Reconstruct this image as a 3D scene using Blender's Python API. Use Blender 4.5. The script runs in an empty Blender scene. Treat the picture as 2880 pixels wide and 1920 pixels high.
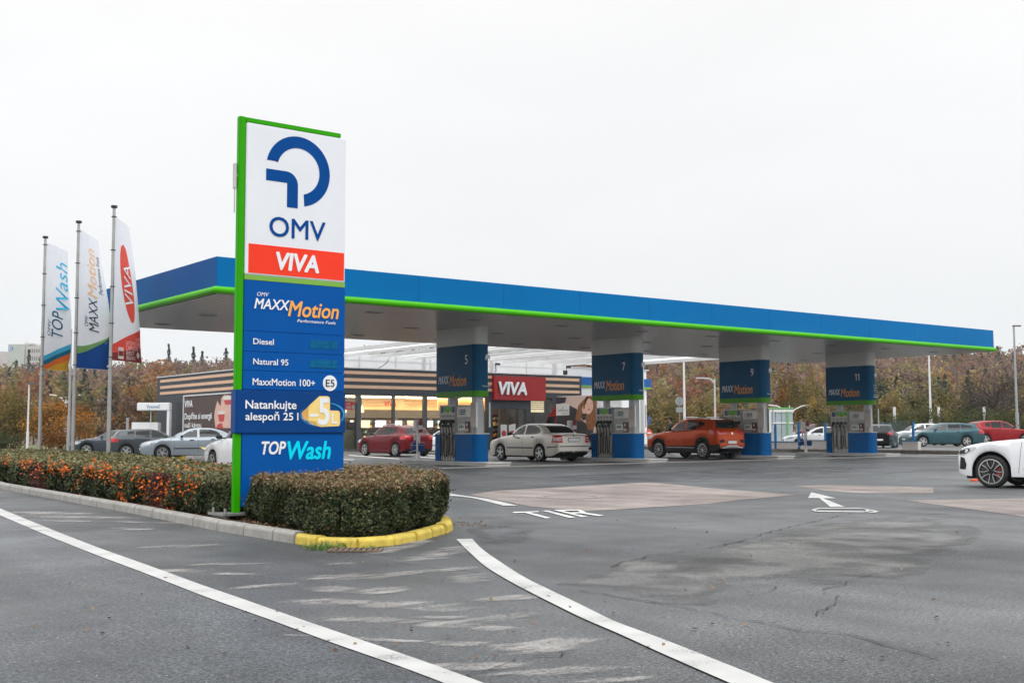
import bpy, bmesh, math, random
import numpy as np
from mathutils import Vector, Matrix
from mathutils.bvhtree import BVHTree

random.seed(7)
RNG = np.random.default_rng(7)
SC = bpy.context.scene
COL = SC.collection

# ------------------------------------------------------------------ camera
CAM_F, PITCH, ROLL, YAW, CAM_H = 3258.84, 0.0784, -0.0029, 0.6576, 1.2
_fw = Vector((math.sin(YAW)*math.cos(PITCH), math.cos(YAW)*math.cos(PITCH), math.sin(PITCH)))
_r0 = Vector((math.cos(YAW), -math.sin(YAW), 0))
_u0 = _r0.cross(_fw)
_r = _r0*math.cos(ROLL)+_u0*math.sin(ROLL)
_u = -_r0*math.sin(ROLL)+_u0*math.cos(ROLL)
CAMPOS = Vector((0, 0, CAM_H))
cd = bpy.data.cameras.new('camera')
cam = bpy.data.objects.new('camera', cd); COL.objects.link(cam)
cam.matrix_world = Matrix(((_r.x, _u.x, -_fw.x, 0), (_r.y, _u.y, -_fw.y, 0), (_r.z, _u.z, -_fw.z, CAM_H), (0, 0, 0, 1)))
cd.sensor_width = 36; cd.lens = CAM_F/2880*36
cd.clip_start = .1; cd.clip_end = 4000
SC.camera = cam

# ------------------------------------------------------------------ light
SUN_EL, SUN_AZ = math.radians(50), math.radians(210)   # azimuth from +Y, clockwise
w = bpy.data.worlds.new("World"); SC.world = w; w.use_nodes = True
nt = w.node_tree; nt.nodes.clear()
def N(tree, kind, **kw):
    n = tree.nodes.new(kind)
    for k, v in kw.items(): setattr(n, k, v)
    return n
sky = N(nt, 'ShaderNodeTexSky', sky_type='NISHITA', sun_disc=False)
sky.sun_elevation = SUN_EL; sky.sun_rotation = SUN_AZ
tc = N(nt, 'ShaderNodeTexCoord')
sep = N(nt, 'ShaderNodeSeparateXYZ'); nt.links.new(tc.outputs['Generated'], sep.inputs[0])
ramp = N(nt, 'ShaderNodeValToRGB'); nt.links.new(sep.outputs['Z'], ramp.inputs[0])
SKY_K = 1/0.115
el = ramp.color_ramp.elements
el[0].position = 0; el[0].color = (.85, .88, .90, 1)
el[1].position = 1; el[1].color = (2.5, 2.55, 2.6, 1)
for p_, c_ in ((.10, (.905, .925, .94)), (.22, (.965, .975, .98)), (.36, (1.0, 1.0, 1.005)), (.55, (1.6, 1.62, 1.65))):
    e = el.new(p_); e.color = (*c_, 1)
cl = N(nt, 'ShaderNodeTexNoise'); cl.inputs['Scale'].default_value = 2.2; cl.inputs['Detail'].default_value = 4
mp = N(nt, 'ShaderNodeMapping'); mp.inputs['Scale'].default_value = (1, 1, 3.2)
nt.links.new(tc.outputs['Generated'], mp.inputs[0]); nt.links.new(mp.outputs[0], cl.inputs['Vector'])
cr = N(nt, 'ShaderNodeMapRange'); cr.inputs[1].default_value = .3; cr.inputs[2].default_value = .7
cr.inputs[3].default_value = .965; cr.inputs[4].default_value = 1.035
nt.links.new(cl.outputs['Fac'], cr.inputs[0])
mul = N(nt, 'ShaderNodeMix', data_type='RGBA', blend_type='MULTIPLY'); mul.inputs[0].default_value = 1
nt.links.new(ramp.outputs[0], mul.inputs[6]); nt.links.new(cr.outputs[0], mul.inputs[7])
sc_ = N(nt, 'ShaderNodeVectorMath', operation='SCALE'); sc_.inputs['Scale'].default_value = SKY_K
nt.links.new(mul.outputs[2], sc_.inputs[0])
mx = N(nt, 'ShaderNodeMix', data_type='RGBA'); mx.inputs[0].default_value = .985      # cloud cover over the blue sky
nt.links.new(sky.outputs[0], mx.inputs[6]); nt.links.new(sc_.outputs[0], mx.inputs[7])
bg = N(nt, 'ShaderNodeBackground'); bg.inputs['Strength'].default_value = .115
nt.links.new(mx.outputs[2], bg.inputs['Color'])
wo = N(nt, 'ShaderNodeOutputWorld'); nt.links.new(bg.outputs[0], wo.inputs['Surface'])

sd = bpy.data.lights.new('sun', 'SUN'); sun = bpy.data.objects.new('sun', sd); COL.objects.link(sun)
sd.energy = 1.1; sd.angle = math.radians(35); sd.color = (1, .97, .93)
_sv = Vector((math.sin(SUN_AZ)*math.cos(SUN_EL), math.cos(SUN_AZ)*math.cos(SUN_EL), math.sin(SUN_EL)))
sun.rotation_euler = _sv.to_track_quat('Z', 'Y').to_euler()
vs = SC.view_settings
vs.view_transform = 'Standard'; vs.look = 'None'; vs.exposure = 0.0; vs.gamma = 1; vs.use_curve_mapping = False

# ------------------------------------------------------------------ pixel <-> place (2880 x 1920 photo pixels)
def ray(x, y): return _fw*CAM_F + _r*(x-1440) - _u*(y-960)
def G(x, y, z=0.0):
    d = ray(x, y); return CAMPOS + d*((z-CAM_H)/d.z)
def PY(x, y, Y):
    d = ray(x, y); return CAMPOS + d*(Y/d.y)
def PX(x, y, X):
    d = ray(x, y); return CAMPOS + d*(X/d.x)
def PD(x, y, dep):
    d = ray(x, y); return CAMPOS + d*(dep/CAM_F)
def PJ(P):
    v = Vector(P)-CAMPOS; d = v.dot(_fw); return 1440+CAM_F*v.dot(_r)/d, 960-CAM_F*v.dot(_u)/d, d

# ------------------------------------------------------------------ materials
MATS = {}
def srgb(r, g, b): return tuple(((c/255)/12.92 if c <= 10 else ((c/255+.055)/1.055)**2.4) for c in (r, g, b))
def M(name, col, rough=.5, metal=0, var=.12, scale=3.0, bump=0, spec=.5, coat=0, emit=0, alpha=1, attr=False, transl=0, dirt=0):
    if name in MATS: return MATS[name]
    m = bpy.data.materials.new(name); m.use_nodes = True; t = m.node_tree
    p = t.nodes['Principled BSDF']
    p.inputs['Roughness'].default_value = rough; p.inputs['Metallic'].default_value = metal
    p.inputs['Specular IOR Level'].default_value = spec; p.inputs['Coat Weight'].default_value = coat
    p.inputs['Coat Roughness'].default_value = .06
    tcn = N(t, 'ShaderNodeTexCoord')
    nz = N(t, 'ShaderNodeTexNoise'); nz.inputs['Scale'].default_value = scale; nz.inputs['Detail'].default_value = 5
    t.links.new(tcn.outputs['Object'], nz.inputs['Vector'])
    mr = N(t, 'ShaderNodeMapRange'); mr.inputs[1].default_value = .25; mr.inputs[2].default_value = .75
    mr.inputs[3].default_value = 1-var; mr.inputs[4].default_value = 1+var
    t.links.new(nz.outputs['Fac'], mr.inputs[0])
    mu = N(t, 'ShaderNodeMix', data_type='RGBA', blend_type='MULTIPLY'); mu.inputs[0].default_value = 1
    if attr:
        at = N(t, 'ShaderNodeAttribute', attribute_name='tint'); t.links.new(at.outputs['Color'], mu.inputs[6])
    else: mu.inputs[6].default_value = (*col, 1)
    t.links.new(mr.outputs[0], mu.inputs[7])
    out = mu.outputs[2]
    t.links.new(out, p.inputs['Base Color'])
    rr = N(t, 'ShaderNodeMapRange'); rr.inputs[3].default_value = max(.02, rough-.06); rr.inputs[4].default_value = min(1, rough+.08)
    t.links.new(nz.outputs['Fac'], rr.inputs[0]); t.links.new(rr.outputs[0], p.inputs['Roughness'])
    if emit:
        t.links.new(out, p.inputs['Emission Color']); p.inputs['Emission Strength'].default_value = emit
    if bump:
        b = N(t, 'ShaderNodeBump'); b.inputs['Strength'].default_value = bump; b.inputs['Distance'].default_value = .01
        n2 = N(t, 'ShaderNodeTexNoise'); n2.inputs['Scale'].default_value = scale*8; n2.inputs['Detail'].default_value = 3
        t.links.new(tcn.outputs['Object'], n2.inputs['Vector'])
        t.links.new(n2.outputs['Fac'], b.inputs['Height']); t.links.new(b.outputs[0], p.inputs['Normal'])
    if transl:
        tr = N(t, 'ShaderNodeBsdfTranslucent'); t.links.new(out, tr.inputs['Color'])
        ms = N(t, 'ShaderNodeMixShader'); ms.inputs[0].default_value = transl
        t.links.new(p.outputs[0], ms.inputs[1]); t.links.new(tr.outputs[0], ms.inputs[2])
        t.links.new(ms.outputs[0], t.nodes['Material Output'].inputs['Surface'])
    if alpha < 1:
        tr = N(t, 'ShaderNodeBsdfTransparent')
        ms = N(t, 'ShaderNodeMixShader'); ms.inputs[0].default_value = alpha
        t.links.new(tr.outputs[0], ms.inputs[1]); t.links.new(p.outputs[0], ms.inputs[2])
        t.links.new(ms.outputs[0], t.nodes['Material Output'].inputs['Surface'])
    MATS[name] = m; return m

def pane_glass(name, tint, opac):
    """window glass: mostly see-through, mirror-like at the surface"""
    if name in MATS: return MATS[name]
    m = bpy.data.materials.new(name); m.use_nodes = True; t = m.node_tree; t.nodes.remove(t.nodes['Principled BSDF'])
    tr = N(t, 'ShaderNodeBsdfTransparent'); tr.inputs[0].default_value = (*tint, 1)
    gl = N(t, 'ShaderNodeBsdfGlossy'); gl.inputs['Roughness'].default_value = .03
    fr = N(t, 'ShaderNodeFresnel'); fr.inputs[0].default_value = opac
    ms = N(t, 'ShaderNodeMixShader'); t.links.new(fr.outputs[0], ms.inputs[0])
    t.links.new(tr.outputs[0], ms.inputs[1]); t.links.new(gl.outputs[0], ms.inputs[2])
    t.links.new(ms.outputs[0], t.nodes['Material Output'].inputs['Surface'])
    MATS[name] = m; return m

# ------------------------------------------------------------------ meshes
def wloc(o):
    v = Vector((0, 0, 0))
    while o is not None: v += o.location; o = o.parent
    return v
class MB:
    def __init__(s): s.v = []; s.f = []; s.m = []
    def add(s, vs, fs, m=0):
        n = len(s.v); s.v.extend([tuple(v) for v in vs]); s.f.extend([tuple(i+n for i in f) for f in fs]); s.m.extend([m]*len(fs)); return s
    def box(s, x0, x1, y0, y1, z0, z1, m=0):
        return s.add([(x0,y0,z0),(x1,y0,z0),(x1,y1,z0),(x0,y1,z0),(x0,y0,z1),(x1,y0,z1),(x1,y1,z1),(x0,y1,z1)],
            [(0,3,2,1),(4,5,6,7),(0,1,5,4),(1,2,6,5),(2,3,7,6),(3,0,4,7)], m)
    def bbox(s, x0, x1, y0, y1, z0, z1, r=.02, m=0):
        """box with rounded vertical corners"""
        r = min(r, (x1-x0)/2.01, (y1-y0)/2.01); pts = []
        for cx, cy, a0 in ((x1-r, y1-r, 0), (x0+r, y1-r, 90), (x0+r, y0+r, 180), (x1-r, y0+r, 270)):
            for k in range(5):
                a = math.radians(a0+22.5*k); pts.append((cx+r*math.cos(a), cy+r*math.sin(a)))
        return s.prism(pts, z0, z1, m)
    def prism(s, pts, z0, z1, m=0):
        n = len(pts); vs = [(x, y, z0) for x, y in pts]+[(x, y, z1) for x, y in pts]
        fs = [tuple(range(n-1, -1, -1)), tuple(range(n, 2*n))]+[(i, (i+1) % n, n+(i+1) % n, n+i) for i in range(n)]
        return s.add(vs, fs, m)
    def slab(s, o, ax, ay, pts, depth, m=0):
        """polygon pts in the plane (o, ax, ay) thickened along -normal"""
        o, ax, ay = Vector(o), Vector(ax), Vector(ay); nn = ax.cross(ay).normalized()
        n = len(pts); a = [o+ax*x+ay*y for x, y in pts]; b = [q-nn*depth for q in a]
        fs = [tuple(range(n)), tuple(range(2*n-1, n-1, -1))]+[(i, n+i, n+(i+1) % n, (i+1) % n) for i in range(n)]
        return s.add(a+b, fs, m)
    def flat(s, o, ax, ay, pts, m=0):
        o, ax, ay = Vector(o), Vector(ax), Vector(ay)
        return s.add([o+ax*x+ay*y for x, y in pts], [tuple(range(len(pts)))], m)
    def cyl(s, p0, p1, r0, r1=None, n=10, m=0, cap=True):
        r1 = r0 if r1 is None else r1
        p0, p1 = Vector(p0), Vector(p1); d = (p1-p0).normalized()
        a = d.orthogonal().normalized(); b = d.cross(a)
        vs = []
        for p, r in ((p0, r0), (p1, r1)):
            for k in range(n):
                t = 2*math.pi*k/n; vs.append(p+a*math.cos(t)*r+b*math.sin(t)*r)
        fs = [(i, (i+1) % n, n+(i+1) % n, n+i) for i in range(n)]
        if cap: fs += [tuple(range(n-1, -1, -1)), tuple(range(n, 2*n))]
        return s.add(vs, fs, m)
    def tube(s, pts, r, n=8, m=0):
        pts = [Vector(p) for p in pts]; rings = []
        up = None
        for i, p in enumerate(pts):
            d = (pts[min(i+1, len(pts)-1)]-pts[max(i-1, 0)]).normalized()
            if up is None: up = d.orthogonal().normalized()
            a = (up-d*up.dot(d)).normalized(); b = d.cross(a); up = a
            rr = r[i] if isinstance(r, (list, tuple)) else r
            rings.append([p+a*math.cos(2*math.pi*k/n)*rr+b*math.sin(2*math.pi*k/n)*rr for k in range(n)])
        vs = [v for rg in rings for v in rg]; fs = []
        for i in range(len(pts)-1):
            fs += [(i*n+k, i*n+(k+1) % n, (i+1)*n+(k+1) % n, (i+1)*n+k) for k in range(n)]
        fs += [tuple(range(n-1, -1, -1)), tuple(range((len(pts)-1)*n, len(pts)*n))]
        return s.add(vs, fs, m)
    def lathe(s, prof, c=(0, 0, 0), axis='z', n=20, m=0):
        vs = []; c = Vector(c)
        for r, h in prof:
            for k in range(n):
                t = 2*math.pi*k/n; a, b = r*math.cos(t), r*math.sin(t)
                vs.append(c+(Vector((a, b, h)) if axis == 'z' else Vector((a, h, b)) if axis == 'y' else Vector((h, a, b))))
        fs = []
        for i in range(len(prof)-1):
            fs += [(i*n+k, i*n+(k+1) % n, (i+1)*n+(k+1) % n, (i+1)*n+k) for k in range(n)]
        return s.add(vs, fs, m)
    def ball(s, c, rx, ry=None, rz=None, n=12, m=0):
        ry = rx if ry is None else ry; rz = rx if rz is None else rz; vs = []; k2 = n//2
        for i in range(k2+1):
            ph = math.pi*i/k2
            for k in range(n):
                t = 2*math.pi*k/n; vs.append((c[0]+rx*math.sin(ph)*math.cos(t), c[1]+ry*math.sin(ph)*math.sin(t), c[2]+rz*math.cos(ph)))
        fs = [(i*n+k, (i+1)*n+k, (i+1)*n+(k+1) % n, i*n+(k+1) % n) for i in range(k2) for k in range(n)]
        return s.add(vs, fs, m)
    def build(s, name, mats, parent=None, local=False, smooth=False, sharp=40, bevel=0):
        if not isinstance(mats, (list, tuple)): mats = [mats]
        me = bpy.data.meshes.new(name)
        off = Vector((0, 0, 0)) if (local or parent is None) else wloc(parent)
        me.from_pydata([(v[0]-off.x, v[1]-off.y, v[2]-off.z) for v in s.v], [], s.f)
        for m in mats: me.materials.append(m)
        me.polygons.foreach_set('material_index', s.m)
        bm = bmesh.new(); bm.from_mesh(me)
        bmesh.ops.recalc_face_normals(bm, faces=bm.faces)
        if bevel:
            ed = [e for e in bm.edges if len(e.link_faces) == 2 and e.calc_face_angle(0) > .6]
            bmesh.ops.bevel(bm, geom=ed, offset=bevel, segments=2, affect='EDGES', clamp_overlap=True)
        bm.to_mesh(me); bm.free()
        if smooth:
            me.polygons.foreach_set('use_smooth', [True]*len(me.polygons)); me.set_sharp_from_angle(angle=math.radians(sharp))
        o = bpy.data.objects.new(name, me); COL.objects.link(o); o.parent = parent
        return o

def tag(o, label, cat, group=None, kind=None):
    o['label'] = label; o['category'] = cat
    if group: o['group'] = group
    if kind: o['kind'] = kind
    return o
def thing(name, label, cat, loc=(0, 0, 0), rz=0, group=None):
    o = bpy.data.objects.new(name, None); COL.objects.link(o); o.empty_display_size = .3
    o.location = loc; o.rotation_euler = (0, 0, rz); return tag(o, label, cat, group)
def struct(o): o['kind'] = 'structure'; return o
def copy_thing(o, loc=None, label=None, parent=None):
    c = o.copy(); COL.objects.link(c); c.parent = parent
    if loc is not None: c.location = loc
    if label: c['label'] = label
    for ch in list(o.children): copy_thing(ch, parent=c)
    return c

# ------------------------------------------------------------------ lettering
_tc = {}
def glyphs(body, bold=0, shear=0, res=4):
    bold = 0; key = (body, bold, shear)
    if key in _tc: return _tc[key]
    cu = bpy.data.curves.new('lettering', 'FONT'); cu.body = body; cu.size = 1; cu.offset = bold; cu.shear = shear; cu.resolution_u = res
    o = bpy.data.objects.new('lettering', cu); COL.objects.link(o)
    dg = bpy.context.evaluated_depsgraph_get(); me = bpy.data.meshes.new_from_object(o.evaluated_get(dg))
    vs = np.array([v.co[:2] for v in me.vertices]); fs = [tuple(p.vertices) for p in me.polygons]
    bpy.data.objects.remove(o); bpy.data.curves.remove(cu); bpy.data.meshes.remove(me)
    _tc[key] = (vs, fs); return _tc[key]
CAPH = None
def layout(body, width, cap, bold=0, shear=0, tracking=None):
    """2D verts with baseline at y=0, left edge at x=0, capital height cap, total width"""
    global CAPH
    if CAPH is None: CAPH = glyphs('H')[0][:, 1].max()
    vs, fs = glyphs(body, bold, shear); vs = vs.copy()
    vs[:, 1] *= cap/CAPH; vs[:, 0] -= vs[:, 0].min()
    vs[:, 0] *= (width/vs[:, 0].max()) if width else cap/CAPH
    return vs, fs
def letter(name, body, mat, parent, o, ax, ay, width, cap, bold=0, shear=0, lift=.004, local=False):
    vs, fs = layout(body, width, cap, bold, shear)
    o, ax, ay = Vector(o), Vector(ax), Vector(ay); nn = ax.cross(ay).normalized()
    mb = MB(); k = cap/CAPH; b = bold*k*.85
    for i, (dx, dy) in enumerate([(0, 0)] if bold <= 0 else [(0, 0), (b, 0), (-b, 0), (0, b), (0, -b), (b*.7, b*.7), (-b*.7, b*.7), (b*.7, -b*.7), (-b*.7, -b*.7)]):
        mb.add([o+ax*float(x+dx)+ay*float(y+dy)+nn*(lift+.0003*i) for x, y in vs], fs)
    me = bpy.data.meshes.new(name); off = Vector((0, 0, 0)) if (local or parent is None) else wloc(parent)
    me.from_pydata([(Vector(v)-off)[:] for v in mb.v], [], mb.f); me.materials.append(mat)
    ob = bpy.data.objects.new(name, me); COL.objects.link(ob); ob.parent = parent; return ob

# ------------------------------------------------------------------ foliage
def leaves(name, P, size, tint, mat, parent=None, nrm=None, spread=1.0, aspect=.55):
    """many small leaf-sized quads; P (n,3) world positions, tint (n,3)"""
    n = len(P); P = np.asarray(P, float)
    size = np.broadcast_to(np.asarray(size, float), (n,))[:, None]
    d = RNG.normal(size=(n, 3))
    if nrm is not None: d = nrm + d*spread
    d /= np.linalg.norm(d, axis=1)[:, None]+1e-9
    t = RNG.normal(size=(n, 3)); a = np.cross(d, t); a /= np.linalg.norm(a, axis=1)[:, None]+1e-9
    b = np.cross(d, a)
    V = np.stack([P+a*size*.5, P+b*size*.5*aspect+d*size*.06, P-a*size*.5, P-b*size*.5*aspect+d*size*.06], 1).reshape(-1, 3)
    if parent is not None: V = V-np.array(wloc(parent))
    me = bpy.data.meshes.new(name)
    me.vertices.add(4*n); me.vertices.foreach_set('co', V.ravel())
    me.loops.add(4*n); me.loops.foreach_set('vertex_index', np.arange(4*n, dtype=np.int32))
    me.polygons.add(n); me.polygons.foreach_set('loop_start', np.arange(0, 4*n, 4, dtype=np.int32))
    me.update(calc_edges=True)
    at = me.attributes.new('tint', 'FLOAT_COLOR', 'FACE')
    at.data.foreach_set('color', np.concatenate([np.clip(tint, 0, 1), np.ones((n, 1))], 1).ravel())
    me.materials.append(mat)
    o = bpy.data.objects.new(name, me); COL.objects.link(o); o.parent = parent; return o
def tints(n, cols, wts=None, jit=.25):
    cols = np.array(cols, float); i = RNG.choice(len(cols), n, p=None if wts is None else np.array(wts)/sum(wts))
    return cols[i]*(1+RNG.uniform(-jit, jit, (n, 1)))
# ================================================================== SETTING
def asphalt(name, dark, light, wet=.5, big=.16, fine=1.5):
    m = bpy.data.materials.new(name); m.use_nodes = True; t = m.node_tree; p = t.nodes['Principled BSDF']
    tcn = N(t, 'ShaderNodeTexCoord'); L = t.links.new
    def noise(s, det=4, rough=.5, src=None):
        n = N(t, 'ShaderNodeTexNoise'); n.inputs['Scale'].default_value = s; n.inputs['Detail'].default_value = det
        n.inputs['Roughness'].default_value = rough; L(src or tcn.outputs['Object'], n.inputs['Vector']); return n
    nb = noise(big, 5, .55); nm = noise(1.3, 5, .6); nf = noise(38, 3, .7)
    cr = N(t, 'ShaderNodeValToRGB'); L(nb.outputs['Fac'], cr.inputs[0])
    cr.color_ramp.elements[0].position = .36; cr.color_ramp.elements[0].color = (*dark, 1)
    cr.color_ramp.elements[1].position = .66; cr.color_ramp.elements[1].color = (*light, 1)
    def mulr(col, src, lo, hi, a=.3, b=.7):
        r = N(t, 'ShaderNodeMapRange'); r.inputs[1].default_value = a; r.inputs[2].default_value = b
        r.inputs[3].default_value = lo; r.inputs[4].default_value = hi; L(src, r.inputs[0])
        x = N(t, 'ShaderNodeMix', data_type='RGBA', blend_type='MULTIPLY'); x.inputs[0].default_value = 1
        L(col, x.inputs[6]); L(r.outputs[0], x.inputs[7]); return x.outputs[2]
    c = mulr(cr.outputs[0], nm.outputs['Fac'], .70, 1.30)
    c = mulr(c, nf.outputs['Fac'], max(.05, 1-.55*fine), 1+.55*fine, .36, .64); nf2 = noise(95, 2, .6); c = mulr(c, nf2.outputs['Fac'], max(.1, 1-.5*fine), 1+.5*fine, .36, .64)
    # sideways-drawn lighter and darker streaks
    mpn = N(t, 'ShaderNodeMapping'); mpn.inputs['Rotation'].default_value = (0, 0, .55); mpn.inputs['Scale'].default_value = (1.6, .16, 1)
    L(tcn.outputs['Object'], mpn.inputs[0]); ns = noise(1.0, 4, .6, mpn.outputs[0])
    c = mulr(c, ns.outputs['Fac'], .72, 1.26)
    # pale stones
    vo = N(t, 'ShaderNodeTexVoronoi'); vo.inputs['Scale'].default_value = 22; L(tcn.outputs['Object'], vo.inputs['Vector'])
    vr = N(t, 'ShaderNodeMapRange'); vr.inputs[1].default_value = .10; vr.inputs[2].default_value = .16; vr.inputs[3].default_value = 1; vr.inputs[4].default_value = 0
    L(vo.outputs['Distance'], vr.inputs[0])
    sepc = N(t, 'ShaderNodeSeparateColor'); L(vo.outputs['Color'], sepc.inputs[0])
    gt = N(t, 'ShaderNodeMath', operation='GREATER_THAN'); gt.inputs[1].default_value = .90; L(sepc.outputs[0], gt.inputs[0])
    mm = N(t, 'ShaderNodeMath', operation='MULTIPLY'); L(vr.outputs[0], mm.inputs[0]); L(gt.outputs[0], mm.inputs[1])
    xs = N(t, 'ShaderNodeMix', data_type='RGBA'); L(mm.outputs[0], xs.inputs[0]); L(c, xs.inputs[6]); xs.inputs[7].default_value = (.32, .31, .29, 1)
    L(xs.outputs[2], p.inputs['Base Color'])
    nr = noise(.22, 4, .6); rr = N(t, 'ShaderNodeMapRange'); rr.inputs[1].default_value = .35; rr.inputs[2].default_value = .65
    rr.inputs[3].default_value = .72-.40*wet; rr.inputs[4].default_value = .82-.1*wet; L(nr.outputs['Fac'], rr.inputs[0]); L(rr.outputs[0], p.inputs['Roughness'])
    b = N(t, 'ShaderNodeBump'); b.inputs['Strength'].default_value = .6; b.inputs['Distance'].default_value = .012
    L(nf.outputs['Fac'], b.inputs['Height']); L(b.outputs[0], p.inputs['Normal'])
    MATS[name] = m; return m

m_asph = asphalt('asphalt', (.027, .030, .032), (.076, .079, .081), 1.0)
m_asph_dark = asphalt('asphalt_new', (.040, .042, .044), (.066, .069, .072), .9)
m_asph_pale = asphalt('asphalt_worn', (.080, .080, .078), (.118, .117, .113), .7, .5)
m_conc_pink = asphalt('concrete_pink', (.155, .125, .112), (.23, .19, .172), .35, .4, .5)
m_conc = asphalt('concrete_grey', (.26, .25, .24), (.36, .35, .33), .3, .6, .35)
m_road = asphalt('road_asphalt', (.027, .031, .036), (.072, .077, .083), 1.0, .3)

def sheet(name, pts, z, mat, px=True):
    q = [G(*p_, z) for p_ in pts] if px else [Vector((p_[0], p_[1], z)) for p_ in pts]
    mb = MB(); mb.add([(v.x, v.y, z) for v in q], [tuple(range(len(q)))])
    o = mb.build(name, mat); 
    if o.data.polygons[0].normal.z < 0: o.data.flip_normals()
    return struct(o)
mb = MB(); mb.add([(-700, -300, 0), (1100, -300, 0), (1100, 1500, 0), (-700, 1500, 0)], [(0, 1, 2, 3)])
ground = struct(mb.build('ground', m_asph))

# patches of other surfacing, each a few millimetres above the one below
sheet('road', [(-900, 1330), (-60, 1414), (0, 1438), (300, 1556), (620, 1674), (980, 1803), (1260, 1905), (1480, 1995), (1900, 2170), (1900, 3200), (-900, 3200)], .004, m_road)
sheet('concrete_patch', [(1395, 1379), (1592, 1369), (1824, 1355), (2000, 1372), (2246, 1391), (2090, 1404), (1990, 1416), (1730, 1432), (1650, 1437), (1490, 1423), (1320, 1390)], .004, m_conc_pink)
sheet('concrete_patch', [(2540, 1406), (2900, 1400), (3100, 1440), (2880, 1452), (2730, 1431)], .004, m_conc_pink)
sheet('worn_patch', [(2236, 1366), (2330, 1362), (2624, 1370), (2626, 1386), (2420, 1386), (2330, 1380)], .004, m_conc_pink)
sheet('forecourt', [(1300, 1316), (1600, 1307), (1920, 1298), (2240, 1290), (2560, 1282), (2900, 1277), (2900, 1300), (2500, 1330), (2200, 1352), (1900, 1352), (1600, 1362), (1380, 1378), (1300, 1370)], .004, m_asph_dark)
sheet('concrete_strip', [(1235, 1317.6), (1600, 1308.4), (1920, 1299.8), (2240, 1291.5), (2560, 1283), (2760, 1279), (2760, 1276.5), (2560, 1280.6), (2240, 1289), (1920, 1297), (1600, 1305.4), (1235, 1313.6)], .008, m_conc)
m_iron = M('manhole_iron', (.20, .17, .155), .6, 0, .25, 12, .3)
mc = G(1602, 1398)
mb = MB(); mb.lathe([(0, .010), (.47, .010), (.47, .006)], mc, n=32); mb.lathe([(.50, .006), (.50, .012), (.62, .012), (.62, .005)], mc, n=32)
o = mb.build('manhole_cover', m_iron); tag(o, 'round manhole cover set in the pinkish concrete patch of the forecourt', 'manhole cover')

# crack lines
m_crack = M('crack_tar', (.014, .014, .015), .7, 0, .3, 6)
def crack(pts, wd=.012, jit=.035, z=.009):
    P = [G(*p_, z) for p_ in pts]; Q = []
    for a, b in zip(P[:-1], P[1:]):
        n = max(2, int((b-a).length/.12))
        for k in range(n): Q.append(a.lerp(b, k/n)+Vector((random.uniform(-jit, jit), random.uniform(-jit, jit), 0)))
    Q.append(P[-1]); vs = []; fs = []
    for i, q in enumerate(Q):
        d = (Q[min(i+1, len(Q)-1)]-Q[max(i-1, 0)]).normalized(); nn = Vector((-d.y, d.x, 0)); ww = wd*random.uniform(.12, .75)
        vs += [q+nn*ww, q-nn*ww]
        if i: fs.append((2*i-2, 2*i-1, 2*i+1, 2*i))
    MBc.add(vs, fs)
MBc = MB()
crack([(2000, 1537), (1900, 1551), (1812, 1562), (1760, 1578), (1718, 1592)], .014)
crack([(2400, 1440), (2280, 1466), (2180, 1490), (2080, 1520), (2000, 1538)], .014)
crack([(1630, 1656), (1760, 1680), (1900, 1702), (2000, 1722), (2120, 1744), (2240, 1770), (2350, 1776), (2480, 1806), (2640, 1850)], .013)
crack([(1300, 1900), (1360, 1882), (1430, 1864), (1460, 1848), (1560, 1842), (1620, 1826)], .010)
crack([(1290, 1453), (1330, 1458), (1420, 1450), (1560, 1446), (1610, 1440)], .015)
crack([(2110, 1640), (2180, 1646), (2160, 1660), (2290, 1652)], .012); crack([(2310, 1656), (2360, 1642), (2400, 1628), (2455, 1615)], .012)
crack([(2290, 1724), (2340, 1696), (2360, 1672)], .012)
crack([(1100, 1576), (1180, 1588), (1300, 1602), (1400, 1616)], .008)
struct(MBc.build('road_crack', m_crack))

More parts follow.
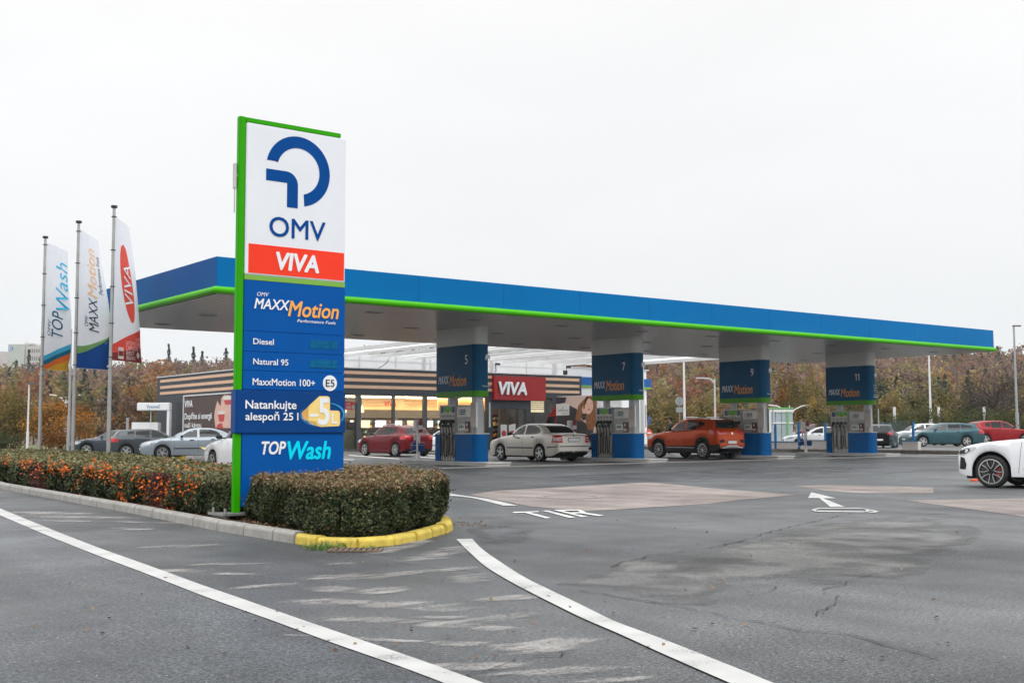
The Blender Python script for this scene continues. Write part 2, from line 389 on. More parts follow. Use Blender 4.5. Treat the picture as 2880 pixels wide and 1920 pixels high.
# ---- painted markings
def paint_mat(name, col, keep=1.0, scale=30, thr=.5, soft=.08):
    m = bpy.data.materials.new(name); m.use_nodes = True; t = m.node_tree; p = t.nodes['Principled BSDF']; L = t.links.new
    tcn = N(t, 'ShaderNodeTexCoord'); nz = N(t, 'ShaderNodeTexNoise'); nz.inputs['Scale'].default_value = scale; nz.inputs['Detail'].default_value = 5
    nz.inputs['Roughness'].default_value = .65; L(tcn.outputs['Object'], nz.inputs['Vector'])
    n2 = N(t, 'ShaderNodeTexNoise'); n2.inputs['Scale'].default_value = 2.2; n2.inputs['Detail'].default_value = 3; L(tcn.outputs['Object'], n2.inputs['Vector'])
    r = N(t, 'ShaderNodeMapRange'); r.inputs[1].default_value = .3; r.inputs[2].default_value = .7; r.inputs[3].default_value = .82; r.inputs[4].default_value = 1.08; L(n2.outputs['Fac'], r.inputs[0])
    x = N(t, 'ShaderNodeMix', data_type='RGBA', blend_type='MULTIPLY'); x.inputs[0].default_value = 1; x.inputs[6].default_value = (*col, 1); L(r.outputs[0], x.inputs[7])
    L(x.outputs[2], p.inputs['Base Color']); p.inputs['Roughness'].default_value = .6
    ad = N(t, 'ShaderNodeMath', operation='ADD'); L(nz.outputs['Fac'], ad.inputs[0])
    ml = N(t, 'ShaderNodeMath', operation='MULTIPLY'); L(n2.outputs['Fac'], ml.inputs[0]); ml.inputs[1].default_value = .7; L(ml.outputs[0], ad.inputs[1])
    mr = N(t, 'ShaderNodeMapRange'); mr.inputs[1].default_value = thr; mr.inputs[2].default_value = thr+soft; mr.inputs[3].default_value = 0; mr.inputs[4].default_value = keep; L(ad.outputs[0], mr.inputs[0])
    tr = N(t, 'ShaderNodeBsdfTransparent'); ms = N(t, 'ShaderNodeMixShader'); L(mr.outputs[0], ms.inputs[0]); L(tr.outputs[0], ms.inputs[1]); L(p.outputs[0], ms.inputs[2])
    L(ms.outputs[0], t.nodes['Material Output'].inputs['Surface']); MATS[name] = m; return m
m_line = paint_mat('line_paint', (.44, .435, .42), 1, 70, .61)
m_line_old = paint_mat('worn_line_paint', (.58, .54, .50), .64, 34, .62, .50)
m_line_mid = paint_mat('thin_line_paint', (.62, .61, .59), 1, 30, .66)
def ribbon(name, up, lo, mat, z=.009, n=10):
    def res(pts):
        q = []; pts = [Vector((*p_, 0)) for p_ in pts]
        for i in range(len(pts)-1):      # Catmull-Rom
            p0, p1, p2, p3 = pts[max(i-1, 0)], pts[i], pts[i+1], pts[min(i+2, len(pts)-1)]
            for k in range(n):
                t = k/n; q.append(.5*((2*p1)+(p2-p0)*t+(2*p0-5*p1+4*p2-p3)*t*t+(3*p1-p0-3*p2+p3)*t**3))
        return q+[pts[-1]]
    a, b = res(up), res(lo); k = min(len(a), len(b))
    mb = MB(); vs = []
    for i in range(k): vs += [tuple(G(a[i].x, a[i].y, z)), tuple(G(b[i].x, b[i].y, z))]
    mb.add(vs, [(2*i, 2*i+1, 2*i+3, 2*i+2) for i in range(k-1)])
    o = mb.build(name, mat)
    if o.data.polygons[0].normal.z < 0: o.data.flip_normals()
    return struct(o)
ribbon('lane_marking', [(-60, 1404), (0, 1428.6), (96, 1468), (178.6, 1501), (285.7, 1542), (375, 1573.5), (460, 1604), (561, 1641), (669, 1678), (783, 1718), (905, 1760), (1007, 1794.6), (1128.6, 1835.7), (1221, 1868), (1310, 1900), (1420, 1941), (1560, 1994)],
       [(-60, 1422), (0, 1448), (96, 1489), (178.6, 1523), (285.7, 1565), (375, 1598), (460, 1630.5), (561, 1670), (669, 1709), (783, 1749.5), (905, 1795), (1007, 1831), (1114, 1868), (1203, 1901), (1270, 1927), (1360, 1962), (1480, 2010)], m_line)
ribbon('lane_marking', [(1328, 1514), (1356, 1542.5), (1403, 1576), (1474, 1621), (1545.7, 1656.8), (1617, 1690.7), (1688.6, 1726), (1740, 1749.6), (1868.6, 1797), (2083, 1881), (2179, 1920), (2320, 1975)],
       [(1283, 1515), (1324, 1555), (1367, 1592.5), (1430, 1631), (1500, 1668), (1570, 1703), (1640, 1737), (1740, 1780), (1868, 1838), (2040, 1913), (2140, 1956), (2280, 2014)], m_line)
ribbon('lane_marking', [(1252, 1384), (1290, 1391), (1370, 1402), (1457, 1421)], [(1252, 1393), (1290, 1395), (1340, 1402), (1415, 1421)], m_line)
# worn remains of a hatched area and old repairs: sheets that thin out towards their edges
def fade_sheet(name, pts, z, mat, inner=.45):
    P = [G(*p_, z) for p_ in pts]; c = sum(P, Vector((0, 0, 0)))/len(P); n = len(P); mb = MB()
    mb.add([(p_.x, p_.y, z) for p_ in P]+[tuple(c.lerp(p_, inner))[:2]+(z,) for p_ in P]+[(c.x, c.y, z)], [(i, (i+1) % n, n+(i+1) % n, n+i) for i in range(n)]+[(n+i, n+(i+1) % n, 2*n) for i in range(n)])
    o = mb.build(name, mat); 
    if o.data.polygons[0].normal.z < 0: o.data.flip_normals()
    at = o.data.attributes.new('fade', 'FLOAT', 'POINT'); at.data.foreach_set('value', [0.0]*n+[1.0]*(n+1)); return struct(o)
def add_fade(m, lo=.15, hi=.75, scale=5, streak=False):
    t = m.node_tree; L = t.links.new; out = t.nodes['Material Output']; src = out.inputs['Surface'].links[0].from_socket
    fa = N(t, 'ShaderNodeAttribute', attribute_name='fade'); tcn = N(t, 'ShaderNodeTexCoord'); nz = N(t, 'ShaderNodeTexNoise'); nz.inputs['Scale'].default_value = scale; nz.inputs['Detail'].default_value = 6; mpp = N(t, 'ShaderNodeMapping'); mpp.vector_type = 'POINT'; mpp.inputs['Rotation'].default_value = (0, 0, YAW); mpp.inputs['Scale'].default_value = (.28, 1.5, 1) if streak else (1, 1, 1)
    L(tcn.outputs['Object'], mpp.inputs[0]); L(mpp.outputs[0], nz.inputs['Vector'])
    nr_ = N(t, 'ShaderNodeMapRange'); nr_.inputs[1].default_value = .36; nr_.inputs[2].default_value = .64; L(nz.outputs['Fac'], nr_.inputs[0]); a = N(t, 'ShaderNodeMath', operation='SUBTRACT'); L(fa.outputs['Fac'], a.inputs[0]); L(nr_.outputs[0], a.inputs[1])
    r = N(t, 'ShaderNodeMapRange'); r.inputs[1].default_value = lo-.5; r.inputs[2].default_value = hi-.3; L(a.outputs[0], r.inputs[0])
    tr = N(t, 'ShaderNodeBsdfTransparent'); ms = N(t, 'ShaderNodeMixShader'); L(r.outputs[0], ms.inputs[0]); L(tr.outputs[0], ms.inputs[1]); L(src, ms.inputs[2]); L(ms.outputs[0], out.inputs['Surface']); return m
add_fade(m_line_old, .30, 1.05, 5, True); m_patch = add_fade(asphalt('asphalt_patch', (.062, .061, .058), (.118, .114, .107), .9, .5, .9), .1, 1.0, 1.3); m_patch2 = add_fade(asphalt('asphalt_wet', (.026, .028, .031), (.062, .066, .071), 1.0, .5, .9), .1, 1.1, 1.0)
def smear(x, y, L_, w_, tilt=-.06):
    dy = tilt*L_; fade_sheet('worn_marking', [(x-L_/2, y-dy/2), (x-L_*.3, y-dy*.3-w_*.8), (x, y-w_), (x+L_*.3, y+dy*.3-w_*.8), (x+L_/2, y+dy/2), (x+L_*.3, y+dy*.3+w_*.8), (x, y+w_), (x-L_*.3, y-dy*.3+w_*.8)], .0065, m_line_old)
for (x, y, L_, w_, ti) in ((1130, 1535, 150, 12, -.22), (1215, 1556, 170, 12, -.18), (1265, 1600, 120, 9, -.1), (985, 1583, 130, 6, 0), (1010, 1622, 190, 9, -.03), (1135, 1610, 140, 7, -.08), (1330, 1622, 150, 14, -.05), (740, 1646, 190, 8, -.05), (925, 1655, 170, 10, 0), (1085, 1660, 200, 11, -.07),
        (890, 1690, 260, 9, .0), (1010, 1696, 260, 12, .08), (1190, 1704, 260, 14, .02), (1060, 1742, 300, 13, .03), (1300, 1755, 300, 13, .05), (1080, 1797, 420, 7, .05), (1330, 1808, 260, 9, .03), (1330, 1872, 360, 14, -.02), (1540, 1815, 260, 22, -.12), (1600, 1885, 280, 16, -.05), (1690, 1910, 200, 12, -.05), (500, 1604, 150, 5, 0), (640, 1585, 260, 4, -.02), (640, 1612, 140, 4, 0),
        (130, 1441, 300, 4, .02), (210, 1452, 330, 4, .02), (170, 1464, 170, 3, .02), (390, 1468, 220, 3, .02), (540, 1534, 260, 4, -.03), (395, 1487, 120, 4, .03), (1260, 1735, 160, 8, 0), (1420, 1680, 170, 10, -.06), (1370, 1740, 180, 12, -.1)): smear(x+random.uniform(-30, 30), y, L_*random.uniform(1.2, 1.9), w_*random.uniform(.8, 1.5), ti)
fade_sheet('old_repair', [(1810, 1562), (2000, 1537), (2180, 1492), (2420, 1452), (2660, 1440), (2780, 1500), (2640, 1580), (2560, 1640), (2380, 1640), (2150, 1650), (1960, 1640), (1780, 1600)], .0044, m_patch, .72)
fade_sheet('old_repair', [(1560, 1640), (1760, 1570), (1900, 1575), (2080, 1640), (2000, 1705), (1800, 1690)], .0048, m_patch, .6)
fade_sheet('wet_patch', [(1300, 1480), (1420, 1470), (1520, 1490), (1480, 1530), (1360, 1540)], .0052, m_patch2, .4)
fade_sheet('wet_patch', [(1500, 1340), (1900, 1322), (2300, 1310), (2500, 1312), (2300, 1345), (1900, 1352), (1560, 1362)], .0052, m_patch2, .5)
# arrow and truck symbol, letters TIR
zz = lambda L_: [(2000+x*.40816, 1280+y*.40816) for x, y in L_]
sheet('painted_arrow', zz([(690, 253), (862, 295), (772, 295), (925, 355), (822, 355), (745, 293), (668, 293)]), .009, m_line)
mbs = MB()
for quad in ([(690, 373), (740, 361), (752, 365), (712, 376)], [(740, 361), (1030, 361), (1040, 366), (752, 366)], [(1030, 361), (1160, 384), (1130, 386), (1040, 366)],
             [(690, 375), (722, 376), (735, 386), (720, 386)], [(735, 380), (1070, 384), (1062, 391), (720, 387)], [(1070, 372), (1095, 376), (1080, 390), (1056, 390)], [(1090, 386), (1160, 384), (1135, 393), (1085, 392)]):
    q = [G(*p_, .009) for p_ in zz(quad)]; mbs.add(q, [(0, 1, 2, 3)])
struct(mbs.build('painted_truck_symbol', m_line))
zz = lambda L_: [(1200+x*.40816, 1280+y*.40816) for x, y in L_]
mbs = MB()
for quad in ([(588, 389), (775, 384), (772, 389), (606, 396)], [(666, 391), (704, 390), (858, 429), (818, 432)], [(800, 381), (834, 379), (1026, 426), (985, 429)],
             [(876, 375), (908, 374), (1110, 421), (1072, 424)], [(890, 374), (1050, 373), (1062, 379), (905, 380)], [(1030, 373), (1062, 375), (1098, 391), (1062, 392)],
             [(962, 393), (1098, 389), (1090, 397), (975, 399)], [(1040, 394), (1076, 391), (1226, 413), (1184, 417)]):
    mbs.add([G(*p_, .009+.0004*len(mbs.f)) for p_ in zz(quad)], [(0, 1, 2, 3)])
struct(mbs.build('painted_letters', m_line_mid))
# parking bay lines in front of the shop
for a, b in (((983, 1278.5), (1125, 1289)), ((958, 1289.5), (997, 1291.5)), ((1131, 1279), (1245, 1288)), ((1205, 1279), (1240, 1281))):
    ribbon('bay_marking', [(a[0], a[1]), (b[0], b[1])], [(a[0]-4, a[1]+1.8), (b[0]-4, b[1]+1.8)], m_line_mid, n=4)

# ---- planting bed, kerbs
KERB = [(9.5, 60), (8.4, 40), (6.77, 27.24), (6.4, 20.5), (6.24, 17.4), (5.95, 13.7), (5.92, 12.1), (5.93, 11.6), (5.93, 11.05), (6.04, 10.8), (6.2, 10.68), (6.42, 10.6), (6.72, 10.70), (7.09, 10.92), (7.52, 11.22), (8.1, 11.72), (8.58, 12.35), (9.0, 13.3), (9.6, 15.0), (12.0, 19.0), (14.2, 24.0), (15.8, 34.0), (16.5, 60)]
cx_, cy_ = 9.0, 25.0
def inset(pl, d):
    out = []
    for i, p_ in enumerate(pl):
        a = Vector(pl[max(i-1, 0)]); b = Vector(pl[min(i+1, len(pl)-1)]); t = (b-a).normalized(); out.append(Vector(p_)+Vector((-t.y, t.x))*d)
    return out
def kerb_run(pl, m, name, wd=.14, hgt=.125, gap=.012, seg=1.0, irregular=0, flip=False):
    mb = MB(); pts = [Vector(p_) for p_ in pl]; stones = []
    for a, b in zip(pts[:-1], pts[1:]):
        n = max(1, round((b-a).length/seg)); stones += [(a.lerp(b, k/n), a.lerp(b, (k+1)/n)) for k in range(n)]
    for a, b in stones:
        t = (b-a).normalized(); nn = Vector((-t.y, t.x))*(-1 if flip else 1)
        j = random.uniform(-irregular, irregular); a2 = a+t*gap+nn*j; b2 = b-t*gap+nn*random.uniform(-irregular, irregular)
        h2 = hgt+random.uniform(-irregular, irregular)*.5
        prof = [(0, -.02), (.006, h2-.03), (.03, h2), (wd, h2), (wd, -.02)]
        vs = [(q+nn*u_).to_tuple()+(z_,) for q in (a2, b2) for u_, z_ in prof]
        k = len(prof); mb.add(vs, [(i, (i+1) % k, k+(i+1) % k, k+i) for i in range(k)]+[tuple(range(k-1, -1, -1)), tuple(range(k, 2*k))])
    return mb.build(name, m, bevel=.006)
m_kerb = M('kerb_concrete', (.33, .315, .29), .85, 0, .22, 6, .5)
m_yel = M('kerb_yellow_paint', (.58, .44, .085), .7, 0, .30, 9, .6, spec=.2)
pl = inset(KERB, 0); pl.reverse()
K2 = [Vector(p_) for p_ in KERB]; K2.reverse()
i0 = len(K2)-1-7; i1 = len(K2)-1-17
struct(kerb_run(K2[i0:], m_kerb, 'kerb', flip=True))
struct(kerb_run(K2[:i1+1], m_kerb, 'kerb', flip=True))
pts = [Vector(v) for v in K2[i1:i0+1]]
# yellow stones at the nose of the island: nine, each a thing one can count
ln = [0]
for a, b in zip(pts[:-1], pts[1:]): ln.append(ln[-1]+(b-a).length)
def along(s):
    for i in range(len(pts)-1):
        if s <= ln[i+1]+1e-6: return pts[i].lerp(pts[i+1], (s-ln[i])/(ln[i+1]-ln[i]))
    return pts[-1]
NK = 10
for k in range(NK):
    a, b = along(ln[-1]*k/NK), along(ln[-1]*(k+1)/NK)
    o = kerb_run([a, b], m_yel, 'kerb_stone', .15, .105, .024, 9, .022, True)
    lab = ['yellow painted kerb stone farthest along the right side of the hedge nose', 'second yellow kerb stone from the right end of the painted row', 'third yellow kerb stone from the right end, lower right corner of the hedge',
           'fourth yellow kerb stone from the right, with a dark joint beside it', 'fifth yellow kerb stone from the right end of the painted row', 'yellow kerb stone right of the drain grate',
           'flaking yellow kerb stone directly behind the drain grate', 'yellow kerb stone with a grass tuft in front of it, left of the drain', 'worn yellow kerb stone second from the grey kerb', 'cracked yellow kerb stone touching the grey concrete kerb'][k]
    tag(o, lab, 'kerb stone', 'yellow kerb stones round the hedge nose')
m_soil = M('soil', (.050, .032, .022), .95, 0, .4, 9, 1)
bed = inset(K2, -.12)
mb = MB(); L1 = [tuple(v) for v in bed]
half = len(L1)
mb.add([(x, y, .085) for x, y in L1], [tuple(range(half))]); o = mb.build('planting_bed', m_soil)
if o.data.polygons[0].normal.z < 0: o.data.flip_normals()
struct(o)
# drain grate in the gutter
t = thing('drain_grate', 'rusty slotted drain grate in the gutter in front of the yellow kerb', 'drain', G(1000, 1549))
m_rust = M('rusty_iron', (.16, .115, .085), .8, .2, .3, 20, .5); m_pit = M('drain_pit', (.012, .011, .010), .9)
gx = (G(1040, 1549)-G(960, 1549)).normalized(); gy = Vector((-gx.y, gx.x, 0)); c0 = G(1000, 1549)
mb = MB()
def bar(a0, a1, b0, b1, z0, z1):
    P = [c0+gx*a+gy*b for a, b in ((a0, b0), (a1, b0), (a1, b1), (a0, b1))]; mb.prism([(p_.x, p_.y) for p_ in P], z0, z1)
bar(-.27, .27, -.15, -.12, .004, .022); bar(-.27, .27, .12, .15, .004, .022); bar(-.27, -.24, -.12, .12, .004, .022); bar(.24, .27, -.12, .12, .004, .022)
for k in range(8): bar(-.225+.06*k, -.200+.06*k, -.12, .12, .005, .020)
mb.build('frame', m_rust, t)
mb = MB(); bar(-.25, .25, -.13, .13, .002, .0045); mb.build('pit', m_pit, t)
# ================================================================== PRICE SIGN
m_green = M('sign_green', (.032, .36, .0), .4, 0, .05, 2, spec=.12)
m_blue = M('sign_blue', (.0, .088, .36), .4, 0, .05, 2, spec=.1)
m_blue2 = M('sign_blue_band', (.0, .050, .215), .3, 0, .08, 2, spec=.15)
m_white = M('sign_white', (.80, .82, .86), .35, 0, .03, 2)
m_red = M('sign_red', (.95, .055, .025), .4, 0, .04, 2, spec=.1)
m_lime = M('sign_lime', (.20, .44, .05), .4, 0, .05, 2)
m_logo = M('logo_blue', (.0, .065, .28), .4, 0, .03, 2, spec=.08)
m_lett = M('lettering_white', (.86, .87, .89), .45, 0, .02, 2)
m_orange = M('lettering_orange', (.95, .45, .10), .45, 0, .06, 4, spec=.1)
m_cyan = M('lettering_cyan', (.0, .72, .95), .45, 0, .03, 2, spec=.1)
m_black = M('lettering_black', (.015, .015, .018), .5)
m_steel = M('galvanised_steel', (.32, .32, .31), .5, .6, .15, 6)
YS = 14.2; X0, X1 = 6.52, 8.0
sign = thing('price_sign', 'tall fuel price totem in a green frame rising out of the hedge', 'sign', (6.4, 14.3, 0))
AX, AZ = Vector((1, 0, 0)), Vector((0, 0, 1))
mb = MB(); mb.box(6.405, 6.497, YS+.015, YS+.10, .17, 5.42); mb.box(6.497, 7.94, YS+.02, YS+.095, 5.355, 5.418); mb.build('frame', m_green, sign, bevel=.008)
mb = MB(); mb.box(X0-.015, X1+.01, YS, YS+.13, 3.30, 5.345); mb.build('white_panel', m_white, sign, bevel=.012)
mb = MB(); mb.box(6.55, 7.99, YS-.004, YS+.003, 3.325, 3.715); mb.build('red_panel', m_red, sign)
mb = MB(); mb.box(6.502, 8.012, YS+.004, YS+.125, 3.232, 3.298); mb.build('lime_stripe', m_lime, sign)
mb = MB()
zs = [.25, 1.195, 1.78, 2.028, 2.282, 2.552, 3.23]
for a, b in zip(zs[:-1], zs[1:]):
    if a != 1.195: mb.box(6.502, 8.012, YS+.003, YS+.12, a+.004, b-.004)
mb.box(6.51, 8.0, YS+.012, YS+.11, .25, 3.22); mb.build('blue_panel', m_blue, sign)
mb = MB(); mb.box(6.395, 8.022, YS-.022, YS+.14, 1.20, 1.772); band = mb.build('advert_band', m_blue2, sign, bevel=.01)
mb = MB(); mb.box(6.20, 6.75, YS-.12, YS+.36, .145, .175); mb.box(6.25, 6.32, YS-.06, YS+.30, .06, .145); mb.box(6.6, 6.67, YS-.06, YS+.30, .06, .145)
for x, y in ((6.25, YS-.07), (6.25, YS+.3), (6.7, YS-.07), (6.7, YS+.3)): mb.cyl((x, y, .05), (x, y, .24), .018)
mb.build('base_plate', m_steel, sign)
mb = MB(); mb.bbox(6.365, 6.395, YS+.05, YS+.13, 4.45, 4.78, .012); mb.cyl((6.38, YS+.09, 4.12), (6.38, YS+.09, 4.45), .009); mb.box(6.39, 6.41, YS+.06, YS+.09, 4.6, 4.64)
mb.build('antenna', M('antenna_grey', (.55, .53, .5), .5), sign)
# ring logo, measured on the sign plane
A = lambda x, y, s=.26786, ox=600, oy=300: PY(ox+x*s, oy+y*s, YS)
def pl2(px): q = A(*px); return (q.x, q.z)
cen = ((pl2((555, 740))[0]+pl2((1222, 740))[0])/2+.0, 0); Rz = (pl2((850, 310))[1]-pl2((968, 1078))[1])
cx = (pl2((553, 700))[0]+pl2((1222, 720))[0])/2; R1 = (pl2((1222, 720))[0]-pl2((553, 700))[0])/2; cz = pl2((850, 310))[1]-R1; R2 = R1-(pl2((1222, 730))[0]-pl2((1113, 730))[0])
mb = MB(); vs = []; fs = []; n = 64
a0, a1 = math.radians(168.5), math.radians(-79)
for i in range(n+1):
    a = a0+(a1-a0)*i/n
    for R in (R1, R2):
        x, z = R*math.cos(a), R*math.sin(a)
        if i == 0: z = R1*math.sin(a0)
        if i == n: x = R1*math.cos(a1)
        if i == 0: x = -math.sqrt(R*R-z*z)
        if i == n: z = -math.sqrt(R*R-x*x)
        vs.append((cx+x, YS-.004, cz+z))
for i in range(n): fs.append((2*i, 2*i+1, 2*i+3, 2*i+2))
mb.add(vs, fs)
th = R1-R2; xl = pl2((553, 700))[0]; zt = pl2((553, 648))[1]; zb = pl2((553, 770))[1]; xr = pl2((887, 900))[0]; xi = pl2((773, 900))[0]; zd = pl2((830, 1062))[1]
rr = pl2((887, 800))[0]-pl2((765, 678))[0]
P = [(xl, zb), (xl, zt)]+[(xr-rr+rr*math.sin(k*math.pi/16), zt-rr+rr*math.cos(k*math.pi/16)) for k in range(9)]+[(xr, zd), (xi, zd), (xi, zb)]
mb.add([(x, YS-.004, z) for x, z in P], [tuple(range(len(P)))])
mb.build('ring_logo', m_logo, sign)
def on_sign(name, body, mat, left, right, base, top, s, ox, oy, bold=0, shear=0, Y=YS, parent=None):
    q = lambda p_: PY(ox+p_[0]*s, oy+p_[1]*s, Y)
    x0 = q((left, base[1])).x; x1 = q((right, base[1])).x; z0 = q(base).z; cap = q((base[0], top)).z-z0
    return letter(name, body, mat, parent or sign, (x0, Y, z0), AX, AZ, x1-x0, cap, bold, shear, .005)
S = .26786
on_sign('lettering', 'OMV', m_logo, 588, 1172, (815, 1376), 1178, S, 600, 300, .012)
on_sign('lettering', 'VIVA', m_lett, 588, 1027, (632, 288), 117, S, 620, 680, .045, .12, YS-.004)
on_sign('lettering', 'OMV', m_lett, 383, 508, (390, 567), 525, S, 620, 680, .0, .25)
on_sign('lettering', 'MAXX', m_lett, 355, 722, (372, 697), 592, S, 620, 680, .02, .22)
on_sign('lettering', 'Motion', m_orange, 710, 1238, (730, 777), 620, S, 620, 680, .02, .22)
on_sign('lettering', 'Performance Fuels', m_lett, 805, 1207, (808, 843), 812, S, 620, 680, .01, .2)
on_sign('lettering', 'Diesel', m_lett, 343, 557, (350, 1072), 1012, S, 620, 680, .015)
on_sign('lettering', 'Natural 95', m_lett, 343, 710, (350, 1284), 1222, S, 620, 680, .015)
on_sign('lettering', 'MaxxMotion 100+', m_lett, 337, 990, (345, 1501), 1430, S, 620, 680, .015)
on_sign('lettering', 'Natankujte', m_lett, 262, 795, (272, 328), 243, S, 620, 1060, .02, 0, YS-.022, band)
on_sign('lettering', 'alespoň 25 l', m_lett, 262, 815, (272, 450), 372, S, 620, 1060, .02, 0, YS-.022, band)
on_sign('lettering', 'TOP', m_lett, 432, 682, (436, 808), 680, S, 620, 1060, .03, .22)
on_sign('lettering', 'Wash', m_cyan, 703, 1152, (712, 860), 678, S, 620, 1060, .03, .2)
B4 = lambda x, y, Y=YS: PY(620+x*S, 680+y*S, Y); B5 = lambda x, y, Y=YS-.022: PY(620+x*S, 1060+y*S, Y)
m_lcd = M('lcd_panel', (.0, .13, .29), .35, 0, .35, 9, spec=.15); m_lcd2 = M('lcd_segment', (.0, .122, .272), .35, 0, .2, 9, spec=.15)
for x0, y0, x1, y1 in ((940, 1022, 1228, 1137), (937, 1224, 1228, 1340)):
    a, b = B4(x0, y0), B4(x1, y1); zc = (a.z+b.z)/2; hh = .058
    mb = MB(); mb.box(a.x, b.x, YS-.001, YS+.003, zc-hh, zc+hh); d = mb.build('price_display', m_lcd, sign)
    mb = MB(); wd = (b.x-a.x)/4
    for k in range(4):
        x = a.x+wd*(k+.12)
        for (u0, u1, v0, v1) in ((0, .76, .86, .94), (0, .76, .46, .54), (0, .76, .06, .14), (0, .12, .1, .9), (.64, .76, .1, .9)):
            mb.box(x+wd*u0, x+wd*u1, YS-.0035, YS-.001, zc-hh+2*hh*v0, zc-hh+2*hh*v1)
    mb.build('digit_segments', m_lcd2, d)
c = B4(1148, 1483); mb = MB(); mb.lathe([(0, 0), (.108, 0), (.108, .006)], (c.x, YS-.006, c.z), 'y', 36); e5 = mb.build('round_badge', m_lett, sign)
letter('lettering', 'E5', m_black, e5, (c.x-.067, YS-.006, c.z-.048), AX, AZ, .135, .096, .005, 0, .004)
# gold badge
m_gold = M('badge_gold', (.93, .68, .22), .35, 0, .06, 5); m_gold2 = M('badge_gold_side', (.72, .40, .09), .4, 0, .15, 6)
def poly5(pts, mat, name, Yf, parent, depth=.0):
    mb = MB(); P = [B5(*p_) for p_ in pts]
    vs = [(p_.x, Yf, p_.z) for p_ in P]; n = len(vs)
    if depth: mb.add(vs+[(v[0], Yf+depth, v[2]) for v in vs], [tuple(range(n)), tuple(range(2*n-1, n-1, -1))]+[(i, n+i, n+(i+1) % n, (i+1) % n) for i in range(n)])
    else: mb.add(vs, [tuple(range(n))])
    return mb.build(name, mat, parent)
poly5([(853, 375), (862, 362), (918, 312), (1000, 240), (1000, 465), (1045, 520), (1003, 514), (935, 488), (918, 464), (865, 445), (853, 430)], m_gold2, 'badge_side', YS-.026, band)
badge = poly5([(1036, 200), (1118, 200), (1140, 208), (1147, 232), (1147, 350), (1230, 352), (1246, 360), (1252, 380), (1252, 492), (1246, 508), (1230, 515), (1045, 522), (1020, 512), (1008, 490), (1002, 465), (938, 462), (922, 455), (918, 440), (918, 318), (930, 296)], m_gold, 'gold_badge', YS-.030, band)
def lt5(body, l, r, b, t_, bold): 
    q0, q1, q2 = B5(l, b), B5(r, b), B5(l, t_); letter('lettering', body, m_lett, badge, (q0.x, YS-.030, q0.z), AX, AZ, q1.x-q0.x, q2.z-q0.z, bold, 0, .003)
lt5('5', 1030, 1132, 492, 228, .03); lt5('L', 1164, 1222, 488, 378, .02)
poly5([(930, 385), (1024, 385), (1024, 415), (930, 415)], m_lett, 'minus_bar', YS-.033, badge)
m_swirl = M('swirl_blue', (.05, .38, .75), .3)
for (r0, r1, a0, a1, wd) in ((205, 122, -100, 60, 4), (212, 128, -80, 40, 2.5), (222, 135, -60, 75, 2), (236, 128, 95, 200, 3), (250, 140, 110, 215, 2), (225, 112, 100, 190, 2)):
    mb = MB()
    for k in range(40):
        q = []
        for kk in (k, k+1):
            a = math.radians(a0+(a1-a0)*kk/40); tw = wd*math.sin(math.pi*(kk+.3)/41)
            for rr_ in (-tw, tw): q.append(B5(1085+(r0+rr_)*math.cos(a)*1.0, 390+(r1+rr_)*math.sin(-a)*-1.0+0))
        mb.add([(p_.x, YS-.0235-.0002*r0/10, p_.z) for p_ in (q[0], q[1], q[3], q[2])], [(0, 1, 2, 3)])
    mb.build('light_swirl', m_swirl, band)

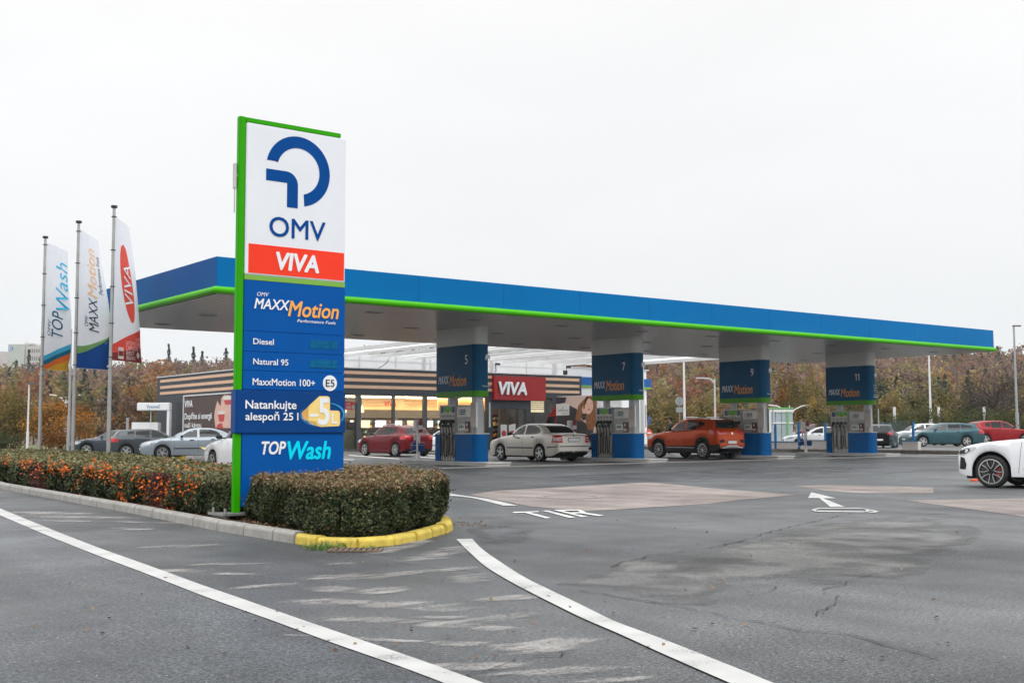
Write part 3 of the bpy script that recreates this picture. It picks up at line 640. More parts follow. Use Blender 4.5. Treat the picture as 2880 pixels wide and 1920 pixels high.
# ================================================================== FLAGS
m_pole = M('pole_aluminium', (.42, .415, .40), .38, .75, .2, 2.5)
m_cloth = M('flag_cloth', (.84, .85, .89), .8, 0, .03, 4, transl=.35)
m_cap = M('pole_cap', (.03, .03, .035), .5)
def pc(name, col, tr=.25): return M(name, col, .8, 0, .05, 4, transl=tr)
FL = [(tuple(PD(112, 1213, 39.9)[:2]), 1052, [(0, 191), (.5, 196), (.85, 190), (1, 184)], 684, 1037),
      (tuple(PD(206, 1213, 37.0)[:2]), 1052, [(0, 276), (.5, 297), (.8, 305), (1, 306)], 645, 1034),
      (tuple(PD(306, 1213, 34.5)[:2]), 1030, [(0, 361), (.45, 378), (.76, 395), (1, 400)], 603, 1012)]
FLAGS = []
for i, ((fx, fy), band_y, prof, yt, yb) in enumerate(FL):
    lab = ['flagpole with a white flag reading TOP Wash over teal and orange waves, farthest pole', 'flagpole with a white flag reading MAXX Motion above a green and blue hem, middle pole', 'flagpole with a white flag bearing a red oval VIVA badge, nearest of three'][i]
    T = thing('flagpole', lab, 'flagpole', (fx, fy, 0), 0, 'flagpoles behind the berry hedge')
    dep = PJ((fx, fy, 3))[2]; zb_ = PD(PJ((fx, fy, 3))[0], band_y, dep).z
    mb = MB(); mb.cyl((fx, fy, 0), (fx, fy, zb_), .062, .06, 16); mb.build('lower_pole', m_pole, T, smooth=True)
    mb = MB(); mb.cyl((fx, fy, zb_), (fx, fy, 7.98), .052, .044, 16); mb.build('upper_pole', m_pole, T, smooth=True)
    mb = MB(); mb.lathe([(.0, .04), (.09, .04), (.098, 0), (.09, -.03), (.06, -.03)], (fx, fy, 8.03), n=14); mb.build('cap', m_cap, T, smooth=True)
    mb = MB(); mb.cyl((fx, fy, zb_-.03), (fx, fy, zb_+.03), .098, None, 16); mb.build('collar', m_pole, T)
    zt_ = PD(PJ((fx, fy, 3))[0], yt-8, dep).z; zb2 = PD(PJ((fx, fy, 3))[0], yb, dep).z
    Wd = 1.65; phis = []
    for k in range(41):
        v = k/40; z = zt_+(zb2-zt_)*v; tx = np.interp(v, [p_[0] for p_ in prof], [p_[1] for p_ in prof])
        lo, hi = math.radians(-60), math.radians(89)      # angle from straight-away-from-camera toward image right
        vd = Vector((fx, fy, 0)).normalized(); rt = Vector((vd.y, -vd.x, 0))
        for _ in range(40):
            mid = (lo+hi)/2; d_ = vd*math.cos(mid)+rt*math.sin(mid)
            if PJ((fx+d_.x*Wd, fy+d_.y*Wd, z))[0] < tx: lo = mid
            else: hi = mid
        phis.append((lo, vd, rt))
    def F(u, v, zt_=zt_, zb2=zb2, fx=fx, fy=fy, phis=phis, i=i, lift=0):
        t_ = min(max(v, 0), 1)*40; k = min(int(t_), 39); ph = phis[k][0]*(k+1-t_)+phis[k+1][0]*(t_-k); vd, rt = phis[0][1], phis[0][2]
        d_ = vd*math.cos(ph)+rt*math.sin(ph); nn = vd*-math.sin(ph)+rt*math.cos(ph)
        wav = .05*math.sin(u*5+v*3.5+i*1.3)*u+.03*math.sin(u*9+v*7+i)*u
        nrm = Vector((d_.y, -d_.x, 0))
        if nrm.dot(vd) > 0: nrm = -nrm
        p_ = Vector((fx, fy, 0))+d_*(.07+Wd*u)+nrm*(wav+lift)
        p_.z = zt_+(zb2-zt_)*v-.10*u*(1-v)*(1 if i else .6); return p_
    FLAGS.append((T, F))
    mb = MB(); nu, nv = 16, 40
    mb.add([F(a/nu, b/nv) for b in range(nv+1) for a in range(nu+1)], [(b*(nu+1)+a, b*(nu+1)+a+1, (b+1)*(nu+1)+a+1, (b+1)*(nu+1)+a) for b in range(nv) for a in range(nu)])
    mb.build('flag', m_cloth, T, smooth=True, sharp=180)
    mb = MB(); 
    for v in (.02, .25, .5, .75, .98):
        q = F(0, v); mb.cyl((fx, fy, q.z-.012), (fx, fy, q.z+.012), .075, None, 12)
    mb.build('flag_ring', m_cap, T)
def flag_patch(fi, name, fn_top, fn_bot, mat, lift, n=24, u0=0.0, u1=1.0):
    T, F = FLAGS[fi]; mb = MB(); vs = []; r = 5
    for k in range(n+1):
        u = u0+(u1-u0)*k/n; a, b = fn_top(u), fn_bot(u)
        vs += [F(u, a+(b-a)*j/r, lift=lift) for j in range(r+1)]
    mb.add(vs, [(k*(r+1)+j, (k+1)*(r+1)+j, (k+1)*(r+1)+j+1, k*(r+1)+j+1) for k in range(n) for j in range(r)]); return mb.build(name, mat, T, smooth=True, sharp=180)
def flag_text(fi, body, mat, v0, v1, u0, u1, bold=.01, shear=.2):
    """reads upward: text x along -v, text y along -u"""
    T, F = FLAGS[fi]; vs, fs = layout(body, v0-v1, u1-u0, bold, shear)
    mb = MB(); mb.add([F(u1-float(y), v0-float(x), lift=.012) for x, y in vs], fs)
    me = bpy.data.meshes.new('lettering'); off = wloc(T); me.from_pydata([tuple(Vector(v)-off) for v in mb.v], [], mb.f); me.materials.append(mat)
    o = bpy.data.objects.new('lettering', me); COL.objects.link(o); o.parent = T
m_tb = pc('flag_teal', (.0, .17, .30)); m_cy = pc('flag_cyan', (.06, .52, .78)); m_or = pc('flag_orange', (.85, .20, .03)); m_ye = pc('flag_yellow', (.88, .52, .04))
m_nav = pc('flag_navy', (.02, .03, .09)); m_lo = pc('flag_light_orange', (.93, .56, .28)); m_fb = pc('flag_blue', (.005, .085, .36)); m_fg = pc('flag_green', (.22, .45, .14))
m_fr = pc('flag_red', (.85, .10, .07)); m_fbr = pc('flag_brown_red', (.30, .045, .04)); m_fw = pc('flag_print_white', (.85, .80, .78))
flag_text(0, 'TOP', pc('flag_top_blue', (.01, .12, .24)), .735, .525, .28, .74); flag_text(0, 'Wash', m_cy, .515, .115, .42, .95); flag_text(0, 'OMV', m_nav, .73, .60, .13, .24, 0)
w0 = lambda u: .92-.125*u**1.15
flag_patch(0, 'cyan_wave', lambda u: w0(u)-.025, lambda u: w0(u)+.02, m_cy, .006); flag_patch(0, 'teal_wave', lambda u: w0(u)+.015, lambda u: w0(u)+.05, m_tb, .008)
flag_patch(0, 'orange_wave', lambda u: w0(u)+.045, lambda u: 1-.02*u, m_or, .006); flag_patch(0, 'yellow_wave', lambda u: min(.9985, 1.0-.105*max(0, u-.1)), lambda u: .999, m_ye, .010)
flag_text(1, 'MAXX', m_nav, .725, .475, .36, .66); flag_text(1, 'Motion', m_lo, .47, .10, .34, .70); flag_text(1, 'Performance Fuels', m_nav, .43, .14, .76, .88, 0); flag_text(1, 'OMV', m_nav, .69, .61, .22, .33, 0)
w1 = lambda u: .895-.15*u**1.5
flag_patch(1, 'green_wave', lambda u: w1(u)-.045*(1-u)-.01, lambda u: w1(u)+.02, m_fg, .006); flag_patch(1, 'blue_hem', lambda u: w1(u), lambda u: .998, m_fb, .008)
T, F = FLAGS[2]
def oval(u): 
    s_ = (u-.28)/.56
    return math.sqrt(max(0, 1-(2*s_-1)**2))
mb = MB(); vs = []; nn = 26
for k in range(nn+1):
    v = .17+.55*k/nn; s_ = (v-.17)/.55; hw = .235*math.sin(math.pi*min(1, s_**.75*.985+.003))**.6; cu = .50+.16*s_
    for j in range(9): vs.append(F(cu+hw*(2*j/8-1), v, lift=.006))
mb.add(vs, [(k*9+j, k*9+j+1, (k+1)*9+j+1, (k+1)*9+j) for k in range(nn) for j in range(8)]); mb.build('oval_badge', m_fr, T, smooth=True, sharp=180)
flag_text(2, 'VIVA', m_lett, .60, .31, .46, .76, .02, .15)
w2 = lambda u: .89-.13*u**1.3-.02*math.sin(u*3)
flag_patch(2, 'red_hem', w2, lambda u: .999, m_fr, .006); flag_patch(2, 'brown_hem', lambda u: min(.998, max(w2(u)+.012, .95-.06*u)), lambda u: .9995, m_fbr, .008)
def flag_flat_text(fi, body, mat, u0, u1, v, h_):
    T, F = FLAGS[fi]; vs, fs = layout(body, u1-u0, h_, .01, 0); me = bpy.data.meshes.new('lettering'); off = wloc(T)
    me.from_pydata([tuple(F(u0+float(x), v-float(y), lift=.014)-off) for x, y in vs], [], fs); me.materials.append(mat); o = bpy.data.objects.new('lettering', me); COL.objects.link(o); o.parent = T
for body, u0, u1, v, h_ in (('LATTE MACCHIATO', .42, .98, .882, .026), ('CAPPUCCINO', .42, .86, .918, .030), ('BEST', .42, .68, .952, .026), ('BEANS', .42, .72, .986, .026), ('COFFEE', .72, .96, .845, .02)): flag_flat_text(2, body, m_fw, u0, u1, v, h_)
flag_patch(2, 'cup_print', lambda u: .905, lambda u: .985-.0*u, m_fw, .012, 8, .18, .34); flag_patch(2, 'cup_sleeve', lambda u: .93, lambda u: .965, m_fbr, .015, 8, .19, .33)
flag_patch(2, 'bean_print', lambda u: .945-.02*math.sin((u-.78)/.16*math.pi), lambda u: .945+.025*math.sin((u-.78)/.16*math.pi), m_fw, .012, 12, .78, .94)

# ================================================================== FUEL CANOPY
CX0, CX1, CY0, CY1, ZS, ZB, ZT = 13.33, 54.37, 31.0, 42.73, 5.15, 5.34, 6.22
m_fasc = M('fascia_blue', (.0, .155, .42), .3, 0, .08, .25, spec=.05)
t_ = m_fasc.node_tree; tcn = N(t_, 'ShaderNodeTexCoord'); sx_ = N(t_, 'ShaderNodeSeparateXYZ'); t_.links.new(tcn.outputs['Object'], sx_.inputs[0])     # sheet joints of the fascia
fr_ = N(t_, 'ShaderNodeMath', operation='PINGPONG'); fr_.inputs[1].default_value = 1.71; t_.links.new(sx_.outputs['X'], fr_.inputs[0])
lt_ = N(t_, 'ShaderNodeMath', operation='LESS_THAN'); lt_.inputs[1].default_value = .012; t_.links.new(fr_.outputs[0], lt_.inputs[0])
mj = N(t_, 'ShaderNodeMix', data_type='RGBA'); t_.links.new(lt_.outputs[0], mj.inputs[0]); pb_ = t_.nodes['Principled BSDF']; t_.links.new(pb_.inputs['Base Color'].links[0].from_socket, mj.inputs[6]); mj.inputs[7].default_value = (.0, .085, .28, 1); t_.links.new(mj.outputs[2], pb_.inputs['Base Color'])
m_trim = M('trim_green', (.07, .47, .0), .3, 0, .05, 1, spec=.25)
m_roof = M('canopy_roof', (.4, .4, .4), .7)
def slat_mat():
    m = bpy.data.materials.new('soffit_slats'); m.use_nodes = True; t = m.node_tree; p = t.nodes['Principled BSDF']; L = t.links.new
    tcn = N(t, 'ShaderNodeTexCoord'); wv = N(t, 'ShaderNodeTexWave', wave_type='BANDS', bands_direction='X', wave_profile='SAW'); wv.inputs['Scale'].default_value = 1.05
    wv.inputs['Distortion'].default_value = 0; L(tcn.outputs['Object'], wv.inputs['Vector'])
    r = N(t, 'ShaderNodeValToRGB'); L(wv.outputs['Fac'], r.inputs[0]); e = r.color_ramp.elements; e[0].position = .10; e[0].color = (.09, .08, .075, 1); e[1].position = .16; e[1].color = (.46, .435, .41, 1)
    nz = N(t, 'ShaderNodeTexNoise'); nz.inputs['Scale'].default_value = .7; L(tcn.outputs['Object'], nz.inputs['Vector'])
    mr = N(t, 'ShaderNodeMapRange'); mr.inputs[3].default_value = .85; mr.inputs[4].default_value = 1.1; L(nz.outputs['Fac'], mr.inputs[0])
    x = N(t, 'ShaderNodeMix', data_type='RGBA', blend_type='MULTIPLY'); x.inputs[0].default_value = 1; L(r.outputs[0], x.inputs[6]); L(mr.outputs[0], x.inputs[7]); L(x.outputs[2], p.inputs['Base Color'])
    p.inputs['Roughness'].default_value = .28; p.inputs['Specular IOR Level'].default_value = .6
    b = N(t, 'ShaderNodeBump'); b.inputs['Strength'].default_value = .25; b.inputs['Distance'].default_value = .01; n2 = N(t, 'ShaderNodeTexNoise'); n2.inputs['Scale'].default_value = 1.5
    L(tcn.outputs['Object'], n2.inputs['Vector']); L(n2.outputs['Fac'], b.inputs['Height']); L(b.outputs[0], p.inputs['Normal'])
    return m
can = thing('fuel_canopy', 'long flat canopy with a blue fascia and green tube edge over the fuel pumps', 'canopy', (CX0, CY0, 0))
mb = MB(); q = .12
mb.box(CX0, CX1, CY0, CY0+q, ZB, ZT); mb.box(CX0, CX1, CY1-q, CY1, ZB, ZT); mb.box(CX0, CX0+q, CY0+q, CY1-q, ZB, ZT); mb.box(CX1-q, CX1, CY0+q, CY1-q, ZB, ZT); mb.build('fascia', m_fasc, can)
mb = MB(); zc, rt_ = ZS+.115, .105
mb.cyl((CX0-.02, CY0-.02, zc), (CX1+.02, CY0-.02, zc), rt_, None, 16); mb.cyl((CX0-.02, CY1+.02, zc), (CX1+.02, CY1+.02, zc), rt_, None, 16)
mb.cyl((CX0-.02, CY0-.02, zc), (CX0-.02, CY1+.02, zc), rt_*.98, None, 16); mb.cyl((CX1+.02, CY0-.02, zc), (CX1+.02, CY1+.02, zc), rt_*.98, None, 16)
for x in (CX0-.02, CX1+.02):
    for y in (CY0-.02, CY1+.02): mb.ball((x, y, zc), rt_*1.01, n=16)
mb.build('trim_tube', m_trim, can, smooth=True)
mb = MB(); mb.box(CX0+.03, CX1-.03, CY0+.03, CY1-.03, ZS, ZS+.16); mb.build('soffit', slat_mat(), can)
mb = MB(); mb.box(CX0+q+.01, CX1-q-.01, CY0+q+.01, CY1-q-.01, ZT-.25, ZT-.15); mb.build('roof_deck', m_roof, can)
m_lampd = M('downlight_dark', (.03, .03, .03), .3); m_lampf = M('downlight_frame', (.5, .49, .47), .35, .4)
for i in range(10):
    for j in range(3):
        x = CX0+2.2+i*4.05; y = CY0+1.8+j*4.0
        mb = MB(); mb.box(x-.27, x+.27, y-.15, y+.15, ZS-.022, ZS-.002); l_ = mb.build('downlight', m_lampf, can)
        mb = MB(); mb.box(x-.22, x+.22, y-.10, y+.10, ZS-.028, ZS-.0225); mb.build('lens', m_lampd, l_)

# ---- columns with header boxes, pumps, islands
m_hwhite = M('header_white', (.66, .65, .62), .3, 0, .04, 1); m_hblue = M('header_blue', (.0, .085, .19), .2, 0, .08, .8, spec=.08); m_hgreen = M('header_green', (.075, .30, .008), .3, 0, .06, 1, spec=.15)
m_post = M('column_grey', (.42, .43, .45), .4, .2, .06, 2); m_pblue = M('pump_blue', (.0, .095, .30), .2, 0, .08, 1, spec=.1); m_pgrey = M('pump_grey', (.40, .385, .36), .45, .1, .1, 3)
m_psil = M('pump_silver', (.50, .48, .45), .35, .4, .1, 3); m_hose = M('hose_rubber', (.012, .012, .013), .45); m_scr = M('screen_grey', (.34, .37, .36), .25); m_lit = M('banner_edge', (.82, .83, .84), .5)
m_gr2 = M('grade_green', (.09, .36, .02), .4); m_grb = M('grade_blue', (.005, .035, .17), .4); m_amb = M('grade_amber', (.75, .45, .12), .5); m_isl = M('island_concrete', (.62, .61, .59), .7, 0, .1, 3, .2)
m_nozg = M('nozzle_green', (.02, .22, .05), .4); m_poster = M('poster_navy', (.015, .03, .07), .4); m_ban = M('banner_photo', (.50, .44, .40), .5, 0, .35, 2.5)
AL, AF = Vector((0, -1, 0)), Vector((1, 0, 0))      # reading directions on the -X face and the -Y face
def head_plan(x0, x1, y0, y1, r=.27, rb=.1):
    pts = []
    for cx, cy, a0, rr in ((x1-rb, y1-rb, 0, rb), (x0+rb, y1-rb, 90, rb), (x0+r, y0+r, 180, r), (x1-r, y0+r, 270, r)):
        for k in range(9): a = math.radians(a0+11.25*k); pts.append((cx+rr*math.cos(a), cy+rr*math.sin(a)))
    return pts
def grade_panel(mb_, X, ys, z0, z1): pass
def station_column(xr, number, first):
    x0 = xr-.70; YF, YR = 34.66, 37.33
    t = thing('canopy_column', 'canopy column with a blue MAXX Motion header box numbered %s' % number if number else 'canopy column with an unnumbered blue header behind the price totem', 'column', (x0, YF, 0), 0, 'canopy columns with header boxes')
    mb = MB(); mb.prism(head_plan(x0, xr, YF, YR), 4.48, ZS-.001); mb.build('white_collar', m_hwhite, t, smooth=True, sharp=30)
    mb = MB(); mb.prism(head_plan(x0+.002, xr-.002, YF+.002, YR-.002), 2.755, 4.479); hb = mb.build('blue_header', m_hblue, t, smooth=True, sharp=30)
    mb = MB(); mb.prism(head_plan(x0, xr, YF, YR), 2.545, 2.754); mb.build('green_skirt', m_hgreen, t, smooth=True, sharp=30)
    for yy, rr in ((YF+.36, .17), (YR-.68, .12)):
        mb = MB(); mb.bbox(xr-.53, xr-.53+2*rr, yy-rr, yy+rr, .14, 2.546, .06); mb.build('post', m_post, t, smooth=True, sharp=30)
    yl = lambda f: YR-(YR-YF)*f
    mw_ = M('header_lettering', (.78, .80, .82), .4); mo_ = M('header_lettering_orange', (.85, .36, .09), .4, spec=.1)
    if number:
        wn = .17 if len(number) == 1 else .31
        if number != '11': letter('number', number, mw_, hb, (x0+.002, yl(.775)+wn/2, 3.76), AL, AZ, wn, .33, .004, 0, .004)
        else:
            mb = MB()
            for k in (0, 1):
                y_ = yl(.775)+.13-.16*k
                mb.add([(x0-.003, y_+q_[0], 3.76+q_[1]) for q_ in ((0, 0), (0, .33), (.04, .33), (.10, .27), (.10, .235), (.047, .275), (.047, 0))], [tuple(range(7))])
            mb.build('number', mw_, hb)
        letter('lettering', 'MAXX', mw_, hb, (x0+.002, yl(.085), 3.06), AL, AZ, .69, .29, .012, .22, .004)
        letter('lettering', 'Motion', mo_, hb, (x0+.002, yl(.362), 2.955), AL, AZ, 1.10, .41, .012, .22, .004)
        letter('lettering', 'Všechna paliva' if number != '11' else 'Nafta', mw_, hb, (x0+.30, YF+.002, 2.90), AF, AZ, .40, .055, .004, 0, .004)
        mb = MB(); px, pz = x0+.42, 3.86                     # car pictogram
        for (a0, a1, b0, b1) in ((.02, .24, .09, .17), (.05, .21, .17, .24), (.03, .07, .03, .09), (.19, .23, .03, .09)): mb.box(px+a0, px+a1, YF-.003, YF+.004, pz+b0, pz+b1)
        mb.build('car_pictogram', mw_, hb)
        if number == '11':
            for k, wd_ in enumerate((.16, .26, .30, .10, .30, .24)): letter('lettering', ('Diesel', 'Natural', 'MaxxMotion', '+', 'MaxxMotion', 'AdBlue')[k], mw_, hb, (x0+.36, YF+.002, 3.45-.11*k), AF, AZ, wd_, .05, .004, 0, .004)
    return t
def fuel_pump(xr, number, grades):
    x0 = xr-.70; YF, YR = 34.66, 37.33; IZ = .13
    t = thing('fuel_pump', 'fuel pump with blue plinth, hanging hoses and %s under the header numbered %s' % ('five nozzles' if len(grades) > 4 else 'four nozzles', number) if number else 'fuel pump partly hidden behind the green totem frame', 'fuel pump', (x0, YF, IZ), 0, 'fuel pumps under the canopy')
    yA, yB = 36.98, 36.02        # hose bay
    z1 = 1.145
    mb = MB(); mb.prism([(x0, yB-.01), (x0, 34.95)]+[(x0+.27-.27*math.cos(math.radians(a)), 34.93-.27*math.sin(math.radians(a))) for a in range(0, 91, 15)]+[(xr-.27+.27*math.sin(math.radians(a)), 34.93-.27*math.cos(math.radians(a))) for a in range(0, 91, 15)]+[(xr, yB-.01)], IZ, z1)
    mb.box(x0, xr, yA+.01, YR, IZ, z1); mb.box(x0+.14, xr-.14, yB-.011, yA+.011, IZ, z1)
    mb.build('plinth', m_pblue, t, smooth=True, sharp=30)
    mb = MB(); mb.box(x0+.003, xr-.003, 34.9, yB-.02, z1, z1+.045); mb.box(x0+.05, xr-.05, 34.68, 34.9, z1, z1+.04); mb.build('plinth_top', m_psil, t)
    mb = MB(); mb.box(x0+.003, xr-.003, yA+.02, YR-.01, z1, z1+.045); mb.build('plinth_top', m_psil, t)
    mb = MB(); mb.box(x0+.005, xr-.005, 35.5, 35.505, IZ+.02, z1)
    mb = MB(); mb.box(x0+.10, xr-.10, yB, yA, IZ+.02, 1.45)
    n = len(grades)
    for k in range(n+1):
        y = yA-(yA-yB)*k/n; mb.box(x0+.035, x0+.10, y-.022, y+.022, IZ+.03, 1.12)
    mb.build('hose_bay', m_psil, t)
    mb = MB(); mb.box(x0+.03, xr-.03, yB-.02, yA+.1, 1.19, 2.25); mb.box(x0+.06, xr-.06, 35.0, yB-.02, 1.19, 2.22); bd = mb.build('cabinet', m_pgrey, t, bevel=.02)
    # grade panel
    mb = MB(); mb.box(x0+.012, x0+.03, yB-.03+.02, yA+.02, 1.92, 2.215); gp = mb.build('grade_panel', m_psil, t)
    for k, g in enumerate(grades):
        ya = yA-(yA-yB)*(k+.04)/n; yb = yA-(yA-yB)*(k+.96)/n
        mb = MB(); mb.box(x0+.006, x0+.0115, yb, ya, 1.955, 2.20); mb.build('grade_tile', {'b': m_grb, 'g': m_gr2}[g], gp)
        if g == 'g' and k != n//2:
            mb = MB(); mb.box(x0+.003, x0+.0058, yb, ya, 1.955, 1.995); mb.build('amber_strip', m_amb, gp)
        yc = (ya+yb)/2
        mb = MB(); mb.cyl((x0+.028, yc, 1.83), (x0+.008, yc, 1.83), .026, None, 10); mb.build('grade_button', m_hose, t)
        # nozzle: holster boot, body, guard loop, spout
        mb = MB(); mb.bbox(x0-.03, x0+.03, yc-.06, yc+.06, 1.57, 1.70, .02)
        mb.tube([(x0-.02, yc, 1.66), (x0-.07, yc, 1.60), (x0-.085, yc+.01, 1.50), (x0-.06, yc+.02, 1.40)], [.035, .042, .038, .026], 8)
        mb.tube([(x0-.075, yc, 1.58), (x0-.15, yc, 1.56), (x0-.155, yc, 1.46), (x0-.08, yc+.01, 1.42)], .013, 6)
        nz_ = mb.build('nozzle', m_hose, t, smooth=True)
        if k in (1, 2, 3): mb = MB(); mb.ball((x0-.095, yc, 1.535), .032, .04, .045, 8); mb.build('nozzle_cover', m_nozg if k == 2 else m_lit if k == 3 else M('nozzle_cover_mint', (.45, .62, .5), .4), nz_, smooth=True)
        # hose: down into a loop and up again to the cabinet
        sh = random.uniform(-.05, .05); lowz = random.uniform(.24, .36); nxt = yc-(yA-yB)/n*random.uniform(.25, .75)
        mb = MB(); mb.tube([(x0-.06, yc+.02, 1.40), (x0-.035, yc+.015, 1.2), (x0-.01, yc+.03+sh*.3, .8), (x0-.02, yc+.02+sh, .5), (x0-.03, (yc+nxt)/2+.03, lowz), (x0-.015, nxt-.01, lowz+.06), (x0+.0, nxt-.01, .55), (x0+.02, nxt, .95), (x0+.09, nxt, 1.2)], .018, 8)
        mb.build('hose', m_hose, t, smooth=True, sharp=80)
    mb = MB(); mb.box(x0+.0, x0+.03, 34.98, 35.86, 1.78, 2.15); sc1 = mb.build('display_housing', m_psil, t, bevel=.012)
    mb = MB(); mb.box(x0-.006, x0-.0005, 35.30, 35.80, 1.86, 2.09); sc2 = mb.build('display_screen', m_scr, sc1)
    mb = MB()
    for z in (2.02, 1.955, 1.885): mb.box(x0-.009, x0-.0065, 35.42, 35.62, z, z+.03)
    mb.box(x0-.009, x0-.0065, 35.33, 35.37, 1.96, 2.05); mb.build('digits', m_hose, sc2)
    mb = MB(); mb.box(x0+.02, x0+.059, 35.36, 35.80, 1.30, 1.52); st = mb.build('label_plate', m_lett, t)
    for k, mm_ in enumerate((m_grb, m_gr2, m_grb, m_gr2, m_amb)): mb = MB(); mb.box(x0+.016, x0+.0195, 35.73-.07*k-.03, 35.73-.07*k+.02, 1.36, 1.49); mb.build('label_bar', mm_, st)
    mb = MB(); mb.box(x0-.02, x0+.02, 35.08, 35.32, 1.195, 1.62); mb.build('poster', m_poster, t); 
    mb = MB(); mb.ball((x0-.022, 35.2, 1.5), .006, .05, .07, 10); mb.box(x0-.0225, x0-.0205, 35.1, 35.3, 1.24, 1.36); mb.build('poster_figure', M('poster_skin', (.7, .42, .26), .5), t)
    mb = MB(); mb.box(x0-.02, x0+.01, 34.62, 34.96, 1.40, 2.31); bn = mb.build('side_banner', m_ban, t)
    mb = MB(); mb.box(x0-.025, x0+.015, 34.575, 34.618, 1.40, 2.32); mb.box(xr-.13, xr-.09, 34.58, 34.62, 1.40, 2.32); mb.build('banner_edge', m_lit, bn)
    return t
def pump_island(xr, i):
    lab = ['white concrete pump island behind the price totem', 'white concrete pump island under the header numbered 5', 'white concrete pump island under the header numbered 7', 'white concrete pump island under the header numbered 9', 'white concrete pump island under the header numbered 11'][i]
    mb = MB(); mb.bbox(xr-1.02, xr+.10, 33.55, 39.1, .0, .085, .12); mb.bbox(xr-1.05, xr+.13, 33.5, 39.15, .088, .13, .14)
    return tag(mb.build('pump_island', m_isl, bevel=.008), lab, 'pump island', 'pump islands on the forecourt')
for i in range(5):
    xr = 17.60+8.03*i if i == 0 else 25.77+8.03*(i-1)
    num = [None, '5', '7', '9', '11'][i]
    station_column(xr, num, i == 1); fuel_pump(xr, num, 'bgggb' if i != 4 else 'bggg'); pump_island(xr, i)

# ---- service posts with extinguisher, watering can and bucket
m_pw = M('post_white', (.86, .85, .83), .5, 0, .08, 4); m_exr = M('extinguisher_red', (.30, .008, .012), .3, 0, .1, 4); m_bk = M('bucket_blue', (.006, .06, .24), .35, 0, .1, 4); m_wire = M('wire_white', (.65, .68, .72), .4)
def service_post(xr, i):
    x, y, z = xr-.55, 38.75, .13
    who = ['by the red hatchback', 'behind the beige saloon', 'behind the orange SUV', 'by the low white wall'][i]
    t = thing('service_post', 'white service post '+who, 'post', (x, y, z), 0, 'service posts on the pump islands')
    mb = MB(); mb.box(x-.06, x+.06, y-.055, y+.055, z, 1.42); mb.build('post', m_pw, t, bevel=.008)
    mb = MB(); mb.bbox(x-.1, x+.1, y+.06, y+.24, 1.28, 1.72, .03); mb.build('towel_box', m_pw, t, bevel=.01)
    mb = MB(); mb.tube([(x-.06, y-.02, .5), (x-.17, y-.02, .52), (x-.17, y-.25, .45), (x-.1, y-.3, .43)], .012, 6); mb.tube([(x-.06, y+.02, .5), (x-.17, y+.02, .5), (x-.17, y+.4, .43), (x-.1, y+.42, .45)], .012, 6)
    for yy in (y-.25, y+.25): mb.tube([(x-.02+.15*math.cos(a), yy+.15*math.sin(a), .72) for a in [k*math.pi/8 for k in range(17)]], .006, 5)
    mb.build('wire_basket', m_wire, t)
    e = thing('fire_extinguisher', 'red fire extinguisher hung on the service post '+who, 'extinguisher', (x, y-.16, 1.22), 0, 'fire extinguishers on the service posts')
    mb = MB(); mb.lathe([(0, 1.22), (.078, 1.22), (.085, 1.25), (.085, 1.58), (.06, 1.67), (.028, 1.70), (.028, 1.73), (0, 1.73)], (x, y-.16, 0), n=16); mb.build('cylinder', m_exr, e, smooth=True)
    mb = MB(); mb.box(x-.02, x+.02, y-.20, y-.12, 1.73, 1.77); mb.tube([(x, y-.13, 1.74), (x-.06, y-.10, 1.68), (x-.085, y-.09, 1.5), (x-.07, y-.09, 1.36)], .012, 6); mb.build('valve', m_hose, e)
    mb = MB(); mb.lathe([(.0865, 1.34), (.0865, 1.5)], (x, y-.16, 0), n=16); mb.build('paper_label', m_pw, e)
    wcn = thing('watering_can', 'blue watering can in the wire basket of the service post '+who, 'watering can', (x-.02, y+.25, .48), 0, 'watering cans on the service posts')
    mb = MB(); mb.lathe([(0, .48), (.12, .48), (.145, .56), (.145, .72), (.11, .80), (.05, .84), (0, .84)], (x-.02, y+.25, 0), n=16); mb.build('body', m_bk, wcn, smooth=True)
    mb = MB(); mb.tube([(x-.02, y+.13, .60), (x-.03, y+.0, .72), (x-.03, y-.06, .83)], [.035, .022, .02], 8); mb.build('spout', m_bk, wcn, smooth=True)
    mb = MB(); mb.tube([(x-.02, y+.18, .82), (x-.02, y+.2, .93), (x-.02, y+.32, .93), (x-.02, y+.38, .8), (x-.02, y+.38, .62)], .014, 6); mb.build('handle', m_bk, wcn, smooth=True)
    bu = thing('bucket', 'blue bucket in the wire basket of the service post '+who, 'bucket', (x-.02, y-.25, .47), 0, 'buckets on the service posts')
    mb = MB(); mb.lathe([(0, .47), (.115, .47), (.15, .76), (.157, .76), (.157, .775), (.143, .775), (.11, .49), (0, .49)], (x-.02, y-.25, 0), n=18); mb.build('pail', m_bk, bu, smooth=True)
    mb = MB(); mb.tube([(x-.02+.155*math.cos(a), y-.25, .77+.0+.06*math.sin(a)) for a in [k*math.pi/8 for k in range(9)]], .006, 5); mb.build('bail', m_wire, bu)
    if i != 2:
        hx = M('glove_white', (.75, .76, .78), .6); mb = MB(); mb.ball((x-.1, y+.12, 1.08), .03, .05, .12, 10); mb.ball((x-.09, y+.12, .98), .035, .06, .1, 10)
        tag(mb.build('paper_roll', hx, smooth=True), 'crumpled white paper hanging on the service post '+who, 'paper', 'paper on the service posts')
for i in range(4): service_post(25.77+8.03*i, i)
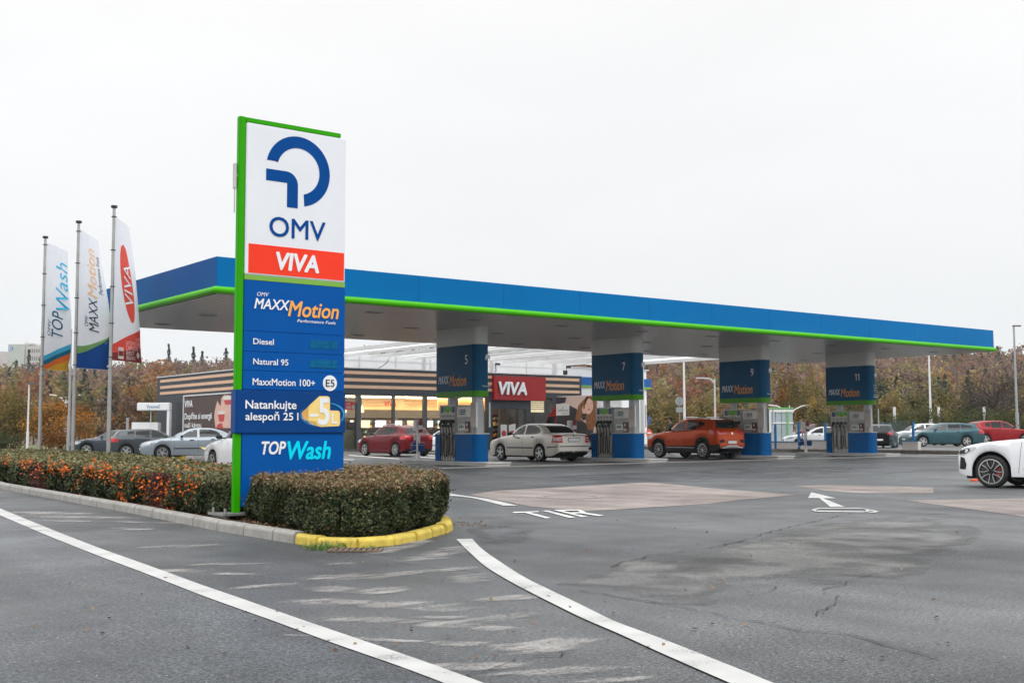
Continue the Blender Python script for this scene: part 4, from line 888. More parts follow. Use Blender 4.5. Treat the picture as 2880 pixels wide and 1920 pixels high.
# ================================================================== SHOP
YF = 69.0; SX0, SX1, SY1, SZ = 33.95, 60.2, 90.1, 5.6
m_wall = M('shop_wall_grey', (.038, .050, .062), .55, 0, .08, 1); m_peach = M('slat_peach', (.72, .46, .31), .5, 0, .06, 2); m_par = M('parapet_white', (.72, .72, .71), .5)
m_mull = M('mullion_grey', (.075, .085, .095), .4, .2); m_floor = M('shop_floor', (.35, .32, .29), .5); m_inwall = M('shop_inner_wall', (.42, .40, .37), .7); m_ceil = M('shop_ceiling', (.30, .28, .26), .7)
m_glass = pane_glass('shop_glass', (.90, .92, .91), 1.35)
m_bandlit = M('lit_header_band', (.85, .50, .22), .5, 0, .12, 1.5, emit=.42); m_slat = M('lit_slat', (.95, .55, .22), .5, 0, .1, 1, emit=.35); m_spot = M('spot_lamp', (1, .86, .62), .5, emit=9)
m_ceillit = M('lit_ceiling_strip', (1, .80, .52), .5, emit=14)
X = lambda px, Y=YF: PY(px, 1150, Y).x
shop = thing('shop_building', 'dark grey petrol station shop with peach slat fascia and lit windows', 'shop', (SX0, YF, 0))
mb = MB()
mb.box(SX0, SX1, YF+.0, YF+.25, 3.83, SZ)                                   # front fascia
mb.box(SX0, SX0+.25, YF+.25, SY1, 0, SZ); mb.box(SX1-.25, SX1, YF+.25, SY1, 0, SZ); mb.box(SX0+.25, SX1-.25, SY1-.25, SY1, 0, SZ)
xw0, xw1, xd0, xd1, xr0, xr1 = X(990), X(1371), X(1386), X(1478), X(1493), X(1552)
mb.box(SX0, xw0-4.5, YF, YF+.25, 0, 3.83); mb.box(xw1-.05, xd0, YF, YF+.25, 0, 3.83); mb.box(xd0, xd1, YF, YF+.25, 2.95, 3.83); mb.box(xd1, xr0, YF, YF+.25, 0, 3.83); mb.box(xr1, SX1, YF, YF+.25, 0, 3.83)
mb.build('wall', m_wall, shop)
mb = MB(); mb.box(SX0-.06, SX1+.06, YF-.06, YF+.3, SZ+.002, SZ+.07); mb.box(SX0-.06, SX0+.3, YF+.31, SY1+.06, SZ+.002, SZ+.07); mb.box(SX1-.3, SX1+.06, YF+.31, SY1+.06, SZ+.002, SZ+.07); mb.build('parapet_cap', m_par, shop)
mb = MB(); mb.box(SX0+.26, SX1-.26, YF+.26, SY1-.26, SZ-.4, SZ-.2); mb.build('roof', m_roof, shop)
for z0, z1 in ((5.20, 5.41), (4.705, 4.925), (4.24, 4.455)):
    mb = MB(); mb.box(SX0-.035, X(1383), YF-.04, YF-.001, z0, z1); mb.box(X(1527), X(1629), YF-.04, YF-.001, z0, z1); mb.box(SX0-.036, SX0-.001, YF-.04, SY1-.7, z0, z1); mb.build('facade_slat', m_peach, shop)
# red sign box
mb = MB(); a, b = X(1383), X(1527); mb.box(a, b, YF-.35, YF-.042, 3.62, 5.40)
rs = mb.build('sign_box', M('shop_sign_red', (.34, .007, .009), .4, 0, .05, .6), shop)
q0, q1 = PY(1200+752/3.733, 1096, YF-.36), PY(1200+1040/3.733, 1096, YF-.36)
for k in range(7): letter('lettering', 'VIVA', m_lett if k == 6 else M('letter_edge', (.35, .33, .33), .5), rs, (q0.x, YF-.355-.02*k, 4.06), AF, AZ, q1.x-q0.x, .87, .05, .14, .004)
# glazing
for i, (pa, pb) in enumerate(((900, 1003), (1015, 1105), (1110, 1192), (1201, 1279), (1288, 1371))):
    a, b = X(pa), X(pb)
    mb = MB(); mb.box(a, b, YF+.08, YF+.10, .15, 3.75); mb.build('window', m_glass, shop)
for pa, pb in ((1003, 1015), (1105, 1110.5), (1192, 1201), (1279, 1288)):
    mb = MB(); mb.box(X(pa), X(pb), YF-.03, YF+.22, 0, 3.828); mb.build('mullion', m_mull, shop)
mb = MB(); mb.box(xw0-4.5, xw1-.05, YF+.02, YF+.2, .001, .15); mb.box(xw0-4.5, xw1-.05, YF+.05, YF+.15, 3.751, 3.829); mb.build('window_frame', m_mull, shop)
mb = MB(); mb.box(xr0+.01, xr1-.01, YF+.08, YF+.1, .15, 3.75); mb.build('window', m_glass, shop)
m_stick = M('door_sticker', (.62, .63, .58), .5)
for pa, pb, st in ((1386, 1405, 0), (1408, 1430, 1), (1431, 1454, 2), (1460, 1478, 0)):
    a, b = X(pa), X(pb); mb = MB(); mb.box(a, b, YF+.1, YF+.12, .05, 2.93); d = mb.build('door', m_glass, shop)
    mb = MB(); mb.box(a-.03, a+.04, YF+.06, YF+.099, 0, 2.94); mb.box(b-.04, b+.03, YF+.06, YF+.099, 0, 2.94); mb.build('door_frame', m_mull, d)
    if st:
        mb = MB(); zz_ = [(a+.06, .45), (b-.06, .75), (b-.06, 1.9), (a+.06, 1.75)] if st == 2 else [(a+.06, .4), (b-.06, .4), (b-.06, 1.8), (a+.06, 1.8)]
        mb.add([(x, YF+.095, z) for x, z in zz_], [(0, 1, 2, 3)]); s_ = mb.build('door_sticker', m_stick, d)
        mb = MB(); mb.lathe([(0, 0), (.22, 0)], ((a+b)/2, YF+.09, 1.15), 'y', 20); mb.build('sticker_print', M('sticker_red', (.45, .05, .06), .5), s_)
mb = MB(); mb.box(SX0+.26, SX1-.26, YF+.26, SY1-.26, .005, .02); mb.build('floor', m_floor, shop)
mb = MB(); mb.box(SX0+.26, SX1-.26, YF+7.2, YF+7.4, .02, 3.9); mb.build('inner_wall', m_inwall, shop)
mb = MB(); mb.box(SX0+.26, SX1-.26, YF+.26, YF+7.2, 3.86, 3.95); mb.build('ceiling', m_ceil, shop)
for k in range(9):
    x = 38.5+k*1.9
    for y in (70.6, 72.4, 74.2):
        mb = MB(); mb.cyl((x+.4*(k % 2), y, 3.80), (x+.4*(k % 2), y, 3.855), .11, None, 10); mb.build('spot_lamp', m_spot, shop)
mb = MB()
for y in (71.2, 74.6): mb.box(37, 52.3, y, y+.12, 3.82, 3.855)
mb.build('ceiling_strip', m_ceillit, shop)
# lit header above the counter
za, zb_ = PY(1100, 1152, 73.5).z, PY(1100, 1121, 73.5).z
mb = MB(); mb.box(PY(1024, 1140, 73.5).x, PY(1230, 1140, 73.5).x, 73.5, 73.7, za, zb_); hd = mb.build('lit_header', m_bandlit, shop)
mb = MB()
for k in range(5):
    z = za+.25+(zb_-za-.3)*k/5; x0_, x1_ = PY(1024, 1140, 73.5).x, PY(1230, 1140, 73.5).x
    mb.box(x0_+.05, x0_+2.2+random.uniform(-.5, .5), 73.485, 73.499, z, z+.03); mb.box(x1_-2.6+random.uniform(-.5, .5), x1_-.05, 73.485, 73.499, z, z+.03)
mb.build('slat_shadow_gap', M('header_gap', (.25, .13, .05), .6), hd)
q0, q1 = PY(960+455/3.733, 1143, 73.45), PY(960+577/3.733, 1143, 73.45); letter('lettering', 'VIVA', M('shop_letter_red', (.65, .05, .04), .5, emit=.3), hd, (q0.x, 73.48, za+.25), AF, AZ, q1.x-q0.x, .36, .04, .15, .004)
for pa, pb in ((1232, 1280), (1290, 1370)):
    a, b = PY(pa, 1140, 71.5).x, PY(pb, 1140, 71.5).x
    mb = MB(); mb.box(a, b, 71.5, 71.6, 2.85, 3.75)
    hb2 = mb.build('lit_header', m_bandlit, shop)
    mb = MB()
    for k in range(5): mb.box(a+.02, b-.02, 71.48, 71.499, 2.95+.16*k, 3.05+.16*k)
    mb.build('lit_slat', m_slat, hb2)
a, b = X(1495), X(1544); mb = MB(); mb.box(a, b, YF+.6, YF+.7, 2.75, 3.6); lb = mb.build('lit_header', M('lit_blind', (1, .80, .52), .5, emit=.8), shop)
mb = MB()
for k in range(4): mb.box(a, b, YF+.585, YF+.599, 2.98+.16*k, 3.03+.16*k)
mb.build('slat_shadow_gap', M('header_gap', (.25, .13, .05), .6), lb)
for px in (970, 1019):
    p_ = PY(px, 1151, 69.9); mb = MB(); mb.lathe([(.02, .35), (.10, .1), (.13, -.12), (.10, -.22), (0, -.22)], (p_.x, p_.y, p_.z), n=14); mb.cyl((p_.x, p_.y, p_.z+.35), (p_.x, p_.y, 3.86), .01, None, 5)
    o = mb.build('pendant_lamp', M('pendant_lit', (1, .78, .52), .5, emit=1.6), smooth=True); tag(o, 'glowing pendant lamp hanging in the shop window, %s' % ('just right of the price totem' if px < 1000 else 'right of the first dark window post'), 'lamp', 'pendant lamps in the shop window')
for k in range(4):      # the shop's own ceiling lamps
    ld = bpy.data.lights.new('shop_ceiling_lamp', 'AREA'); ld.energy = 150; ld.color = (1, .80, .56); ld.shape = 'RECTANGLE'; ld.size = 3.6; ld.size_y = 1.2
    lo = bpy.data.objects.new('shop_ceiling_lamp', ld); COL.objects.link(lo); lo.location = (39.5+4*k, 71.9, 3.78); lo.parent = None
# shelving, counters and goods
GOODS = [(.45, .05, .04), (.55, .38, .12), (.16, .20, .06), (.05, .18, .28), (.5, .46, .40), (.20, .09, .04), (.62, .58, .50), (.04, .05, .09), (.35, .15, .05), (.10, .26, .24)]
m_shelf = M('shelf_wood', (.16, .10, .06), .6, 0, .2, 3); m_goods = M('goods', (1, 1, 1), .5, attr=True, var=.1)
def goods(parent, boxes, name='goods'):
    mb = MB(); tn = []
    for bx, c in boxes: mb.box(*bx); tn += [c]*6
    o = mb.build(name, m_goods, parent); at = o.data.attributes.new('tint', 'FLOAT_COLOR', 'FACE')
    at.data.foreach_set('color', np.concatenate([np.array(tn), np.ones((len(tn), 1))], 1).ravel().astype(np.float32)); o['kind'] = 'stuff'; return o
def shelf(x0, x1, y, h_, label, dim=1.0):
    t = thing('shelf_unit', label, 'shelf', ((x0+x1)/2, y, 0), 0, 'shelf units inside the shop')
    mb = MB(); mb.box(x0, x1, y+.38, y+.42, .02, h_); n = max(2, int(h_/.38))
    for k in range(n+1): mb.box(x0, x1, y, y+.379, .04+k*(h_-.08)/n, .07+k*(h_-.08)/n)
    mb.build('rack', m_shelf, t); bs = []
    for k in range(n):
        z = .072+k*(h_-.08)/n; x = x0+.03
        while x < x1-.12:
            w_ = random.uniform(.06, .16); hh = random.uniform(.12, .26); c = np.array(random.choice(GOODS))*random.uniform(.6, 1.4)*dim
            bs.append(((x, x+w_-.01, y+.03, y+.25, z, z+hh), tuple(c))); x += w_
    goods(t, bs); return t
xs = [X(p_, 72) for p_ in (1022, 1062, 1104, 1150, 1196, 1240, 1285, 1330)]
names = ['low shelf of snacks just right of the first dark window post', 'low shelf of goods left of the second window post', 'low shelf of goods behind the red hatchback roof', 'low shelf of goods behind the person in beige', 'low shelf of goods behind the white service post', 'low shelf of goods left of the pump numbered 5', 'low shelf of goods seen through the pump numbered 5']
for k in range(7): shelf(xs[k]+.08, xs[k+1]-.08, 71.2+.5*(k % 2), 1.45, names[k])
for k in range(11):
    x_ = 38.2+1.42*k; mb = MB(); mb.box(x_, x_+.95, 75.52, 75.55, 1.55+.05*(k % 3), 2.15); mb.build('glow_panel', M(['glow_panel_white', 'glow_panel_cream', 'glow_panel_pale'][k % 3], [(1, .93, .82), (1, .80, .55), (.85, .92, 1)][k % 3], .5, 0, .5, 6, emit=1.1), shop)  # glowing panels added along the back wall to brighten the shelves
for k in range(5): shelf(38+3.2*k, 40.9+3.2*k, 75.6, 2.35, ['tall back wall shelf at the left end, behind the coffee counter', 'tall back wall shelf under the left part of the lit VIVA header', 'tall back wall shelf under the middle of the lit VIVA header', 'tall back wall shelf under the right end of the lit VIVA header', 'tall back wall shelf at the right, beside the entrance wall'][k], 1.3)
shelf(X(1387, 70.2), X(1404, 70.2), 70.0, 2.6, 'narrow shelf of drinks behind the left entrance pane', 1.3)
t = thing('coffee_counter', 'greenish wooden coffee counter behind the first shop window', 'counter', (X(980), 69.8, 0))
a, b = X(972, 69.6), X(1002, 69.6)
mb = MB(); mb.box(a-1.5, b, 69.55, 70.3, .02, 1.42); mb.build('counter', M('counter_wood', (.21, .21, .13), .6, 0, .25, 4), t)
mb = MB(); mb.box(a+.1, b-.05, 70.35, 71.0, .02, 2.1); mb.build('back_panel', m_shelf, t)
mb = MB(); mb.bbox(X(983, 69.8), X(999, 69.8), 69.65, 70.15, 1.42, 1.95, .04); mb.box(X(985, 69.8), X(997, 69.8), 69.62, 69.66, 1.5, 1.8)
tag(mb.build('coffee_machine', m_black, bevel=.02), 'black coffee machine standing on the greenish counter in the shop', 'coffee machine')
mb = MB(); pa, pb = PY(969, 1129, 69.7), PY(1000, 1152, 69.7); mb.box(pa.x, pb.x, 69.7, 69.74, pb.z, pa.z); ps = mb.build('hanging_poster', M('poster_red', (.60, .02, .02), .5, emit=.25)); tag(ps, 'red poster with a white cup hanging behind the first shop window', 'poster')
mb = MB(); cxx = X(995, 69.7); mb.add([(cxx-.18, 69.69, pa.z-.25), (cxx+.2, 69.69, pa.z-.2), (cxx+.12, 69.69, pb.z+.05), (cxx-.1, 69.69, pb.z+.03)], [(0, 1, 2, 3)]); mb.build('cup_print', m_lett, ps)
mb = MB()
for k, (z, wd_) in enumerate(((pa.z-.16, .3), (pa.z-.36, .36), (pa.z-.46, .42))): mb.box(pa.x+.15, pa.x+.15+wd_, 69.69, 69.695, z, z+.05)
mb.build('text_line', m_lett, ps)
# side wall: door and banner (plane X = SX0)
AS = Vector((0, -1, 0))
pxs = lambda x, y: PX(420+x/5.227, 1020+y/5.227, SX0-.05)
d0, d1 = pxs(398, 575), pxs(495, 985); mb = MB(); mb.box(SX0-.04, SX0-.002, d1.y, d0.y, 0, d0.z); mb.build('side_door', M('door_dark', (.016, .024, .030), .5), shop)
b0, b1 = pxs(512, 480), pxs(1290, 985); zt2, zb3 = b0.z, .9
mb = MB(); yb0, yb1 = b0.y, b1.y-2
for (ya, yb, za2, zb2) in ((yb1, yb0, zt2-.09, zt2), (yb1, yb0, zb3-.09, zb3), (yb0-.09, yb0, zb3, zt2-.09), (yb1, yb1+.09, zb3, zt2-.09)): mb.box(SX0-.14, SX0-.041, ya, yb, za2, zb2)
ban = thing('advert_banner', 'brown coffee banner in a white frame on the shop side wall', 'banner', (SX0, (yb0+yb1)/2, zb3)); mb.build('banner_frame', m_par, ban)
m_bbr = M('banner_brown', (.085, .055, .050), .55, 0, .15, 1.2, bump=.3)
mb = MB(); ny, nz2 = 30, 10; vs = []
for j in range(nz2+1):
    for k in range(ny+1):
        y = yb0-.1+(yb1-yb0+.2)*k/ny; z = zb3+.02+(zt2-.12-zb3)*j/nz2; vs.append((SX0-.075+.02*math.sin(k*1.7+j*.8)*(j/nz2)**2, y, z))
mb.add(vs, [(j*(ny+1)+k, j*(ny+1)+k+1, (j+1)*(ny+1)+k+1, (j+1)*(ny+1)+k) for j in range(nz2) for k in range(ny)]); mb.build('banner_sheet', m_bbr, ban, smooth=True)
def bt(body, x0, x1, yb, yt, bold=.02, shear=0):
    a, b, c = pxs(x0, yb), pxs(x1, yb), pxs(x0, yt); letter('lettering', body, m_lett, ban, (SX0-.11, a.y, a.z), AS, AZ, a.y-b.y, c.z-a.z, bold, shear, .004)
bt('VIVA', 533, 645, 652, 560, .04, .1); bt('Doplňte si energii', 530, 930, 828, 745, .03); bt('naší kávou', 530, 775, 950, 878, .03)
m_ppk = M('banner_pink', (.72, .45, .36), .5, 0, .1, 2); m_pcup = M('banner_cup_red', (.55, .05, .05), .5); m_pwh = M('banner_cup_white', (.75, .70, .66), .5)
def bp(pts, m, lift, name):
    mb = MB(); mb.add([(SX0-.112-lift, pxs(*q).y, pxs(*q).z) for q in pts], [tuple(range(len(pts)))]); mb.build(name, m, ban)
bp([(965, 800), (975, 700), (1010, 555), (1060, 640), (1070, 520), (1110, 470), (1230, 480), (1290, 560), (1290, 960), (985, 955)], m_ppk, .0, 'hand_print')
bp([(1100, 500), (1170, 480), (1235, 500), (1245, 530), (1100, 540)], m_pwh, .006, 'cup_print'); bp([(1108, 550), (1230, 545), (1215, 610), (1130, 615)], m_pcup, .006, 'cup_print')
bp([(1020, 720), (1065, 700), (1120, 715), (1125, 750), (1020, 755)], m_pwh, .006, 'cup_print'); bp([(1022, 760), (1122, 757), (1108, 860), (1040, 862)], m_pcup, .006, 'cup_print'); bp([(990, 960), (1020, 900), (1080, 885), (1100, 965)], m_pcup, .006, 'cup_print')
pw = lambda x, y: pxs(x, y)

# ---- tall translucent roof between the pumps and the shop
m_memb = M('roof_sheet_white', (.93, .93, .93), .6, 0, .05, 1, transl=.72); m_beam = M('beam_white', (.80, .80, .79), .5, 0, .05, 1, transl=.25); m_sky = M('skylight_sheet', (.93, .94, .95), .3, 0, .02, 1, transl=.85)
rc = thing('linking_roof', 'white translucent roof with skylight strips between the fuel canopy and the shop', 'roof', (38.4, 44, 0))
RX0, RX1, RY0, RY1, RZ = 37.6, 63.6, 43.2, 71.0, 6.72
strips = [(40.2, 42.2), (46.1, 48.1), (52.0, 54.0), (57.9, 59.9)]
mb = MB(); x = RX0
for a, b in strips+[(RX1, RX1)]: mb.add([(x, RY0, RZ), (a, RY0, RZ), (a, RY1, RZ), (x, RY1, RZ)], [(0, 1, 2, 3)]); x = b
mb.build('roof_sheet', m_memb, rc)
mb = MB()
for a, b in strips: mb.add([(a+.01, RY0, RZ+.17), (b-.01, RY0, RZ+.17), (b-.01, RY1, RZ+.17), (a+.01, RY1, RZ+.17)], [(0, 1, 2, 3)])
mb.build('skylight', m_sky, rc)
mb = MB()
for a, b in strips:
    for x in (a-.09, b+.0): mb.box(x, x+.09, RY0, RY1, RZ-.20, RZ-.002)
    y = RY0+.5
    while y < RY1: mb.box(a+.001, b-.001, y, y+.07, RZ-.05, RZ+.06); y += 2.0
for x in (43.7, 44.9, 49.6, 50.8, 55.5, 56.7): mb.box(x, x+.06, RY0, RY1, RZ-.1, RZ-.002)
mb.box(RX1-.12, RX1, RY0, RY1, RZ-.25, RZ-.003); mb.box(RX0, RX0+.12, RY0, RY1, RZ-.25, RZ-.003); mb.build('beam', m_beam, rc)
mb = MB(); mb.add([(RX0, RY1+.01, 5.45), (60.3, RY1+.01, 5.45), (60.3, RY1+.01, RZ+.02), (RX0, RY1+.01, RZ+.02)], [(0, 1, 2, 3)]); bw = mb.build('back_wall', M('panel_white', (.82, .82, .82), .5, 0, .05, 1, transl=.4), rc)
mb = MB()
for x in (38.2, 41.2, 44.2, 47.2, 50.2, 53.2, 56.2, 59.2): mb.box(x, x+.10, RY1-.05, RY1+.009, 5.5, RZ-.004)
mb.box(RX0, 60.3, RY1-.03, RY1+.008, 6.25, 6.33); mb.build('wall_post', m_beam, bw)
for x in (RX0+.4, 45, 51, 57, 63.9):
    mb = MB(); mb.box(x, x+.22, 68.55 if x < 60 else 66, 68.77 if x < 60 else 66.22, 0 if x > 60 else 5.68, RZ-.21); mb.build('support_post', m_beam, rc)
m_cable = M('cable_black', (.02, .02, .02), .5)
for (px, dx, lab) in ((1065, .8, 'curved black cable on the shop parapet left of the header numbered 5'), (1392, .35, 'curved black cable on the shop parapet above the red sign'), (1592, .4, 'dark floodlight bracket on the shop parapet near its right end')):
    p_ = PY(px, 1035, YF+.05); z = SZ+.07; mb = MB()
    mb.tube([(p_.x, p_.y, z), (p_.x+dx*.35, p_.y, z+.14), (p_.x+dx*.2 if px > 1300 else p_.x+dx*.8, p_.y, z+.38), (p_.x+dx*(.0 if px > 1300 else 1), p_.y, z+.62)], .025, 6)
    if px > 1300: mb.box(p_.x+.1, p_.x+.42, p_.y-.1, p_.y+.1, z+.55, z+.7)
    if px == 1592: mb.bbox(p_.x-.25, p_.x+.05, p_.y-.1, p_.y+.1, z, z+.35, .04)
    tag(mb.build('roof_cable' if px < 1500 else 'floodlight_bracket', m_cable, smooth=True), lab, 'cable' if px < 1500 else 'bracket')

# ---- white car wash building right of the shop
cw = thing('wash_building', 'white wash hall with a blue and green band, right of the shop', 'building', (60.4, 71, 0))
mb = MB(); mb.box(60.42, 69.45, 71.2, 84, 0, 6.42); mb.build('wall', M('render_white', (.88, .89, .90), .6, 0, .04, .6), cw)
mb = MB(); mb.box(60.40, 69.9, 71.08, 71.199, 5.02, 5.70); mb.box(69.451, 69.9, 71.2, 84, 5.02, 5.70); mb.build('blue_band', M('wash_band_blue', (.003, .11, .40), .4), cw)
mb = MB(); mb.box(60.40, 69.9, 71.07, 71.199, 4.86, 5.018); mb.box(69.451, 69.9, 71.2, 84, 4.86, 5.018); mb.build('green_band', m_lime, cw)
mb = MB(); mb.box(60.3, 69.7, 71.1, 84.1, 6.422, 6.50); mb.build('roof_edge', m_par, cw)
q0, q1 = PY(1827, 1193, 71.2), PY(1827, 1169, 71.2); letter('lettering', 'JUNIOR', M('wash_letter_blue', (.01, .13, .42), .5), cw, (q0.x+.1, 71.195, q0.z), Vector((0, 0, 1)), Vector((-1, 0, 0)), q1.z-q0.z, .28, .03, 0, .004)
q = PY(1825, 1217, 71.2); mb = MB(); mb.lathe([(0, 0), (.32, 0), (.32, .02)], (q.x, 71.17, q.z), 'y', 24); ne = mb.build('no_entry_disc', M('no_entry_red', (.75, .10, .06), .5), cw)
mb = MB(); mb.box(q.x-.22, q.x+.22, 71.15, 71.168, q.z-.06, q.z+.06); mb.build('white_bar', m_lett, ne)

# ---- red box van with a photo advert
VX = 54.0
van = thing('box_van', 'red box van carrying a large photo advert, parked before the shop entrance', 'van', (VX+1.1, 61, 0))
m_vred = M('van_red', (.30, .006, .010), .3, 0, .08, 2, spec=.3); m_dglass = M('car_glass', (.012, .016, .017), .05, 0, .1, 1, spec=.38); m_tyre = M('tyre_rubber', (.016, .016, .017), .8, 0, .15, 6); m_alloy = M('alloy_silver', (.55, .55, .54), .35, .7, .08, 5)
VY0, VY1 = 60.1, 64.7
mb = MB(); mb.box(VX, VX+2.2, VY0, VY1, 1.05, 3.80); bx = mb.build('cargo_box', m_par, van, bevel=.03)
mb = MB(); mb.box(VX+.08, VX+1.09, VY0-.025, VY0-.001, 1.12, 3.7); mb.box(VX+1.11, VX+2.12, VY0-.025, VY0-.001, 1.12, 3.7); mb.build('rear_door', M('van_door_white', (.74, .74, .72), .4), bx)
mb = MB(); mb.box(VX+.25, VX+1.95, VY0+.2, 66.6, .55, 1.04); mb.build('chassis', m_black, van)
prof = [(64.72, .5), (67.3, .5), (67.45, .85), (67.3, 1.25), (66.5, 1.42), (65.75, 2.45), (65.4, 2.62), (64.72, 2.62)]
mb = MB(); mb.add([(VX+.12, y, z) for y, z in prof]+[(VX+2.08, y, z) for y, z in prof], [tuple(range(8)), tuple(range(15, 7, -1))]+[(i, (i+1) % 8, 8+(i+1) % 8, 8+i) for i in range(8)]); cab = mb.build('cab', m_vred, van, bevel=.04)
mb = MB(); mb.add([(VX+.115, y, z) for y, z in ((64.95, 1.5), (66.35, 1.5), (65.75, 2.3), (64.95, 2.42))], [(0, 1, 2, 3)]); mb.build('side_window', m_dglass, cab)
mb = MB(); mb.add([(VX+.2, 66.53, 1.46), (VX+2.0, 66.53, 1.46), (VX+1.95, 65.80, 2.42), (VX+.25, 65.80, 2.42)], [(0, 1, 2, 3)]); mb.build('windscreen', m_dglass, cab)
mb = MB(); mb.add([(VX+.14, 64.8, 2.63), (VX+2.06, 64.8, 2.63), (VX+2.06, 65.4, 2.63), (VX+.14, 65.4, 2.63), (VX+.14, 64.71, 3.5), (VX+2.06, 64.71, 3.5)], [(0, 1, 2, 3), (3, 2, 5, 4), (0, 3, 4), (1, 5, 2), (0, 4, 5, 1)]); mb.build('air_deflector', m_vred, cab)
def wheel(parent, x, y, z, r, wd, axis='x', side=-1, mt=None, name='wheel'):
    mb = MB(); mb.lathe([(r*.6, -wd/2), (r*.93, -wd/2), (r, -wd/2+.04), (r, wd/2-.04), (r*.93, wd/2), (r*.6, wd/2)], (x, y, z), axis, 24); wh = mb.build(name, m_tyre, parent, smooth=True)
    return wh
for y in (61.3, 62.15, 66.1):
    for x in (VX+.2, VX+2.0):
        wh = wheel(van, x, y, .38, .38, .24); mb = MB(); mb.lathe([(0, -.0), (.23, .0)], (x-.10 if x < VX+1 else x+.10, y, .38), 'x', 18); mb.build('rim', m_alloy, wh)
m_adw = M('advert_wall', (.60, .44, .38), .5, 0, .05, 1); m_adc = M('advert_coat', (.022, .022, .028), .5, 0, .2, 2); m_adh = M('advert_hair', (.23, .085, .030), .5, 0, .45, 5); m_ads = M('advert_skin', (.72, .44, .34), .5, 0, .06, 3); m_adl = M('advert_lip', (.45, .12, .10), .5)
ad = thing('photo_advert', 'photo advert of a smiling long-haired woman on the van side', 'advert', (VX, 60.8, 2.4))
pv = lambda x, y: PX(1500+x/7.84, 1040+y/7.84, VX)
def adp(pts, m, k, name):
    mb = MB(); mb.add([(VX-.012-.004*k, pv(*q).y, pv(*q).z) for q in pts], [tuple(range(len(pts)))]); return mb.build(name, m, ad)
adp([(505, 590), (1230, 560), (1405, 556), (1405, 1440), (510, 1440)], m_adw, 0, 'backdrop')
adp([(505, 590), (735, 605), (705, 720), (560, 750), (505, 750)], m_adc, 1, 'dark_corner')
adp([(800, 780), (960, 860), (1060, 1100), (1330, 1300), (1330, 1440), (510, 1440), (510, 800)], m_adc, 1, 'coat')
adp([(1180, 585), (1225, 600), (1130, 760), (1080, 840), (1100, 1000), (1040, 1130), (980, 1110), (925, 1100), (950, 960), (1000, 780), (1080, 690)], m_adh, 2, 'hair')
adp([(1180, 590), (1330, 570), (1395, 620), (1400, 900), (1385, 1150), (1320, 1330), (1200, 1310), (1165, 1130), (1170, 980), (1100, 860), (1130, 720)], m_adh, 2, 'hair')
adp([(1190, 660), (1230, 620), (1310, 680), (1325, 780), (1320, 860), (1280, 930), (1220, 980), (1175, 960), (1150, 880), (1140, 800)], m_ads, 3, 'face')
adp([(1070, 870), (1150, 850), (1165, 960), (1110, 990)], m_ads, 3, 'hand')
adp([(1080, 960), (1170, 960), (1165, 1100), (1080, 1110)], m_adc, 4, 'sleeve')
for c_ in ((1195, 740), (1290, 745)): adp([(c_[0]-24, c_[1]), (c_[0], c_[1]-8), (c_[0]+24, c_[1]), (c_[0], c_[1]+8)], m_adh, 4, 'eye')
adp([(1190, 865), (1230, 858), (1275, 862), (1240, 890), (1210, 888)], m_adl, 4, 'mouth'); adp([(1232, 770), (1246, 835), (1222, 835)], M('advert_shade', (.58, .33, .25), .5), 4, 'nose')
plate = adp([(510, 752), (800, 745), (802, 995), (512, 1005)], M('advert_plate', (.62, .60, .57), .5), 5, 'name_plate')
def at(body, x0, x1, yb, yt, b_=0):
    a, b, c = pv(x0, yb), pv(x1, yb), pv(x0, yt); letter('lettering', body, m_black, plate, (VX-.033, a.y, a.z), AS, AZ, a.y-b.y, c.z-a.z, b_, 0, .003)
at('café+co', 552, 770, 915, 862); at('delikomat', 625, 768, 968, 945)
mb = MB(); mb.add([(VX-.036, pv(*q).y, pv(*q).z) for q in ((640, 800), (652, 805), (668, 850), (655, 850))], [(0, 1, 2, 3)]); mb.build('steam_mark', m_black, plate)
